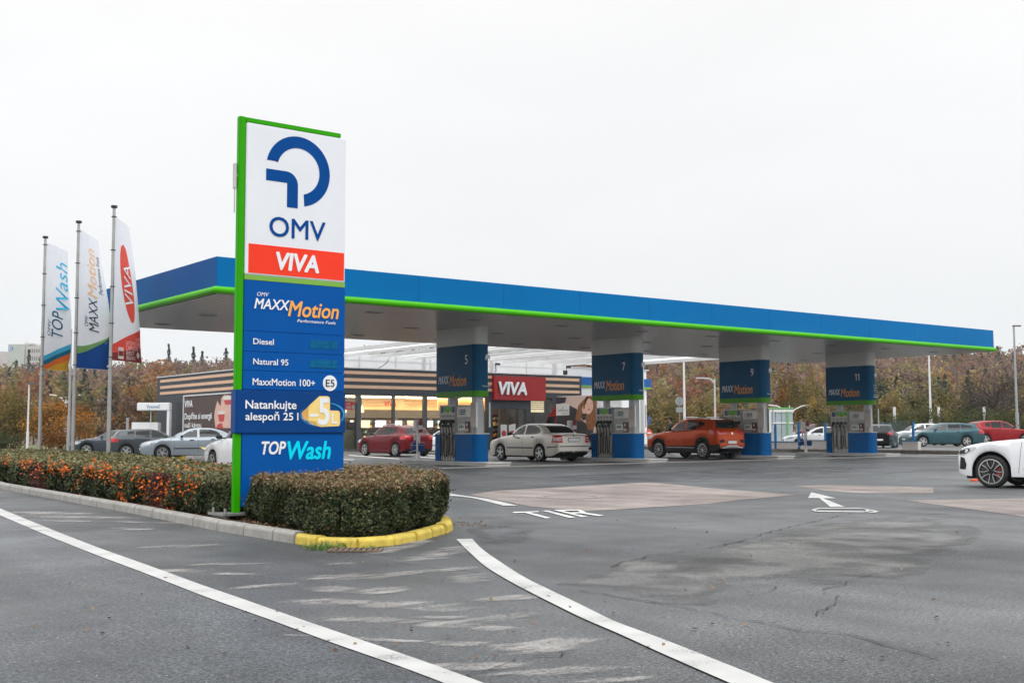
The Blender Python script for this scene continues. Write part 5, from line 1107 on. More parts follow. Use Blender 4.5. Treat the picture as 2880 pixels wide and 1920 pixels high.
# ================================================================== STREET FURNITURE AND BACKGROUND STRUCTURES
m_lampw = M('lamp_pole_white', (.72, .72, .71), .45, 0, .06, 3); m_lampg = M('lamp_pole_grey', (.36, .37, .38), .45, .3, .1, 3); m_head = M('lamp_head_dark', (.12, .12, .12), .4); m_wood = M('pole_wood', (.13, .10, .075), .85, 0, .3, 4)
def spot(px, depth): v = PD(px, 1213, depth); return v.x, v.y
R0 = _r0.copy()
def zat(px, py, depth): return PD(px, py, depth).z
def lamp(px, py_top, depth, label, style, r=.07, mat=None, base=0.0):
    x, y = spot(px, depth); h_ = zat(px, py_top, depth); mat = mat or m_lampw
    t = thing('street_lamp', label, 'street lamp', (x, y, base))
    mb = MB(); mb.cyl((x, y, base), (x, y, base+(h_-base)*.28), r*1.25, r*1.2, 12); mb.cyl((x, y, base+(h_-base)*.28), (x, y, h_-.05), r*.85, r*.6, 12)
    if style == 'double':
        for s_ in (-1, 1): mb.tube([(x, y, h_-1.3), (x+R0.x*s_*.5, y+R0.y*s_*.5, h_-.5), (x+R0.x*s_*1.3, y+R0.y*s_*1.3, h_-.12), (x+R0.x*s_*2.4, y+R0.y*s_*2.4, h_)], r*.7, 8)
    if style == 'arm': mb.tube([(x, y, h_-.4), (x-R0.x*.3, y-R0.y*.3, h_-.08), (x-R0.x*.9, y-R0.y*.9, h_)], r*.6, 8)
    mb.build('pole', mat, t, smooth=True)
    def head(cx, cy, s_):
        mb = MB(); L_ = .55; a = R0*s_
        pts = [(cx-a.x*.1, cy-a.y*.1), (cx+a.x*L_, cy+a.y*L_)]
        nn = Vector((-a.y, a.x, 0))*.14
        P = [Vector((*pts[0], 0))+nn*.6, Vector((*pts[1], 0))+nn, Vector((*pts[1], 0))-nn, Vector((*pts[0], 0))-nn*.6]
        mb.prism([(q.x, q.y) for q in P], h_-.06, h_+.05); mb.build('lamp_head', m_head if style != 'arm' else m_lampw, t, bevel=.02)
    if style == 'single': head(x, y, 1)
    if style == 'twin': head(x, y, 1); head(x, y, -1)
    if style == 'double': head(x+R0.x*2.3, y+R0.y*2.3, 1); head(x-R0.x*2.3, y-R0.y*2.3, -1)
    if style == 'arm': head(x-R0.x*.8, y-R0.y*.8, -1)
    return t
lamp(78, 1078, 87, 'short white lamp post with a flat head on the grass left of the flagpoles', 'single', .085)
lamp(193, 921, 86, 'tall pale lamp mast rising between the left and middle flagpoles', 'plain', .11, m_lampg)
lamp(183, 1109, 150, 'distant double-armed street lamp behind the rounded orange bush', 'double', .12)
lamp(49, 1113, 150, 'distant thin lamp post at the far left edge before the wooded hill', 'single', .10, m_lampg)
lamp(293, 1125, 140, 'distant pale lamp post right of the middle flagpole, in front of the woods', 'arm', .08)
lamp(1926, 985, 100, 'tall white lamp mast right of the round road sign', 'plain', .125)
lamp(2012, 1062, 85, 'white street lamp with a curved arm left of the header numbered 9', 'arm', .09)
lamp(2619, 985, 100, 'tall white lamp mast under the right end of the fuel canopy', 'plain', .12)
lamp(2862, 914, 92, 'tall grey lamp mast with a small dark head at the right edge of the photo', 'single', .12, m_lampg)
lamp(2222, 1138, 120, 'distant double-armed street lamp behind the grey sheet metal enclosure', 'double', .09)
x, y = spot(2697, 130); t = thing('utility_pole', 'brown wooden utility pole on a pale concrete foot behind the parked cars', 'pole', (x, y, 0))
mb = MB(); mb.cyl((x, y, 4.2), (x, y, 10.6), .17, .12, 10); mb.build('timber', m_wood, t, smooth=True)
mb = MB(); mb.box(x-.05, x+.22, y-.13, y+.13, 0, 5.2); mb.build('concrete_foot', m_lampw, t)
for px, lab in ((2517, 'thin pale marker post right of the header numbered 11'), (2642, 'thin pale marker post right of the tall white lamp mast'), (2770, 'thin pale marker post behind the red hatchback on the right')):
    x, y = spot(px, 96); mb = MB(); mb.box(x-.08, x+.08, y-.08, y+.08, 0, zat(px, 1144, 96)); tag(mb.build('marker_post', m_lampw), lab, 'post', 'marker posts behind the parked cars')
# round road sign seen from behind
x, y = spot(1912, 80); z = zat(1912, 1128, 80); t = thing('road_sign', 'round road sign seen from behind, with a small plate below it', 'road sign', (x, y, 0))
mb = MB(); mb.cyl((x, y, 0), (x, y, z+.25), .035, None, 10); mb.build('post', m_lampg, t)
vd = Vector((x, y, 0)).normalized(); m_sgb = M('sign_back', (.46, .48, .48), .45, .3, .06, 4)
def disc(cx, cy, cz, r, th, mat, nm, par, n=24):
    mb = MB(); a = R0; vs = []
    for k in range(n):
        q = 2*math.pi*k/n; P = Vector((cx, cy, cz))+a*math.cos(q)*r+AZ*math.sin(q)*r; vs.append(P)
    vs2 = [P+_fw*th for P in vs]; mb.add(vs+vs2, [tuple(range(n)), tuple(range(2*n-1, n-1, -1))]+[(i, n+i, n+(i+1) % n, (i+1) % n) for i in range(n)]); return mb.build(nm, mat, par)
P0 = Vector((x, y, z))-vd*.06; dd = disc(P0.x, P0.y, P0.z, .30, .02, m_sgb, 'sign_disc', t)
mb = MB()
for k in range(-3, 4): P1 = P0-vd*.02; mb.cyl(P1+AZ*(.07*k-.0), P1+AZ*(.07*k+.012), .04, None, 6)
mb.build('clamp', m_head, dd)
P1 = Vector((x, y, zat(1912, 1152, 80)))-vd*.05; mb = MB(); mb.slab(P1, R0, AZ, [(-.24, -.17), (.24, -.17), (.24, .17), (-.24, .17)], .02); mb.build('sub_plate', m_sgb, t)

# vacuum station
vx, vy = spot(433, 84); t = thing('vacuum_station', 'white vacuum station arch lettered Vysavač beside the shop', 'vacuum station', (vx, vy, 0), math.atan2(R0.y, R0.x))
s_ = 84/CAM_F; m_vac = M('vacuum_white', (.78, .79, .80), .45, 0, .05, 1)
zt_ = zat(433, 1132, 84); zb_ = zat(433, 1154, 84)
mb = MB(); mb.bbox(-46*s_, 46*s_, -.35, .35, zb_, zt_, .1); mb.build('beam', m_vac, t, local=True, bevel=.04)
mb = MB(); mb.bbox(38*s_, 46*s_, -.3, .3, 0, zb_-.002, .06); mb.build('leg', m_vac, t, local=True)
letter('lettering', 'Vysavač', M('vacuum_letter', (.03, .15, .30), .5), t, (-18*s_, -.352, zb_+.17), (1, 0, 0), (0, 0, 1), 38*s_, .22, .01, 0, .004, local=True)
mb = MB(); mb.tube([(-10*s_, 0, zb_), (-9*s_, -.05, 2.4), (-9*s_, -.05, 1.6)], .03, 6); mb.build('suction_hose', m_lampw, t, local=True, smooth=True)
mb = MB(); mb.bbox(-66*s_, 8*s_, .2, 1.0, 0, zat(400, 1187, 84), .04); mb.box(-58*s_, -54*s_, .17, .199, 1.3, 1.5); mb.build('machine_box', m_vac, t, local=True)
for px, py, dep, lab, c_ in ((358, 1174, 75, 'grey double bollard pipe left of the white vacuum machine', m_lampg), (321, 1222, 62, 'dark green post in front of the dark grey estate car', M('post_green', (.05, .12, .09), .5))):
    x, y = spot(px, dep); mb = MB(); mb.bbox(x-.08, x+.08, y-.08, y+.08, 0, zat(px, py, dep), .05); tag(mb.build('bollard', c_), lab, 'bollard')
# green hose stand, yellow kerb, striped bump guard near the left pump
x, y = 14.4, 38.9
p_ = G(452, 1287); mb = MB(); mb.cyl((p_.x, p_.y, 0), (p_.x, p_.y, .72), .05, None, 10); mb.cyl((p_.x, p_.y, .22), (p_.x, p_.y, .42), .14, .12, 10); mb.tube([(p_.x, p_.y, .7), (p_.x+.05, p_.y+.05, .95), (p_.x+.02, p_.y+.1, 1.0)], .02, 6)
tag(mb.build('hose_stand', M('hydrant_green', (.03, .45, .08), .4), smooth=True), 'small bright green standpipe in front of the pale grey fastback', 'standpipe')
m_yel2 = M('guard_yellow', (.62, .42, .03), .5, 0, .15, 4)
a, b = G(459, 1292), G(520, 1292); d_ = (b-a).normalized(); nn = Vector((-d_.y, d_.x, 0))
mb = MB(); P = [a, b, b+nn*.4, a+nn*.4]; mb.prism([(q.x, q.y) for q in P], .0, .2); tag(mb.build('kerb_block', m_yel2, bevel=.02), 'yellow painted island end in front of the pale grey fastback', 'kerb block')
a2 = b+d_*.02; b2 = G(575, 1292); mb = MB(); P = [a2, b2, b2+nn*.4, a2+nn*.4]; mb.prism([(q.x, q.y) for q in P], 0, .19); tag(mb.build('kerb_block', m_conc, bevel=.02), 'grey concrete island edge beside the yellow painted island end', 'kerb block')
# bump guard: quarter-round hood striped black and yellow
g0, g1 = G(570, 1296), G(632, 1302); d_ = (g1-g0); L_ = d_.length; d_.normalize(); nn = Vector((-d_.y, d_.x, 0))
t = thing('bump_guard', 'black and yellow striped bump guard at the foot of the left pump', 'bump guard', (g0.x, g0.y, 0))
n = 16; m_gb = M('guard_black', (.02, .02, .02), .5)
for k in range(n):
    def pt(u, w_):
        zc = .62*math.cos(u*math.pi/2)**.7; return g0+d_*(L_*(u*.95+.05*w_*0)-.0+.35*w_*0)+nn*(.05+.9*w_)+AZ*zc
    pass
for k in range(6):
    mb = MB()
    for j in range(10):
        for m2 in range(6):
            u0_, u1_ = m2/6, (m2+1)/6
            def S(v, u): x_ = L_*(.03+.97*math.sin(u*math.pi/2)); z_ = .60*math.cos(u*math.pi/2); return g0+d_*x_+nn*(1.2*v-.2)+AZ*z_
            def V(a_, u): return (k+a_)/6
            sk = .5
            va, vb = (k+j/10)/6, (k+(j+1)/10)/6
            mb.add([S(va-sk*u0_, u0_), S(vb-sk*u0_, u0_), S(vb-sk*u1_, u1_), S(va-sk*u1_, u1_)], [(0, 1, 2, 3)])
    mb.build('stripe', m_yel2 if k % 2 == 0 else m_gb, t)
mb = MB(); mb.tube([g0+AZ*.55+nn*.2, g0+d_*L_*.6+AZ*.35+nn*.3, g1+AZ*.12+nn*.35], .06, 6); mb.build('rubber_edge', m_gb, t)

# ---- raised parking deck at the right
KB = [(62, 75), (56.5, 55), (54.6, 47), (54.9, 44.2), (55.5, 41.2), (55.7, 38.5), (55.6, 36.2), (54.9, 33.5), (52.4, 28.6), (47, 21), (40, 13)]
mb = MB(); mb.prism([(x+.22, y) for x, y in KB]+[(90, -30), (190, 20), (190, 150), (90, 130)], -.02, .195); o = mb.build('parking_deck', m_asph_pale); struct(o)
o = kerb_run(KB, M('deck_kerb', (.17, .15, .13), .85, 0, .25, 5, .4), 'kerb', .22, .205, .012, 1.5); struct(o)
m_low = M('low_wall_white', (.80, .74, .69), .7, 0, .08, 2, .2); m_bp = M('fence_blue', (.0, .16, .40), .4, 0, .05, 2)
def lowwall(pa, pb, ytop, label):
    a, b = G(*pa, .2), G(*pb, .2); d_ = (b-a).normalized(); nn = Vector((-d_.y, d_.x, 0)); dep = PJ(a)[2]; zt = zat(pa[0], ytop, dep)
    t = thing('low_wall', label, 'wall', (a.x, a.y, .2)); P = [a, b, b+nn*.3, a+nn*.3]
    mb = MB(); mb.prism([(q.x, q.y) for q in P], .196, zt); mb.build('wall', m_low, t, bevel=.015)
    mb = MB(); P = [a-nn*.03, b-nn*.03, b+nn*.05, a+nn*.05]; mb.prism([(q.x, q.y) for q in P], zt+.002, zt+.05); mb.build('blue_rail', m_bp, t); return zt
zt1 = lowwall((2140, 1262), (2250, 1262), 1243, 'low white wall with a blue rail between the headers numbered 9 and 11')
lowwall((2251, 1262.5), (2330, 1263), 1239, 'low white wall beside the pump numbered 11, left of a joint'); lowwall((2538, 1265), (2582, 1265.5), 1241, 'short end of low white wall between the black hatchback and the teal estate')
for px, yt, yb, lab in ((2183, 1191, 1262, 'blue fence post just right of the pump numbered 9'), (2249, 1186, 1262, 'blue fence post left of the service post under the header 11'), (2324, 1186, 1262, 'blue fence post just left of the pump numbered 11'), (2486, 1187, 1258, 'blue fence post just right of the pump numbered 11'), (2571.6, 1184, 1264, 'blue fence post left of the teal estate car')):
    p_ = G(px, yb, .2); dep = PJ(p_)[2]; zt = zat(px, yt, dep); mb = MB(); mb.bbox(p_.x-.06, p_.x+.06, p_.y-.02, p_.y+.10, .2, zt-.06, .02); mb.prism([(p_.x+.05*math.cos(k), p_.y+.04+.05*math.sin(k)) for k in [i*math.pi/4 for i in range(8)]], zt-.058, zt)
    tag(mb.build('fence_post', m_bp, bevel=.01), lab, 'fence post', 'blue fence posts along the parking deck')
# wire mesh between the two right-hand posts
a, b = G(2486, 1258, .2), G(2571.6, 1264, .2); mb = MB(); n = 40
for k in range(n+1): q = a.lerp(b, k/n); mb.cyl((q.x, q.y+.3, .3), (q.x, q.y+.3, 1.78), .006, None, 4)
for z in (.5, .8, 1.1, 1.4, 1.78): mb.cyl((a.x, a.y+.3, z), (b.x, b.y+.3, z), .008, None, 4)
tag(mb.build('mesh_fence', M('mesh_grey', (.13, .20, .22), .5)), 'thin wire mesh fence between blue posts behind the black hatchback', 'fence')
# sheet metal enclosure with a green post
x0_, y0_ = spot(2166, 92); x1_, y1_ = spot(2231, 92); z0_, z1_ = .2, zat(2198, 1146, 92); t = thing('metal_enclosure', 'grey corrugated metal enclosure with green edges behind the low wall', 'enclosure', (x0_, y0_, .2))
m_sheet = M('sheet_metal', (.36, .42, .45), .5, .2, .1, 1.5); m_shdk = M('sheet_gap', (.04, .06, .06), .6); m_egr = M('enclosure_green', (.16, .42, .12), .5)
o0, o1 = Vector((x0_, y0_, 0)), Vector((x1_, y1_, 0)); a = (o1-o0).normalized(); W_ = (o1-o0).length; nn = Vector((-a.y, a.x, 0))
for k in range(4):
    mb = MB(); mb.slab(o0+a*(W_*k/4+.02), a, AZ, [(0, .3), (W_/4-.04, .3), (W_/4-.04, z1_-.1), (0, z1_-.1)], .05); mb.build('sheet', m_sheet, t)
mb = MB(); mb.slab(o0+nn*.06, a, AZ, [(0, .21), (W_, .21), (W_, z1_-.12), (0, z1_-.12)], 1.6); mb.build('body', m_shdk, t)
mb = MB(); mb.slab(o0-nn*.05, a, AZ, [(-.05, 1.85), (W_+.03, 1.85), (W_+.03, 1.95), (-.05, 1.95)], .045); mb.slab(o0-nn*.05, a, AZ, [(-.05, z1_-.35), (W_+.03, z1_-.35), (W_+.03, z1_-.16), (-.05, z1_-.16)], .045); mb.slab(o0-nn*.05, a, AZ, [(-.06, .2), (.06, .2), (.06, z1_-.36), (-.06, z1_-.36)], .04); mb.build('frame', m_lampw, t)
mb = MB(); mb.slab(o0-nn*.06, a, AZ, [(-.08, z1_-.1), (W_+.06, z1_-.1), (W_+.06, z1_+.02), (-.08, z1_+.02)], .3); mb.slab(o0-nn*.12, a, AZ, [(W_*.72, .2), (W_*.79, .2), (W_*.79, z1_-.3), (W_*.72, z1_-.3)], .06); mb.build('green_edge', m_egr, t)

# ---- apartment block on the hill
dep = 430; x, y = spot(72, dep); t = thing('apartment_block', 'pale apartment block on the wooded hill at the far left, with a round blue sign', 'building', (x, y, 14), math.atan2(R0.y, R0.x))
s_ = dep/CAM_F; zt = lambda py: zat(72, py, dep)-14
m_ap1 = M('flat_green', (.42, .47, .43), .8, 0, .06, .2); m_ap2 = M('flat_grey', (.50, .48, .46), .8, 0, .12, .3); m_win = M('flat_window', (.16, .18, .19), .4)
mb = MB(); mb.box(-56*s_, -10*s_, 0, 14, 0, zt(966)); mb.build('green_wing', m_ap1, t, local=True)
mb = MB(); mb.box(-9.9*s_, 52*s_, 1, 14, 0, zt(970)); mb.build('grey_wing', m_ap2, t, local=True)
mb = MB(); mb.box(-20*s_, -1*s_, 3, 9, zt(966)+.01, zt(961)); mb.box(20*s_, 42*s_, 3, 9, zt(970)+.01, zt(964)); mb.build('roof_hut', m_ap2, t, local=True)
mb = MB()
for px in (-19, 22, 27, 33, 40): mb.cyl((px*s_, 5, zt(961)), (px*s_, 5, zt(952 if px > 0 else 956)), .12, None, 5)
mb.build('antenna', m_lampg, t, local=True)
for r_ in range(6):
    for c_ in range(9):
        mb = MB(); xx = (-4+6.1*c_)*s_; z = zt(970)-1.5-2.9*r_; mb.box(xx, xx+3.3*s_, .93, .999, z-1.1, z+.3); mb.build('window', m_win, t, local=True)
mb = MB(); mb.lathe([(0, 0), (7*s_, 0), (7*s_, .1)], (-49*s_, -.11, zt(978)), 'y', 28); dsc = mb.build('round_sign', M('far_sign_blue', (.10, .24, .40), .5), t, local=True)
mb = MB(); vs = []; fs = []
for k in range(25):
    q = math.radians(40+280*k/24)
    for rr in (3*s_, 4.6*s_): vs.append((-49*s_+rr*math.cos(q), -.13, zt(978)+rr*math.sin(q)))
mb.add(vs, [(2*k, 2*k+1, 2*k+3, 2*k+2) for k in range(24)]); mb.build('ring_mark', m_lett, dsc, local=True)
x2, y2 = spot(8, dep+20); mb = MB(); mb.box(x2-8, x2+5, y2, y2+12, 12, zat(8, 987, dep+20)); tag(mb.build('apartment_block', m_ap2), 'low grey block cut off by the left edge of the photo, on the hill', 'building')
# ================================================================== CARS
def paint(name, col, metal=.25, rough=.28): return M(name, col, rough, metal, .04, .8, spec=.2, coat=.28)
m_plast = M('black_plastic', (.014, .014, .015), .6, 0, .1, 5); m_under = M('underbody', (.006, .006, .006), .9); m_tail = M('tail_lamp_red', (.50, .010, .012), .15, 0, .25, 9, coat=1); m_tailw = M('tail_lamp_clear', (.70, .55, .52), .15, coat=1)
m_lampc = M('head_lamp_clear', (.42, .45, .47), .1, .3, .35, 14, coat=1); m_chrome = M('chrome', (.70, .70, .70), .12, 1); m_plate = M('number_plate', (.80, .80, .78), .45, 0, .05, 6); m_rimd = M('rim_dark', (.03, .03, .032), .35, .6, .1, 4); m_brake = M('brake_disc', (.10, .10, .10), .4, .8)
def interp(pts, s):
    xs, ys = [p_[0] for p_ in pts], [p_[1] for p_ in pts]
    if s <= xs[0]: return ys[0]
    if s >= xs[-1]: return ys[-1]
    n = len(xs); h = [xs[i+1]-xs[i] for i in range(n-1)]; dl = [(ys[i+1]-ys[i])/h[i] for i in range(n-1)]
    mm = [dl[0]]+[0 if dl[i-1]*dl[i] <= 0 else 2*dl[i-1]*dl[i]/(dl[i-1]+dl[i]) for i in range(1, n-1)]+[dl[-1]]
    for i in range(n-1):
        if s <= xs[i+1]:
            t = (s-xs[i])/h[i]; t2, t3 = t*t, t*t*t
            return ys[i]*(2*t3-3*t2+1)+h[i]*mm[i]*(t3-2*t2+t)+ys[i+1]*(-2*t3+3*t2)+h[i]*mm[i+1]*(t3-t2)
SPECS = {
 'saloon': dict(L=4.57, W=1.77, wb=2.58, fo=.92, R=.315, gc=.20,
   deck=[(0, .58), (.06, .70), (.25, .79), (.7, .88), (1.25, .97), (1.7, .985), (3.2, 1.01), (3.75, 1.04), (4.15, 1.055), (4.42, 1.03), (4.53, .98), (4.57, .90)],
   roof=[(1.22, .965), (1.35, 1.03), (1.75, 1.25), (2.15, 1.41), (2.55, 1.462), (3.0, 1.452), (3.4, 1.375), (3.8, 1.21), (4.08, 1.075), (4.15, 1.055)],
   wid=[(0, .74), (.10, .87), (.35, .95), (.8, .985), (2.3, 1), (3.8, .985), (4.3, .95), (4.5, .90), (4.57, .84)],
   side=[[(1.62, 1.03), (2.42, 1.035), (2.42, 1.385), (2.2, 1.36), (1.95, 1.24)], [(2.52, 1.035), (3.25, 1.055), (3.43, 1.10), (3.42, 1.20), (3.26, 1.31), (3.0, 1.385), (2.75, 1.40), (2.52, 1.395)]],
   ws=[(-.66, 1.00), (.66, 1.00), (.56, 1.37), (-.56, 1.37)], rw=[(-.60, 1.10), (.60, 1.10), (.52, 1.37), (-.52, 1.37)],
   head=[(.04, .60), (.42, .66), (.62, .78), (.30, .80), (.10, .72)], tail=[(4.25, .73), (4.60, .73), (4.60, 1.0), (4.33, 1.0)], tailb=[(-.84, .72), (-.55, .72), (-.58, .99), (-.82, 1.0)], plate=[(-.27, .77), (.27, .77), (.27, .89), (-.27, .89)],
   trim=[(1.42, .50), (3.12, .50), (3.12, .545), (1.42, .545)], handles=[(2.18, .90), (3.10, .93)], gaps=[[(2.46, .3), (2.46, 1.02)], [(1.42, .34), (1.40, .95)], [(3.30, .62), (3.42, .98)]], clad=0, bump=.52, low=.30),
 'hatch': dict(L=4.28, W=1.79, wb=2.63, fo=.86, R=.318, gc=.19,
   deck=[(0, .58), (.06, .70), (.3, .80), (.7, .88), (1.15, .955), (1.6, .975), (3.2, 1.02), (3.9, 1.04), (4.15, 1.02), (4.24, .96), (4.28, .86)],
   roof=[(1.05, .94), (1.2, 1.01), (1.6, 1.23), (2.0, 1.41), (2.4, 1.475), (2.9, 1.475), (3.4, 1.44), (3.72, 1.395), (3.80, 1.36), (3.98, 1.20), (4.12, 1.06), (4.16, 1.02)],
   wid=[(0, .74), (.10, .87), (.35, .95), (.8, .985), (2.2, 1), (3.6, .985), (4.0, .955), (4.2, .91), (4.28, .84)],
   side=[[(1.48, 1.02), (2.28, 1.03), (2.28, 1.40), (2.05, 1.375), (1.8, 1.25)], [(2.38, 1.03), (3.05, 1.045), (3.05, 1.385), (2.38, 1.405)], [(3.12, 1.06), (3.46, 1.16), (3.42, 1.32), (3.12, 1.375)]],
   ws=[(-.66, .99), (.66, .99), (.56, 1.38), (-.56, 1.38)], rw=[(-.60, 1.06), (.60, 1.06), (.52, 1.34), (-.52, 1.34)],
   head=[(.05, .60), (.45, .66), (.62, .78), (.30, .80), (.10, .72)], tail=[(3.92, .80), (4.30, .80), (4.30, 1.0), (3.85, .98)], tailb=[(-.85, .80), (-.48, .80), (-.55, .97), (-.82, .99)], plate=[(-.26, .46), (.26, .46), (.26, .57), (-.26, .57)],
   trim=None, handles=[(2.05, .90), (2.92, .93)], gaps=[[(2.33, .3), (2.33, 1.02)], [(1.30, .34), (1.28, .93)], [(3.12, .62), (3.16, .98)]], clad=0, bump=.50, low=.27),
 'suv': dict(L=4.32, W=1.81, wb=2.585, fo=.86, R=.345, gc=.26,
   deck=[(0, .66), (.06, .80), (.25, .92), (.7, 1.0), (1.2, 1.06), (1.6, 1.07), (2.6, 1.11), (3.3, 1.19), (3.9, 1.20), (4.18, 1.14), (4.28, 1.04), (4.32, .92)],
   roof=[(1.08, 1.04), (1.25, 1.12), (1.65, 1.36), (2.0, 1.535), (2.4, 1.60), (2.9, 1.605), (3.4, 1.585), (3.78, 1.545), (3.88, 1.50), (4.05, 1.33), (4.16, 1.18), (4.19, 1.13)],
   wid=[(0, .74), (.10, .88), (.35, .955), (.8, .985), (2.2, 1), (3.6, .99), (4.0, .96), (4.22, .91), (4.32, .84)],
   side=[[(1.55, 1.11), (2.36, 1.125), (2.36, 1.52), (2.1, 1.49), (1.85, 1.36)], [(2.46, 1.13), (3.05, 1.16), (3.02, 1.50), (2.46, 1.525)], [(3.10, 1.20), (3.48, 1.36), (3.42, 1.45), (3.10, 1.49)]],
   ws=[(-.66, 1.09), (.66, 1.09), (.56, 1.50), (-.56, 1.50)], rw=[(-.70, 1.21), (.70, 1.21), (.60, 1.49), (-.60, 1.49)],
   head=[(.05, .74), (.45, .82), (.62, .92), (.30, .93), (.10, .86)], tail=[(3.92, .98), (4.34, .95), (4.34, 1.10), (4.05, 1.13), (3.80, 1.12)], tailb=[(-.86, .95), (-.40, .97), (-.36, 1.07), (-.80, 1.10)], plate=[(-.26, .60), (.26, .60), (.26, .71), (-.26, .71)],
   trim=[(1.35, .43), (3.05, .43), (3.05, .455), (1.35, .455)], handles=[(2.10, .97), (2.95, 1.02)], gaps=[[(2.41, .42), (2.41, 1.11)], [(1.34, .44), (1.30, 1.02)], [(3.18, .78), (3.20, 1.15)]], clad=1, bump=.62, low=.40),
 'wagon': dict(L=4.70, W=1.79, wb=2.68, fo=.90, R=.318, gc=.19,
   deck=[(0, .56), (.06, .68), (.3, .78), (.7, .86), (1.2, .945), (1.65, .965), (3.3, .995), (4.2, 1.03), (4.55, 1.01), (4.66, .95), (4.70, .85)],
   roof=[(1.12, .93), (1.3, 1.01), (1.7, 1.22), (2.1, 1.39), (2.5, 1.455), (3.1, 1.455), (3.7, 1.425), (4.05, 1.38), (4.2, 1.32), (4.42, 1.15), (4.54, 1.03), (4.57, 1.0)],
   wid=[(0, .74), (.10, .87), (.35, .95), (.8, .985), (2.3, 1), (3.9, .985), (4.35, .955), (4.6, .91), (4.70, .84)],
   side=[[(1.55, 1.0), (2.38, 1.01), (2.38, 1.385), (2.12, 1.36), (1.88, 1.23)], [(2.48, 1.01), (3.22, 1.03), (3.22, 1.375), (2.48, 1.39)], [(3.30, 1.035), (4.02, 1.10), (3.88, 1.28), (3.30, 1.36)]],
   ws=[(-.66, .98), (.66, .98), (.56, 1.36), (-.56, 1.36)], rw=[(-.60, 1.06), (.60, 1.06), (.52, 1.32), (-.52, 1.32)],
   head=[(.05, .58), (.45, .64), (.62, .76), (.30, .78), (.10, .70)], tail=[(4.30, .80), (4.72, .80), (4.72, 1.0), (4.38, 1.0)], tailb=[(-.85, .80), (-.52, .80), (-.58, .97), (-.82, .99)], plate=[(-.26, .70), (.26, .70), (.26, .81), (-.26, .81)],
   trim=None, handles=[(2.15, .89), (3.05, .92)], gaps=[[(2.43, .3), (2.43, 1.0)], [(1.38, .34), (1.36, .92)], [(3.30, .62), (3.34, .97)]], clad=0, bump=.50, low=.27),
 'bigsuv': dict(L=5.0, W=2.0, wb=3.0, fo=.88, R=.39, gc=.26, Ra=.465,
   deck=[(0, .74), (.05, .86), (.2, .96), (.6, 1.05), (1.2, 1.115), (1.75, 1.15), (3.2, 1.17), (4.2, 1.2), (4.8, 1.15), (4.95, 1.05), (5.0, .92)],
   roof=[(1.62, 1.14), (1.8, 1.21), (2.2, 1.42), (2.6, 1.60), (3.0, 1.69), (3.5, 1.70), (4.0, 1.62), (4.4, 1.45), (4.72, 1.22), (4.78, 1.15)],
   wid=[(0, .72), (.08, .86), (.25, .935), (.6, .985), (2.3, 1), (4.2, .985), (4.7, .95), (4.93, .90), (5.0, .83)],
   side=[[(2.05, 1.20), (2.95, 1.21), (2.95, 1.60), (2.65, 1.56), (2.35, 1.40)], [(3.05, 1.21), (4.0, 1.24), (3.9, 1.50), (3.05, 1.61)]],
   ws=[(-.72, 1.2), (.72, 1.2), (.6, 1.58), (-.6, 1.58)], rw=[(-.66, 1.28), (.66, 1.28), (.56, 1.5), (-.56, 1.5)],
   head=[(.05, .78), (.22, .76), (.50, .90), (.56, .97), (.25, .955), (.08, .90)], tail=[(4.6, .95), (5.02, .93), (5.02, 1.06), (4.5, 1.08)], tailb=[(-.9, .93), (-.4, .95), (-.4, 1.04), (-.85, 1.08)], plate=[(-.26, .60), (.26, .60), (.26, .71), (-.26, .71)],
   trim=[(1.62, .46), (3.5, .42), (3.5, .455), (1.72, .495)], handles=[(2.7, 1.02), (3.6, 1.05)], gaps=[[(1.52, .36), (1.58, .8), (1.62, 1.10)], [(3.0, .4), (3.0, 1.2)]], clad=0, bump=.62, low=.30),
}
def decal(bvh, pts, side, off=.006, maxl=.14):
    bm = bmesh.new(); vs = [bm.verts.new((p_[0], p_[1], 0)) for p_ in pts]; f = bm.faces.new(vs)
    bmesh.ops.triangulate(bm, faces=[f])
    for _ in range(4):
        long_ = [e for e in bm.edges if e.calc_length() > maxl]
        if not long_: break
        bmesh.ops.subdivide_edges(bm, edges=long_, cuts=1); bmesh.ops.triangulate(bm, faces=[f_ for f_ in bm.faces if len(f_.verts) > 3])
    D = {'L': Vector((0, -1, 0)), 'R': Vector((0, 1, 0)), 'F': Vector((-1, 0, 0)), 'B': Vector((1, 0, 0))}[side]
    out = []
    for v in bm.verts:
        a, b = v.co.x, v.co.y
        o = Vector((a, 5, b)) if side == 'L' else Vector((a, -5, b)) if side == 'R' else Vector((6, a, b)) if side == 'F' else Vector((-6, a, b))
        hit = bvh.ray_cast(o, D)
        if hit[0] is None: hit = bvh.find_nearest(o+D*(4.1 if side in 'LR' else 3.8))
        nn = hit[1]
        if nn.dot(D) > 0: nn = -nn
        out.append(hit[0]+nn*off)
    fs = [tuple(v.index for v in f_.verts) for f_ in bm.faces]; bm.verts.index_update()
    fs = [tuple(v.index for v in f_.verts) for f_ in bm.faces]; bm.free(); return out, fs
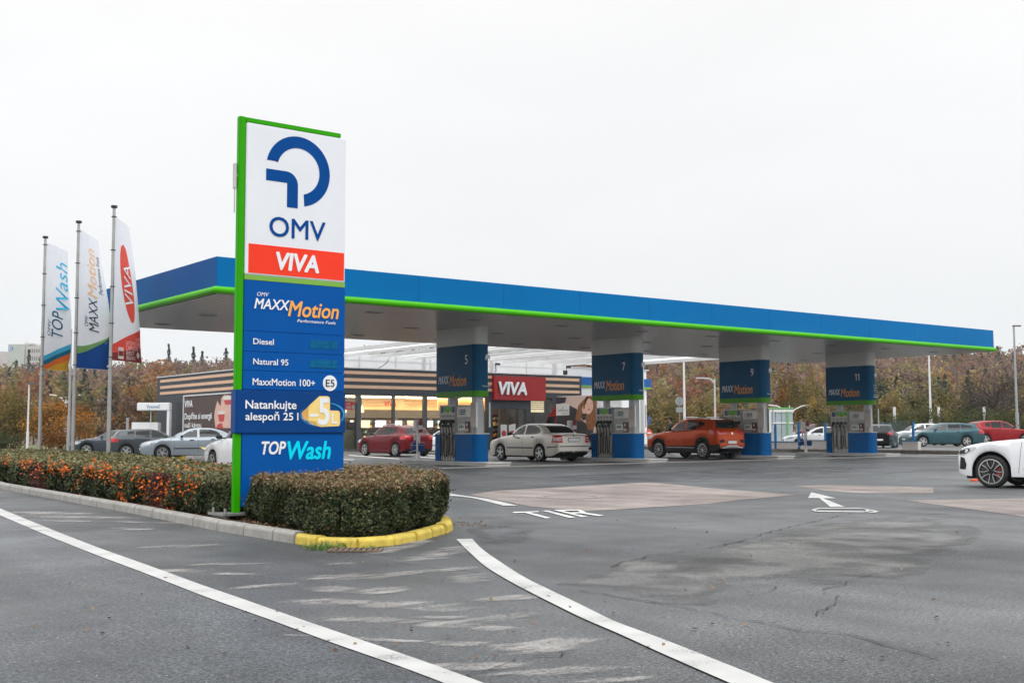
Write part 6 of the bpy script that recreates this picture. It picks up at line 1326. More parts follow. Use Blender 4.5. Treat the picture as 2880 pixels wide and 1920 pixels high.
def car(spec, label, cat, x, y, heading, scale, pmat, rim='five', group=None, z0=0, tint=None, rails=False, name='parked_car', style=None, zs=1.0, glass=None):
    S_ = SPECS[spec]; L, W, wb, fo, R, gc = (S_[k] for k in ('L', 'W', 'wb', 'fo', 'R', 'gc')); Ra = S_.get('Ra', R+.055)
    t = thing(name, label, cat, (x, y, z0), heading, group); t.scale = (scale, scale, scale*zs)
    glass = glass or m_dglass
    ax = [fo, fo+wb]; zc = R
    st = set(np.linspace(0, L, 56).tolist())
    for a in ax:
        for k in range(-9, 10): st.add(a+Ra*math.sin(k/9*math.pi/2))
        st.add(a-Ra-.004); st.add(a+Ra+.004)
    for s in (.02, .04, .08, .12, L-.02, L-.05, L-.09, L-.13): st.add(s)
    st = sorted(st); st = [s for i, s in enumerate(st) if i == 0 or s-st[i-1] > 1e-4]
    r0_, r1_ = S_['roof'][0][0], S_['roof'][-1][0]
    def section(s):
        b = gc+(.10*(1-s/.35)**2 if s < .35 else 0)+(.16*(1-(L-s)/.45)**2 if L-s < .45 else 0)
        for a in ax:
            if abs(s-a) <= Ra+1e-6: b = max(b, zc+math.sqrt(max(0, Ra*Ra-(s-a)**2)))
        w = W/2*interp(S_['wid'], s); tz = interp(S_['deck'], s); b = min(b, tz-.06)
        r = max(tz, interp(S_['roof'], s)) if r0_ < s < r1_ else tz
        hc = r-tz; H_ = max(.25, tz-b)
        P = [(0, b), (w*.80, b), (w*.955, b+.012), (w*.975, b+H_*.12), (w*.985, b+H_*.30), (w*1.0, b+H_*.60), (w*.992, b+H_*.80), (w*.968, tz-.035), (w*.93, tz-.004)]
        k = min(1, hc/.22); k = k*k*(3-2*k); tw = w*.735; cr_ = .035*(1-k)
        cab = [(w*.905, tz+hc*.05), (w*.885-(w*.885-tw)*.35, tz+hc*.36), (w*.885-(w*.885-tw)*.75, tz+hc*.74), (tw*.985, tz+hc*.93), (tw*.90, tz+hc*.985), (tw*.55, r+.002), (0, r+.006)]
        hood = [(w*.88, tz+.004), (w*.78, tz+.012), (w*.64, tz+.019), (w*.48, tz+.026), (w*.32, tz+.031), (w*.16, tz+.034), (0, tz+.035)]
        P += [(h_[0]*(1-k)+c_[0]*k, h_[1]*(1-k)+c_[1]*k) for h_, c_ in zip(hood, cab)]
        return P
    mb = MB(); rows = []; n = 0
    for s in st:
        P = section(s); loop = [(y_, z_) for y_, z_ in P]+[(-y_, z_) for y_, z_ in P[-2:0:-1]]
        if s < .02: loop = [(y_*.97, z_) for y_, z_ in loop]
        rows.append([(fo+wb/2-s, y_, z_) for y_, z_ in loop])
    K = len(rows[0]); np_ = len(section(1.0))
    vs = [v for r_ in rows for v in r_]; fs = []; mi = []
    for i in range(len(rows)-1):
        s = (st[i]+st[i+1])/2
        for k in range(K):
            fs.append((i*K+k, i*K+(k+1) % K, (i+1)*K+(k+1) % K, (i+1)*K+k)); kk = min(k, K-1-k)
            under = kk <= 0 or (kk == 1)
            m_ = 1 if under else 0
            if S_['clad'] and kk <= 3: m_ = 2
            if not S_['clad'] and kk == 2 and min(abs(s-ax[0]), abs(s-ax[1])) > Ra: m_ = 0
            mi.append(m_)
    fs += [tuple(range(K-1, -1, -1)), tuple(range((len(rows)-1)*K, len(rows)*K))]; mi += [0, 0]
    for f_, m_ in zip(fs, mi): pass
    mb.v = vs; mb.f = fs; mb.m = mi
    bvh = BVHTree.FromPolygons([Vector(v) for v in vs], fs)
    for a in ax: mb.box(fo+wb/2-a-Ra-.02, fo+wb/2-a+Ra+.02, -(W/2-.27), W/2-.27, gc, min(zc+Ra+.02, .9), 1)
    mb.box(fo+wb/2-L+.3, fo+wb/2-.25, -(W/2-.16), W/2-.16, gc-.05, gc+.05, 1)
    body = mb.build('body', [pmat, m_under, m_plast], t, local=True, smooth=True, sharp=38)
    sx = lambda s: fo+wb/2-s
    def part(nm, pts, side, mat, off=.006, par=t, maxl=.14):
        v, f_ = decal(bvh, pts, side, off, maxl); q = MB(); q.add(v, f_); return q.build(nm, mat, par, local=True, smooth=True, sharp=60)
    sp = lambda pts: [(sx(a), b) for a, b in pts]
    for sd in 'LR':
        for wpts in S_['side']: part('window', sp(wpts), sd, glass, .004)
        part('headlight', sp(S_['head']), sd, m_lampc, .008, maxl=.08); part('tail_light', sp(S_['tail']), sd, m_tail, .008, maxl=.08)
        if S_['trim']: part('side_trim', sp(S_['trim']), sd, m_chrome if spec in ('suv', 'bigsuv') else m_plast, .012)
        for hs, hz in S_['handles']: part('door_handle', sp([(hs-.09, hz-.018), (hs+.09, hz-.018), (hs+.09, hz+.018), (hs-.09, hz+.018)]), sd, pmat if spec != 'saloon' else m_plast, .022)
        for g_ in S_['gaps']:
            q = MB()
            for (a0, b0), (a1, b1) in zip(g_[:-1], g_[1:]): v, f_ = decal(bvh, sp([(a0-.005, b0), (a0+.005, b0), (a1+.005, b1), (a1-.005, b1)]), sd, .002); q.add(v, f_)
            q.build('door_gap', m_under, t, local=True)
        sg = 1 if sd == 'L' else -1; ms_ = S_['side'][0][0]; q = MB(); yy = W/2*.97; zz_ = ms_[1]+.045; xx = sx(ms_[0]+.12)
        q.ball((xx, sg*(yy+.10), zz_), .06, .105, .065, 10); q.box(xx-.03, xx+.03, min(sg*(yy-.12), sg*(yy+.03)), max(sg*(yy-.12), sg*(yy+.03)), zz_-.05, zz_-.015); q.build('side_mirror', pmat if style == 'paintmirror' else m_plast, t, local=True, smooth=True)
    part('windscreen', S_['ws'], 'F', glass, .004); part('rear_window', S_['rw'], 'B', glass, .004)
    part('tail_light', S_['tailb'], 'B', m_tail, .010, maxl=.08); part('tail_light', [(-a, b) for a, b in reversed(S_['tailb'])], 'B', m_tail, .010, maxl=.08)
    part('plate_frame', [(a*1.08, b+(.018 if b > S_['plate'][0][1] else -.018)) for a, b in S_['plate']], 'B', m_plast, .009); part('number_plate', S_['plate'], 'B', m_plate, .014); lw = S_['low']
    part('rear_valance', [(-W*.40, lw-.02), (W*.40, lw-.02), (W*.40, lw+.10), (-W*.40, lw+.10)], 'B', m_plast, .008)
    gz = S_['deck'][0][1]; part('grille', [(-.42, gz-.16), (.42, gz-.16), (.50, gz+.02), (-.50, gz+.02)], 'F', m_plast, .008); part('air_intake', [(-W*.36, lw), (W*.36, lw), (W*.34, lw+.13), (-W*.34, lw+.13)], 'F', m_plast, .008); part('number_plate', [(-.26, lw+.14), (.26, lw+.14), (.26, lw+.25), (-.26, lw+.25)], 'F', m_plate, .012)
    if style == 'octavia':
        part('bumper_strip', [(-W*.44, .565), (W*.44, .565), (W*.44, .60), (-W*.44, .60)], 'B', m_plast, .012)
        for sd in 'LR': part('bumper_strip', sp([(3.98, .52), (4.5, .56), (4.5, .595), (3.98, .565)]), sd, m_plast, .012); part('lamp_insert', sp([(4.38, .82), (4.56, .82), (4.56, .92), (4.40, .92)]), sd, m_tailw, .013, maxl=.06)
        for sg in (1, -1): part('lamp_insert', [(sg*.80, .80), (sg*.60, .80), (sg*.61, .83), (sg*.80, .83)] if sg < 0 else [(.60, .80), (.80, .80), (.80, .83), (.61, .83)], 'B', m_tailw, .014, maxl=.06); part('lamp_insert', [(sg*.80, .88), (sg*.61, .88), (sg*.62, .91), (sg*.80, .91)] if sg < 0 else [(.61, .88), (.80, .88), (.80, .91), (.62, .91)], 'B', m_tailw, .014, maxl=.06)
        q = MB(); q.cyl((sx(2.95), 0, 1.455), (sx(3.1), 0, 1.60), .008, None, 5); q.build('aerial', m_plast, t, local=True)
        part('badge', [(-.03, .955), (.03, .955), (.03, .99), (-.03, .99)], 'B', m_chrome, .012)
    if style == 'suv':
        part('bumper_trim', [(-.66, .42), (-.40, .43), (-.26, .50), (.26, .50), (.40, .43), (.66, .42), (.66, .46), (.42, .47), (.28, .535), (-.28, .535), (-.42, .47), (-.66, .46)], 'B', m_chrome, .02, maxl=.09)
        part('badge', [(.05*math.cos(k), 1.0+.05*math.sin(k)) for k in [i*math.pi/4 for i in range(8)]], 'B', m_chrome, .014)
        for sg in (-1, 1): part('reflector_pod', [(sg*.76, .62), (sg*.46, .66), (sg*.50, .78), (sg*.76, .74)] if sg > 0 else [(-.46, .66), (-.76, .62), (-.76, .74), (-.50, .78)], 'B', m_plast, .01)
        part('rear_spoiler', [(-.56, 1.49), (.56, 1.49), (.54, 1.525), (-.54, 1.525)], 'B', m_plast, .03)
        for sd in 'LR':     # black wheel-arch mouldings
            for a in ax:
                ring = [(a+(Ra+.07)*math.cos(q_), zc+(Ra+.07)*math.sin(q_)) for q_ in [math.pi*k/14 for k in range(15)]]+[(a+(Ra+.004)*math.cos(q_), zc+(Ra+.004)*math.sin(q_)) for q_ in [math.pi*(14-k)/14 for k in range(15)]]
                q = MB()
                for k in range(14): v, f_ = decal(bvh, sp([ring[k], ring[k+1], ring[28-k], ring[29-k]]), sd, .008); q.add(v, f_)
                q.build('arch_moulding', m_plast, t, local=True)
    if style == 'bigsuv':
        for sd in 'LR':
            part('side_intake', sp([(.10, .44), (.26, .43), (.29, .55), (.25, .70), (.14, .74)]), sd, m_plast, .01, maxl=.06); part('lamp_core', sp([(.10, .80), (.24, .80), (.40, .88), (.38, .93), (.12, .88)]), sd, m_plast, .011, maxl=.06); part('lamp_core', sp([(.26, .83), (.34, .86), (.34, .91), (.28, .91)]), sd, m_chrome, .013, maxl=.05)
        part('front_splitter', [(-.8, .30), (.8, .30), (.8, .34), (-.8, .34)], 'F', m_chrome, .012)
    if rails:
        for sg in (1, -1): q = MB(); q.tube([(sx(2.1), sg*W*.345, S_['roof'][3][1]+.02), (sx(2.3), sg*W*.35, S_['roof'][4][1]+.05), (sx(3.4), sg*W*.35, S_['roof'][4][1]+.04), (sx(3.65), sg*W*.345, S_['roof'][4][1]-.02)], .018, 6); q.build('roof_rail', m_chrome if rails != 'black' else m_plast, t, local=True, smooth=True)
    else:
        pass
    # wheels: tyre, rim, spokes
    for a in ax:
        for sg in (1, -1):
            yc = sg*(W/2-.125); wd = .22
            mb = MB(); ri_ = R*(.715 if spec != 'bigsuv' else .755); mb.lathe([(ri_, -wd/2+.02), (R*.80, -wd/2), (R*.88, -wd/2), (R*.97, -wd/2+.025), (R, -wd/2+.06), (R, wd/2-.06), (R*.97, wd/2-.025), (R*.88, wd/2), (R*.80, wd/2), (ri_, wd/2-.02)], (sx(a), yc, R), 'y', 32); wh = mb.build('wheel', m_tyre, t, local=True, smooth=True, sharp=50)
            yo = yc+sg*(wd/2-.012); rr_ = R*(.725 if spec != 'bigsuv' else .765); q = MB(); c_ = Vector((sx(a), yo, R))
            q.lathe([(rr_*.99, -sg*.10), (rr_*1.0, sg*.008), (rr_*.93, sg*.010), (rr_*.91, -sg*.02)], c_, 'y', 32, 0); q.lathe([(0, -sg*.05), (rr_*.92, -sg*.05)], c_, 'y', 24, 2); q.lathe([(0, sg*.004), (rr_*.17, sg*.004), (rr_*.20, -sg*.02), (rr_*.2, -sg*.04)], c_, 'y', 14, 0 if rim != 'blackten' else 1)
            def spoke(ang, w0, w1, ri, ro, m_=0, tw=0, dy=0.0):
                ca, sa = math.cos(ang), math.sin(ang); ta = ang+tw; cb, sb = math.cos(ta), math.sin(ta)
                P = [(ri*ca-w0*sa, ri*sa+w0*ca), (ri*ca+w0*sa, ri*sa-w0*ca), (ro*cb+w1*sb, ro*sb-w1*cb), (ro*cb-w1*sb, ro*sb+w1*cb)]
                q.add([(c_.x+px_, yo+sg*(.002+dy), R+pz_) for px_, pz_ in P]+[(c_.x+px_, yo-sg*.03, R+pz_) for px_, pz_ in P], [(0, 1, 2, 3), (0, 4, 5, 1), (1, 5, 6, 2), (2, 6, 7, 3), (3, 7, 4, 0)], m_)
            ph = random.uniform(0, 1.2)
            if rim == 'five':
                for k in range(5): spoke(ph+k*1.2566, rr_*.16, rr_*.13, rr_*.12, rr_*.94); 
            elif rim == 'turbine':
                for k in range(5):
                    b_ = ph+k*1.2566; spoke(b_, rr_*.10, rr_*.16, rr_*.12, rr_*.94, 1, .35, -.004); spoke(b_-.09, rr_*.028, rr_*.03, rr_*.14, rr_*.95, 0, .22); spoke(b_+.09, rr_*.03, rr_*.035, rr_*.14, rr_*.95, 0, .62)
            elif rim == 'blackten':
                for k in range(5):
                    b_ = .30+k*1.2566
                    spoke(b_-.17, rr_*.10, rr_*.05, rr_*.12, rr_*.94, 1, -.10, -.003); spoke(b_+.17, rr_*.10, rr_*.05, rr_*.12, rr_*.94, 1, .10, -.003)
                    spoke(b_-.12, rr_*.022, rr_*.026, rr_*.22, rr_*.60, 0, -.24); spoke(b_+.12, rr_*.022, rr_*.026, rr_*.22, rr_*.60, 0, .24)
                    spoke(b_-.36, rr_*.026, rr_*.026, rr_*.60, rr_*.96, 0, .03); spoke(b_+.36, rr_*.026, rr_*.026, rr_*.60, rr_*.96, 0, -.03)
            elif rim == 'slim':
                for k in range(5):
                    b_ = ph+k*1.2566; spoke(b_-.13, rr_*.06, rr_*.045, rr_*.12, rr_*.95, 0, -.05); spoke(b_+.13, rr_*.06, rr_*.045, rr_*.12, rr_*.95, 0, .05)
            rm = q.build('rim', [m_alloy, m_rimd, m_brake], wh, local=True, smooth=False)
            if spec == 'bigsuv' and a == ax[0]:
                q2 = MB(); q2.box(sx(a)-rr_*.72, sx(a)-rr_*.38, yo-sg*.049 if sg < 0 else yo-.049, yo-sg*.03 if sg < 0 else yo-.03, R-.10, R+.10) if sg > 0 else q2.box(sx(a)-rr_*.72, sx(a)-rr_*.38, yo+.03, yo+.049, R-.10, R+.10); q2.build('brake_caliper', M('caliper_red', (.30, .03, .02), .4), wh, local=True)
    return t
HL = math.atan2(-_r.y, -_r.x)       # heading that points to the left of the photo
p_beige = paint('paint_beige', (.70, .655, .59), .25, .3); p_red = paint('paint_cherry', (.135, .006, .011), .1); p_org = paint('paint_copper', (.52, .060, .004), .3, .25); p_white = paint('paint_white', (.80, .81, .83), 0, .25)
p_dgrey = paint('paint_slate', (.055, .068, .085), .3); p_lgrey = paint('paint_silver_grey', (.30, .34, .38), .35); p_dk2 = paint('paint_anthracite', (.060, .070, .078), .2); p_teal = paint('paint_teal', (.036, .095, .115), .3); p_black = paint('paint_black', (.010, .010, .011), .1); p_mar = paint('paint_maroon', (.12, .012, .03), .1); p_red2 = paint('paint_red', (.27, .010, .014), .1)
car('hatch', 'dark red hatchback with chrome roof rail parked before the shop windows', 'car', 32.32, 51.95, math.radians(92.3), 1.08, p_red, 'slim', rails=True)
car('saloon', 'beige saloon refuelling between the headers numbered 5 and 7', 'car', 31.44, 39.02, math.radians(88.6), 1.08, p_beige, 'five', style='octavia')
car('suv', 'copper orange compact SUV refuelling between the headers numbered 7 and 9', 'car', 39.74, 37.62, math.radians(89.6), 1.08, p_org, 'turbine', rails=True, style='suv', zs=1.05)
hw = math.radians(100); sW = .89; wf = G(2793, 1371); fd = Vector((math.cos(hw), math.sin(hw), 0)); lf = Vector((-fd.y, fd.x, 0))
cW = wf-fd*1.5*sW-lf*(.875)*sW
car('bigsuv', 'large white SUV entering at the right edge, with a black and silver wheel', 'car', cW.x, cW.y, hw, sW, p_white, 'blackten', style='bigsuv', name='driving_car')
car('wagon', 'teal estate car parked facing left behind the kerb at the right', 'car', 69.62, 43.73, HL, 1.07, p_teal, 'five', z0=.2)
def at_px(px, depth): v = PD(px, 1213, depth); return v.x, v.y
def acar(spec, label, px, depth, head, sc_, pm, rim='five', z0=0, zs=1, **k): x, y = at_px(px, depth); return car(spec, label, 'car', x, y, head, sc_, pm, rim, None, z0, zs=zs, **k)
acar('hatch', 'bright red hatchback with a black roof line, facing right behind the teal estate', 2807, 82, HL+math.pi+.12, 1.10, p_red2, 'five', .25, 1.04)
acar('hatch', 'white hatchback facing left behind the blue fence post and the teal estate', 2585, 84, HL, 1.06, p_white, 'five', .2, 1.0)
acar('hatch', 'black hatchback seen from behind, red tail lamps, right of the pump numbered 11', 2478, 72, HL-math.radians(112), 1.02, p_black, 'five', .2, .96)
acar('saloon', 'white saloon facing left behind the low white wall and the service post', 2300, 78, HL-.1, 1.05, p_white, 'five', .1, .93)
acar('hatch', 'maroon car with a white roof line behind the low white wall', 2290, 98, HL, 1.1, p_mar, 'five', .2, 1.05)
acar('saloon', 'white saloon half hidden behind the red hatchback and the pump numbered 5', 1262, 66, math.radians(95), 1.0, p_white, 'five', 0, .95)
acar('wagon', 'dark slate estate car facing left behind the nearest flagpole', 318, 66, HL+.32, 1.02, p_dgrey, 'slim', 0, .96)
acar('hatch', 'dark grey hatchback seen from behind between the estate and the pale grey fastback', 428, 60, HL+math.pi+.42, 1.02, p_dk2, 'five', 0, .96)
acar('saloon', 'pale grey fastback with a black wheel behind the berry hedge, facing left', 537, 54.5, HL+.36, 1.03, p_lgrey, 'slim', 0, .97)
v = PX(597, 1268, 14.35); car('hatch', 'white hatchback mostly hidden behind the price totem at the left pump', 'car', 15.25, v.y-1.3, math.radians(90), 1.03, p_white, 'five')
# low orange strip on the asphalt by the white SUV
p_ = G(2745, 1352); mb = MB(); mb.box(p_.x-.18, p_.x+.18, p_.y-.05, p_.y+.05, .005, .05); tag(mb.build('orange_strip', M('strip_orange', (.85, .12, .03), .5)), 'flat orange strip lying on the asphalt before the white SUV wheel', 'strip')

# ================================================================== PEOPLE
def person(label, x, y, heading, scale, jacket, trousers, skin, hair, cap=None, arms='down', z0=0):
    """one skinned body; x forward, y left"""
    V = []; E_ = []; Rr = []
    def v(p_, r, frm=None):
        V.append(p_); Rr.append(r); i = len(V)-1
        if frm is not None: E_.append((frm, i))
        return i
    pel = v((0, 0, .95), (.155, .12)); wa = v((0, 0, 1.10), (.145, .11), pel); ch = v((.01, 0, 1.30), (.165, .125), wa); sh = v((0, 0, 1.44), (.13, .09), ch); nk = v((.01, 0, 1.52), (.055, .055), sh); hd1 = v((.02, 0, 1.60), (.075, .085), nk); hd2 = v((.03, 0, 1.69), (.078, .098), hd1); hd3 = v((.015, 0, 1.76), (.06, .075), hd2)
    nose = v((.135, 0, 1.645), (.012, .014), hd2)
    for sg in (1, -1):
        hp = v((0, sg*.10, .88), (.10, .10), pel); kn = v((.02, sg*.11, .49), (.068, .068), hp); an = v((-.02, sg*.11, .09), (.045, .045), kn); to = v((.16, sg*.12, .04), (.042, .03), an)
        so = v((0, sg*.19, 1.40), (.07, .07), sh)
        if arms == 'down': el, wr = (-.03, sg*.25, 1.12), (.05, sg*.26, .87)
        else: el, wr = (.05, sg*.26, 1.15), (.28, sg*.18, 1.12)
        e = v(el, (.048, .048), so); w_ = v(wr, (.033, .028), e)
        d = (Vector(wr)-Vector(el)).normalized(); pm_ = v(tuple(Vector(wr)+d*.06), (.040, .022), w_)
        ac = Vector((0, 1, 0)) if abs(d.y) < .8 else Vector((1, 0, 0))
        for k, ln_ in enumerate((.075, .085, .08, .065)):
            b0 = Vector(wr)+d*.09+ac*(.019*(1.5-k)); f1 = v(tuple(b0), (.010, .010), pm_); v(tuple(b0+d*ln_*.9+Vector((.015, 0, 0))), (.008, .008), f1)
        th = v(tuple(Vector(wr)+d*.05+ac*.045), (.011, .011), pm_); v(tuple(Vector(wr)+d*.09+ac*.06), (.009, .009), th)
    me = bpy.data.meshes.new('body'); me.from_pydata(V, E_, []); o = bpy.data.objects.new('body', me); COL.objects.link(o)
    sk = o.modifiers.new('s', 'SKIN'); 
    for i, r in enumerate(Rr): me.skin_vertices[0].data[i].radius = r
    me.skin_vertices[0].data[0].use_root = True
    o.modifiers.new('d', 'SUBSURF').levels = 2; o.modifiers['d'].render_levels = 2
    dg = bpy.context.evaluated_depsgraph_get(); m2 = bpy.data.meshes.new_from_object(o.evaluated_get(dg)); bpy.data.objects.remove(o)
    m2.materials.clear()
    for m_ in (skin, jacket, trousers, m_black): m2.materials.append(m_)
    for p_ in m2.polygons:
        c = p_.center; armz = abs(c.y) > .17
        if c.z > 1.515: k = 0
        elif armz and ((arms == 'down' and c.z < .87) or (arms != 'down' and c.x > .285)): k = 0
        elif c.z < .11 and not armz: k = 3
        elif c.z < .93 and not (armz and c.z > .6 and abs(c.y) > .2): k = 2
        else: k = 1
        p_.material_index = k; p_.use_smooth = True
    t = thing('person', label, 'person', (x, y, z0), heading); t.scale = (scale,)*3
    b = bpy.data.objects.new('body', m2); COL.objects.link(b); b.parent = t
    if cap:
        mb = MB(); mb.ball((.015, 0, 1.74), .105, .088, .075, 14); mb.box(.08, .20, -.07, .07, 1.735, 1.75); mb.build('cap', cap, t, local=True, smooth=True)
    mb = MB(); mb.ball((-.015, 0, 1.70), .10, .092, .10, 14); 
    if not cap: mb.ball((-.03, 0, 1.55), .07, .10, .16, 10)
    mb.build('hair', hair, t, local=True, smooth=True)
    for sg in (1, -1):
        mb = MB(); mb.ball((.108, sg*.032, 1.675), .012, .014, .009, 8); mb.build('eye', m_black, t, local=True); mb = MB(); mb.ball((.02, sg*.092, 1.66), .02, .012, .03, 8); mb.build('ear', skin, t, local=True)
    mb = MB(); mb.box(.105, .118, -.025, .025, 1.605, 1.613); mb.build('mouth', M('lip', (.35, .12, .10), .5), t, local=True)
    return t
m_skin = M('skin', (.50, .30, .22), .5, 0, .08, 8)
x, y = at_px(1887, 64); person('person in a dark jacket and dark peaked cap standing beyond the orange SUV bonnet', x, y, HL-.2, 1.12, M('jacket_dark', (.035, .036, .032), .8, 0, .6, 22), M('trousers_dark', (.02, .02, .022), .8), m_skin, M('hair_dark', (.02, .014, .01), .6), M('cap_dark', (.02, .014, .014), .7), 'fwd')
x, y = PY(1138, 1200, 70.4).x, 70.4; person('person in a beige hooded coat standing inside the shop, above the red car roof', x, y, math.radians(200), 1.12, M('coat_beige', (.45, .33, .20), .8, 0, .15, 6), M('trousers_grey', (.05, .05, .06), .8), m_skin, M('hair_brown', (.10, .05, .025), .6), None, 'fwd', .02)
# ================================================================== VEGETATION
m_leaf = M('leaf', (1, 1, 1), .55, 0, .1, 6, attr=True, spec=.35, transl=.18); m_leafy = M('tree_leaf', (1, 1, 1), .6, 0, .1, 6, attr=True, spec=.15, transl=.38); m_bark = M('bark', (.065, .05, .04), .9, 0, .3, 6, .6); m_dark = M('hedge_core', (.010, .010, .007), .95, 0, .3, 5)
def interp_line(pl, s):
    for i in range(len(pl)-1):
        L_ = (Vector(pl[i+1])-Vector(pl[i])).length
        if s <= L_ or i == len(pl)-2: 
            return Vector(pl[i]).lerp(Vector(pl[i+1]), min(1, s/L_))
        s -= L_
def hedge(label, poly, ztop, n_side, n_top, size, side_cols, side_w, top_cols, top_w, berries=None, reds=None, near=None):
    t = thing('hedge', label, 'hedge', (poly[0][0], poly[0][1], .1)); P = [Vector(p_) for p_ in poly]; n = len(P)
    area = sum(P[i].x*P[(i+1) % n].y-P[(i+1) % n].x*P[i].y for i in range(n))/2
    if area < 0: P.reverse()
    c = sum(P, Vector((0, 0)))/n
    ins = []
    for i in range(n):
        a, b, d = P[i-1], P[i], P[(i+1) % n]; t1 = (b-a).normalized(); t2 = (d-b).normalized(); nn = (Vector((-t1.y, t1.x))+Vector((-t2.y, t2.x))).normalized(); ins.append(b+nn*.10)
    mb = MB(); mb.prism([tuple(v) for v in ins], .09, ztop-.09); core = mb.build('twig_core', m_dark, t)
    # leaves on the sides (density weighted by nearness) and the top
    segs = [(P[i], P[(i+1) % n]) for i in range(n)]
    wts = np.array([(b-a).length/(max(8, ((a+b)/2).length)**1.35) * (1 if (Vector((-(b-a).y, (b-a).x)).dot((a+b)/2) > 0) else .45) for a, b in segs]); wts /= wts.sum()
    idx = RNG.choice(len(segs), n_side, p=wts); Q = []; Nn = []; hh = []
    for i in idx:
        a, b = segs[i]; f = random.random(); p_ = a.lerp(b, f); d = (b-a).normalized(); o = Vector((d.y, -d.x))
        z = .07+(ztop-.07)*random.random()**.92; zt_ = (z-.07)/(ztop-.07)
        bul = .035*math.sin(p_.x*3.1+p_.y*2.3+z*4)+.03*math.sin(p_.x*7+p_.y*5.7+z*9)+.02*math.sin(p_.x*17+p_.y*13)
        rd = -.07*max(0, (zt_-.85)/.15)**2-.09*max(0, (.25-zt_)/.25)
        dep = abs(random.gauss(0, .045)); off = bul+rd-dep+(.02 if random.random() < .08 else 0)+.03
        Q.append((p_.x+o.x*off, p_.y+o.y*off, z)); Nn.append((o.x, o.y, .25)); hh.append(zt_)
    Q, Nn, hh = np.array(Q), np.array(Nn), np.array(hh)
    tn = tints(n_side, side_cols, side_w, .45)
    # top colouring creeps down the upper edge of the faces
    k = (hh+RNG.normal(0, .10, n_side)) > .86; tn[k] = tints(int(k.sum()), top_cols, top_w, .35)
    d0 = np.linalg.norm(Q[:, :2], axis=1); sz = size*np.clip(d0/14, .82, 2.2)*RNG.uniform(.6, 1.35, n_side)
    leaves('leaves', Q, sz, tn, m_leaf, t, Nn, .75)
    ns = int(n_side*.012); k = RNG.choice(n_side, ns); D_ = Nn[k]+RNG.normal(size=(ns, 3))*.5+np.array([0, 0, .7]); D_ /= np.linalg.norm(D_, axis=1)[:, None]
    sh = np.concatenate([Q[k]+D_*f_*RNG.uniform(.6, 1.5, (ns, 1)) for f_ in (.03, .055, .08)])
    leaves('stray_shoots', sh, size*np.clip(np.linalg.norm(sh[:, :2], axis=1)/14, .82, 2.2)*.8, tints(len(sh), side_cols, side_w, .45), m_leaf, t)
    # top
    bb = np.array([tuple(v) for v in P]); lo, hi = bb.min(0), bb.max(0); T_ = []
    def inside(x, y):
        r = False
        for i in range(n):
            a, b = P[i], P[(i+1) % n]
            if (a.y > y) != (b.y > y) and x < (b.x-a.x)*(y-a.y)/(b.y-a.y)+a.x: r = not r
        return r
    while len(T_) < n_top:
        x, y = random.uniform(lo[0], hi[0]), random.uniform(lo[1], hi[1])
        if random.random() > min(1, (15/max(12, math.hypot(x, y)))**1.2) or not inside(x, y): continue
        T_.append((x, y, ztop-.01+.03*math.sin(x*3+y*2)+.02*math.sin(x*9.3+y*7.7)-abs(random.gauss(0, .03))+(.05 if random.random() < .03 else 0)))
    T_ = np.array(T_); d0 = np.linalg.norm(T_[:, :2], axis=1)
    leaves('top_leaves', T_, size*np.clip(d0/14, .82, 2.2)*RNG.uniform(.6, 1.3, n_top), tints(n_top, top_cols, top_w, .35), m_leaf, t, np.array([[0, 0, 1.0]]), .8)
    return t, Q, hh
DK = [(.024, .042, .013), (.042, .062, .018), (.070, .088, .028), (.12, .12, .05), (.095, .042, .022), (.013, .020, .009)]
TP = [(.18, .155, .070), (.235, .165, .085), (.24, .12, .065), (.14, .125, .052), (.33, .23, .13), (.19, .07, .04)]
hedge('clipped hedge of small dark leaves at the island nose, right of the totem', [(6.52, 14.0), (6.33, 13.0), (6.05, 11.35), (6.18, 11.0), (6.48, 10.86), (6.85, 10.98), (7.35, 11.32), (8.0, 11.88), (8.52, 12.45), (8.90, 13.3), (9.45, 14.9), (10.05, 15.9), (8.6, 16.0), (8.1, 14.1)], .67, 52000, 26000, .042,
      DK, (5, 5, 4, 2.2, .5, 3), TP, (3, 3, 2.2, 2.5, 1.5, .8))
t, Q, hh = hedge('long low hedge with clusters of orange berries, left of the totem', [(6.75, 14.3), (6.25, 14.5), (6.52, 18.0), (6.75, 21.5), (7.0, 27.0), (7.9, 35), (9.0, 46), (12.6, 46), (12.1, 36), (10.0, 25), (8.9, 20), (7.9, 15.2)], .62, 62000, 46000, .046,
      DK, (5, 5, 4, 2, .6, 3), [(.145, .145, .060), (.19, .17, .075), (.11, .118, .044), (.25, .21, .10), (.15, .095, .045)], (4, 3, 3, 1.3, 1))
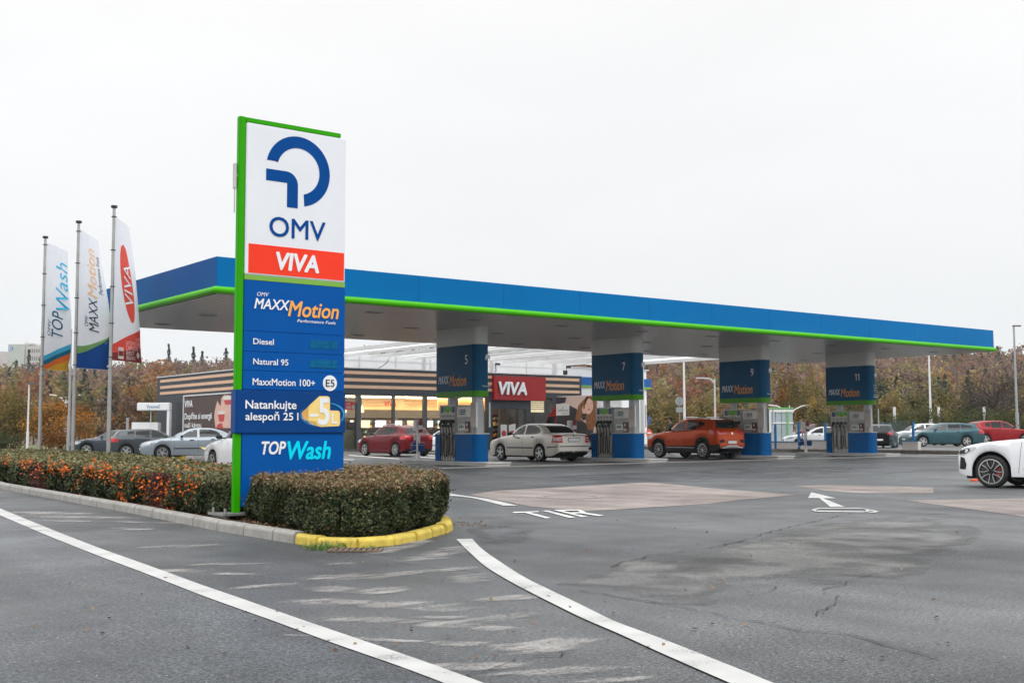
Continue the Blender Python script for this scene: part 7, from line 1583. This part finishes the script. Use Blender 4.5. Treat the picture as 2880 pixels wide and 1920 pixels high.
# clusters of berries on the berry hedge, dark red patches
cl_ = [(x, y, z) for x, y, z in ((6.35, 15.2, .55), (6.42, 16.6, .48), (6.55, 17.9, .54), (6.4, 16.2, .30), (6.5, 17.4, .38), (6.62, 19.0, .50), (6.66, 19.8, .58), (6.72, 20.7, .55), (6.8, 22.6, .56), (6.85, 23.5, .57), (6.9, 24.5, .45), (6.95, 25.6, .56), (7.1, 27.6, .58), (6.75, 21.4, .3), (6.4, 15.7, .45), (6.55, 18.6, .24), (7.3, 17.2, .70), (7.6, 19.0, .70), (8.0, 21.0, .70), (7.9, 18.0, .71), (8.7, 20.3, .71), (9.2, 23.0, .72), (7.2, 22.0, .7), (7.0, 18.1, .7))]
B = []
for x, y, z in cl_:
    m_ = int(random.uniform(4, 20) if z > .68 else random.uniform(30, 95))
    for _ in range(m_):
        if z > .68: B.append((x+random.gauss(0, .17), y+random.gauss(0, .28), .63+abs(random.gauss(0, .02))))
        else: B.append((np.interp(y, [14.5, 18, 21.5, 27, 35], [6.25, 6.52, 6.75, 7.0, 7.9])-.06+random.gauss(0, .035), y+random.gauss(0, .22), z+random.gauss(0, .085)))
B = np.array(B); leaves('berries', B, RNG.uniform(.022, .050, len(B))*1.15, tints(len(B), [(.72, .14, .014), (.55, .075, .012), (.80, .22, .03)], None, .2), m_leaf, t, None, 1, .95)
for ch in t.children:
    if ch.name.startswith('berries'): ch['kind'] = 'stuff'
Rd = []
for y0 in (16.7, 24.6):
    for _ in range(1700): y = y0+random.gauss(0, .30); Rd.append((np.interp(y, [14.5, 18, 21.5, 27, 35], [6.25, 6.52, 6.75, 7.0, 7.9])-.05+random.gauss(0, .02), y, random.uniform(.1, .62)))
Rd = np.array(Rd); leaves('red_leaves', Rd, RNG.uniform(.03, .06, len(Rd)), tints(len(Rd), [(.085, .018, .014), (.05, .014, .012), (.12, .03, .018)], None, .3), m_leaf, t, np.array([[-1.0, 0, .2]]), .8)
# fallen leaves and grass tufts
F_ = []
for _ in range(900):
    s = random.random()*9
    p_ = interp_line([(6.05, 11.2), (6.1, 13.0), (6.35, 17.0), (6.7, 21.5)], s); F_.append((p_.x+random.uniform(.0, .35), p_.y, .108+random.random()*.01))
for _ in range(130): F_.append((8.85+random.gauss(0, .18), 12.6+random.gauss(0, .35), .012))
for _ in range(170): p_ = G(random.uniform(80, 2700), random.uniform(1380, 1850), .012); F_.append(tuple(p_))
F_ = np.array(F_); o = leaves('fallen_leaves', F_, RNG.uniform(.022, .05, len(F_)), tints(len(F_), [(.16, .07, .03), (.20, .11, .05), (.10, .045, .025), (.26, .17, .09)], None, .3), m_leaf, None, np.array([[0, 0, 1.0]]), .35); o['kind'] = 'stuff'
def tuft(px, py, n, h_, label, z=0, wd=.12):
    c = G(px, py, z); mb = MB(); 
    for _ in range(n):
        a = random.uniform(0, 6.28); r_ = random.random()**.6*wd; b = Vector((c.x+r_*math.cos(a)*1.6, c.y+r_*math.sin(a), z)); l_ = Vector((random.gauss(0, .4), random.gauss(0, .4), 1)).normalized()*h_*random.uniform(.4, 1.1); s_ = Vector((math.cos(a+1), math.sin(a+1), 0))*.004
        mb.add([b-s_, b+s_, b+l_*.6+s_*.7, b+l_*1.0+Vector((l_.x, l_.y, -.02))*.5, b+l_*.6-s_*.7], [(0, 1, 2, 3, 4)])
    tag(mb.build('grass_tuft', M('tuft_green', (.10, .17, .03), .6, 0, .4, 20)), label, 'grass')
tuft(922, 1543, 260, .10, 'bright green grass tuft growing at the yellow kerb, left of the drain grate', 0, .16); tuft(1045, 1543, 60, .06, 'small grass tuft right of the drain grate', 0, .12); tuft(878, 1537, 50, .05, 'tiny grass tuft at the foot of the worn yellow kerb stone', 0, .1)

# ---- trees
def tree(label, cat, x, y, zb, H_, cw, ch, cols, wts, n=900, sz=.35, trunk=.16, name='tree', lean=0, clumps=26, hollow=.35, group=None, jit=.3, limbs=7, droop=0, twig=False):
    t = thing(name, label, cat, (x, y, zb), 0, group); mb = MB(); cz = zb+H_-ch/2
    top = Vector((x+lean, y, zb+H_*.86)); base = Vector((x, y, zb-.3)); mid = Vector((x+lean*.4, y, zb+(H_-ch)*.9))
    mb.tube([base, mid, Vector((x+lean*.7, y, cz)), top], [trunk, trunk*.72, trunk*.45, trunk*.12], 7)
    C = []
    for k in range(clumps):
        d = RNG.normal(size=3); d /= np.linalg.norm(d); r_ = RNG.uniform(hollow, 1)**.7
        C.append((x+lean*.7+d[0]*r_*cw/2, y+d[1]*r_*cw/2, cz+d[2]*r_*ch/2))
    C = np.array(C)
    for k in range(limbs):
        c = C[k % len(C)]; s0 = Vector((x+lean*.55, y, max(zb+(H_-ch)*.6, min(c[2]-.2*ch, cz)))); e = Vector(c); m_ = s0.lerp(e, .5)+Vector((0, 0, .05*ch))
        mb.tube([s0, m_, e], [trunk*.38, trunk*.22, trunk*.06], 5)
        if twig:
            for _ in range(7): e2 = e+Vector(RNG.normal(size=3))*cw*.16; mb.tube([m_.lerp(e, random.random()), e2], [trunk*.10, .012], 4)
    mb.build('trunk', m_bark, t, smooth=True)
    i = RNG.integers(0, len(C), n); cs = tints(len(C), cols, wts, jit)
    P = C[i]+RNG.normal(size=(n, 3))*np.array([cw, cw, ch])*.085
    if droop: P[:, 2] -= np.abs(RNG.normal(size=n))*droop
    leaves('crown', P, sz*RNG.uniform(.5, 1.3, n), cs[i]*RNG.uniform(.78, 1.25, (n, 1)), m_leafy, t); return t
def tpx(px, depth): v = PD(px, 1213, depth); return v.x, v.y
OL = [(.19, .16, .06), (.25, .195, .075), (.14, .13, .05), (.28, .20, .075)]; OR = [(.26, .105, .022), (.20, .085, .025), (.30, .15, .035), (.13, .085, .035)]; BR = [(.21, .135, .095), (.24, .15, .105), (.17, .115, .085)]; GN = [(.085, .105, .042), (.115, .125, .048), (.065, .080, .035)]; CN = [(.042, .062, .046), (.054, .074, .052), (.034, .05, .04)]; YL = [(.26, .18, .045), (.20, .155, .05), (.15, .13, .045)]
x, y = tpx(172, 90); tree('rounded orange-brown clipped bush on the grass behind the left flagpoles', 'bush', x, y, 0, 3.45, 4.9, 3.2, [(.36, .15, .022), (.27, .115, .025), (.42, .20, .04), (.16, .10, .03), (.11, .085, .03)], (4, 3, 2.5, 1.5, 1.5), 8000, .20, .16, 'bush', 0, 70, .55)
x, y = tpx(12, 96); tree('drooping yellow-green willow at the left edge of the photo', 'tree', x, y, 0, 5.6, 4.2, 5.0, [(.17, .125, .03), (.12, .10, .03), (.21, .15, .04)], None, 6000, .24, .2, droop=.8, clumps=40)
x, y = tpx(-6, 84); tree('small dark green shrub at the left edge of the photo', 'shrub', x, y, 0, 1.7, 2.4, 1.6, GN, None, 2600, .14, .06, 'shrub')
# clipped screen behind the parked cars at the right: separate bushes
for k, px in enumerate((2340, 2392, 2445, 2500, 2552, 2606, 2660, 2712, 2766, 2820, 2872, 2925)):
    x, y = tpx(px, 93+(k % 3)*1.5); tree(['low dark green bush in the row behind the parked cars', 'olive green bush in the row behind the parked cars', 'dense dark bush in the row behind the parked cars'][k % 3], 'bush', x, y, 0, 2.75+.3*((k*7) % 3)*.5, 2.6, 2.7, [(.070, .085, .028), (.10, .105, .035), (.05, .062, .024), (.15, .13, .045)], (3, 3, 3, 1.5), 2200, .17, .07, 'bush', 0, 26, .4, 'bushes behind the parked cars')
x, y = tpx(2800, 104); tree('nearly bare spreading tree at the right behind the red hatchback', 'tree', x, y, 0, 6.6, 7.0, 5.4, [(.06, .045, .03), (.10, .07, .035), (.13, .075, .04)], None, 1500, .20, .28, clumps=60, limbs=46, twig=True)
PALE = [(.24, .19, .12), (.27, .20, .11), (.22, .16, .10)]
rowT = [(2390, 110, 7.0, 3.6, GN+OR, 'orange and green tree just right of the header numbered 11'), (2460, 112, 7.6, 3.8, CN+GN, 'dark green conifer-like tree right of the header numbered 11'), (2520, 108, 6.2, 3.8, OL, 'olive tree behind the black hatchback'), (2580, 114, 6.4, 4.0, OL+GN, 'olive green tree left of the tall white lamp mast'), (2670, 106, 6.6, 4.6, GN+OL, 'rounded green-yellow tree between the lamp mast and the utility pole'), (2738, 118, 6.5, 3.6, CN, 'small dark conifer right of the utility pole'), (2870, 112, 6.0, 4.2, OL+GN, 'olive tree at the right edge of the photo'),
        (1856, 112, 5.6, 4.0, OL, 'olive yellow tree right of the white wash hall'), (1905, 120, 6.0, 4.0, YL+OR, 'yellow tree behind the round road sign'), (1975, 116, 6.8, 4.4, YL+OL, 'yellow tree behind the orange SUV roof'), (2060, 112, 5.2, 4.4, OR+BR, 'rusty orange tree behind the pump numbered 9'), (2120, 110, 5.0, 4.0, BR+OL, 'brown tree behind the pump numbered 9, right part'), (2215, 126, 9.4, 3.4, YL+OR, 'slender golden tree behind the metal enclosure'), (2262, 122, 9.0, 4.0, YL, 'yellow-green tree between the headers numbered 9 and 11'), (2310, 118, 6.4, 4.0, OL+YL, 'olive tree just left of the header numbered 11'),
        (250, 140, 8.4, 3.4, PALE+YL, 'yellow-orange tree between the middle and nearest flagpoles'), (310, 136, 9.6, 3.0, PALE+BR, 'slim russet tree behind the nearest flagpole'), (365, 132, 8.6, 3.6, OR+BR, 'russet tree above the white vacuum station'), (425, 136, 9.4, 4.4, YL+OL, 'pale yellow tree beside the shop corner'), (95, 130, 7.6, 3.4, PALE+OR, 'orange tree left of the first flagpole'), (60, 122, 6.5, 3.6, PALE+YL, 'yellow-olive tree behind the short white lamp post'), (150, 138, 6.4, 2.6, PALE, 'pale slim tree above the rounded bush'), (222, 134, 6.4, 2.6, PALE+BR, 'pale brown tree right of the rounded bush'), (285, 120, 4.4, 3.0, BR+PALE, 'low brown shrub tree behind the dark estate'), (340, 118, 4.4, 3.4, BR+OR, 'low brown shrub tree left of the white vacuum machine')]
for px, dep_, H_, cw, cols, lab in rowT:
    x, y = tpx(px, dep_); tree(lab, 'tree', x, y, 0, H_*.78, cw*.9, H_*.66, cols, None, 2400, .30, .13, clumps=34, hollow=.2)

# ---- hills and the far wood
def hz(x, y):
    """terrain height: wooded slopes rising beyond the station"""
    d = (x*_fw.x+y*_fw.y)/math.hypot(_fw.x, _fw.y); lat = x*_r0.x+y*_r0.y
    s = min(1, max(0, (d-125)/240)); s = s*s*(3-2*s)
    return (16.0+2.2*math.sin(lat*.013+.6)+1.6*math.sin(lat*.031+2)+max(0, (d-365))*.035)*s
mb = MB(); vs = []; nu, nv = 70, 40
f2 = Vector((_fw.x, _fw.y, 0)).normalized()
for j in range(nv+1):
    for i in range(nu+1):
        d = 118+(j/nv)**1.3*480; lat = (i/nu-.5)*2*(190+d*.6); p_ = f2*d+_r0*lat; vs.append((p_.x, p_.y, hz(p_.x, p_.y)-.02 if j else -.5))
mb.add(vs, [(j*(nu+1)+i, j*(nu+1)+i+1, (j+1)*(nu+1)+i+1, (j+1)*(nu+1)+i) for j in range(nv) for i in range(nu)])
m_hill = M('hill_floor', (.17, .125, .095), .95, 0, .4, .05); struct(mb.build('hill', m_hill, smooth=True, sharp=180))
m_grass = M('grass', (.105, .115, .038), .9, 0, .4, .8, 1)
sheet('grass_verge', [(-260, 1266), (150, 1262), (330, 1258), (520, 1252), (700, 1235), (700, 1226), (-500, 1226)], .006, m_grass)
# far-off wood on the slopes: one mass
n_t = 3000; Pq = []; Cq = []; Sq = []; TR = MB()
pal = {'mauve': [(.235, .160, .130), (.265, .180, .145), (.205, .145, .118)], 'olive': [(.225, .190, .085), (.265, .215, .095), (.19, .17, .08)], 'rust': [(.30, .140, .075), (.27, .130, .080), (.32, .175, .085)], 'con': [(.058, .085, .062), (.072, .098, .068), (.048, .070, .054)], 'yel': [(.33, .24, .10), (.29, .22, .095)]}  # leaf colours lightened to stand in for distance haze
cnt = 0
for _ in range(n_t):
    d = 132+random.random()**.8*320; lat = random.uniform(-1, 1)*(.47*d+14); p_ = f2*d+_r0*lat; zb_ = hz(p_.x, p_.y)
    fr = (d-128)/330; u_ = random.random(); u_ += .25*math.sin(lat*.05+d*.03)
    if fr > .55: kind = 'con' if u_ < .20 else 'mauve' if u_ < .66 else 'olive' if u_ < .95 else 'rust'
    elif fr > .2: kind = 'mauve' if u_ < .62 else 'olive' if u_ < .78 else 'rust' if u_ < .92 else 'con'
    else: kind = 'olive' if u_ < .40 else 'yel' if u_ < .58 else 'mauve' if u_ < .78 else 'rust' if u_ < .9 else 'con'
    Hh = random.uniform(6.5, 10) if kind != 'con' else random.uniform(6.5, 9.0)
    if fr > .8: Hh *= 1.0
    m_ = int(230 if fr < .3 else 170 if fr < .6 else 130); wd = Hh*(.30 if kind != 'con' else .24)
    if kind == 'con':
        zz_ = RNG.random(m_)**1.25; r_ = wd*(1.02-zz_)*RNG.uniform(.3, 1, m_)**.5; a = RNG.uniform(0, 6.28, m_); Q_ = np.stack([p_.x+r_*np.cos(a), p_.y+r_*np.sin(a), zb_+Hh*(.12+.88*zz_)], 1)
    else:
        kc = 9; dd = RNG.normal(size=(kc, 3)); dd /= np.linalg.norm(dd, axis=1)[:, None]; dd *= RNG.uniform(.3, 1, (kc, 1)); ci = RNG.integers(0, kc, m_)
        Q_ = np.array([p_.x, p_.y, zb_+Hh*.62])+dd[ci]*np.array([wd, wd, Hh*.36])+RNG.normal(size=(m_, 3))*np.array([wd, wd, Hh*.3])*.17
    base_ = np.array(random.choice(pal[kind]))*random.uniform(.86, 1.14)
    Pq.append(Q_); Cq.append(base_*RNG.uniform(.82, 1.2, (m_, 1))); Sq.append(np.full(m_, Hh*(.062 if kind != 'con' else .058))*RNG.uniform(.6, 1.4, m_)*(1.0+.35*fr))
o = leaves('far_wood', np.concatenate(Pq), np.concatenate(Sq), np.concatenate(Cq), m_leafy, None, None, 1, .7); tag(o, 'autumn wood covering the far hillside in mauve, olive and dark green', 'wood', None, 'stuff')
# a few conifers standing above the skyline
for px, dep_, H_, lab in ((540, 300, 12, 'tall conifer on the skyline right of the nearest flag'), (470, 300, 13, 'dark conifer on the skyline above the shop corner'), (565, 310, 11, 'slim conifer on the skyline above the shop slats'), (632, 290, 11, 'dark lone tree on the skyline just left of the totem'), (110, 330, 12, 'dark conifer before the pale apartment block'), (75, 325, 13, 'dark conifer at the foot of the green apartment wing'), (40, 320, 10, 'dark conifer below the round blue sign on the hill')):
    x, y = tpx(px, dep_); zb_ = hz(x, y); t = thing('conifer', lab, 'tree', (x, y, zb_)); mb = MB(); mb.cyl((x, y, zb_-.5), (x, y, zb_+H_*.95), .22, .04, 6); mb.build('trunk', m_bark, t)
    m_ = 300; zz_ = RNG.random(m_)**.9; a = RNG.uniform(0, 6.28, m_); r_ = 2.6*(1.03-zz_)**.8*RNG.uniform(.2, 1, m_)**.5*(.7+.4*np.sin(zz_*34+px))*(.75+.35*np.sin(a*2+px))
    leaves('crown', np.stack([x+r_*np.cos(a), y+r_*np.sin(a), zb_+H_*(.15+.85*zz_)], 1), .75, tints(m_, CN, None, .3), m_leaf, t)
# ================================================================== HAZE
mb = MB(); mb.box(-760, 1160, -340, 1540, -1.0, 44.0)
hm = bpy.data.materials.new('haze'); hm.use_nodes = True; t = hm.node_tree; t.nodes.clear()
pv_ = N(t, 'ShaderNodeVolumePrincipled'); pv_.inputs['Color'].default_value = (.93, .95, .97, 1); pv_.inputs['Density'].default_value = .00018; pv_.inputs['Anisotropy'].default_value = 0
mo = N(t, 'ShaderNodeOutputMaterial'); t.links.new(pv_.outputs[0], mo.inputs['Volume'])
o = mb.build('haze', hm); o['kind'] = 'stuff'; o['label'] = 'thin autumn haze over the far hillside'; o['category'] = 'haze'
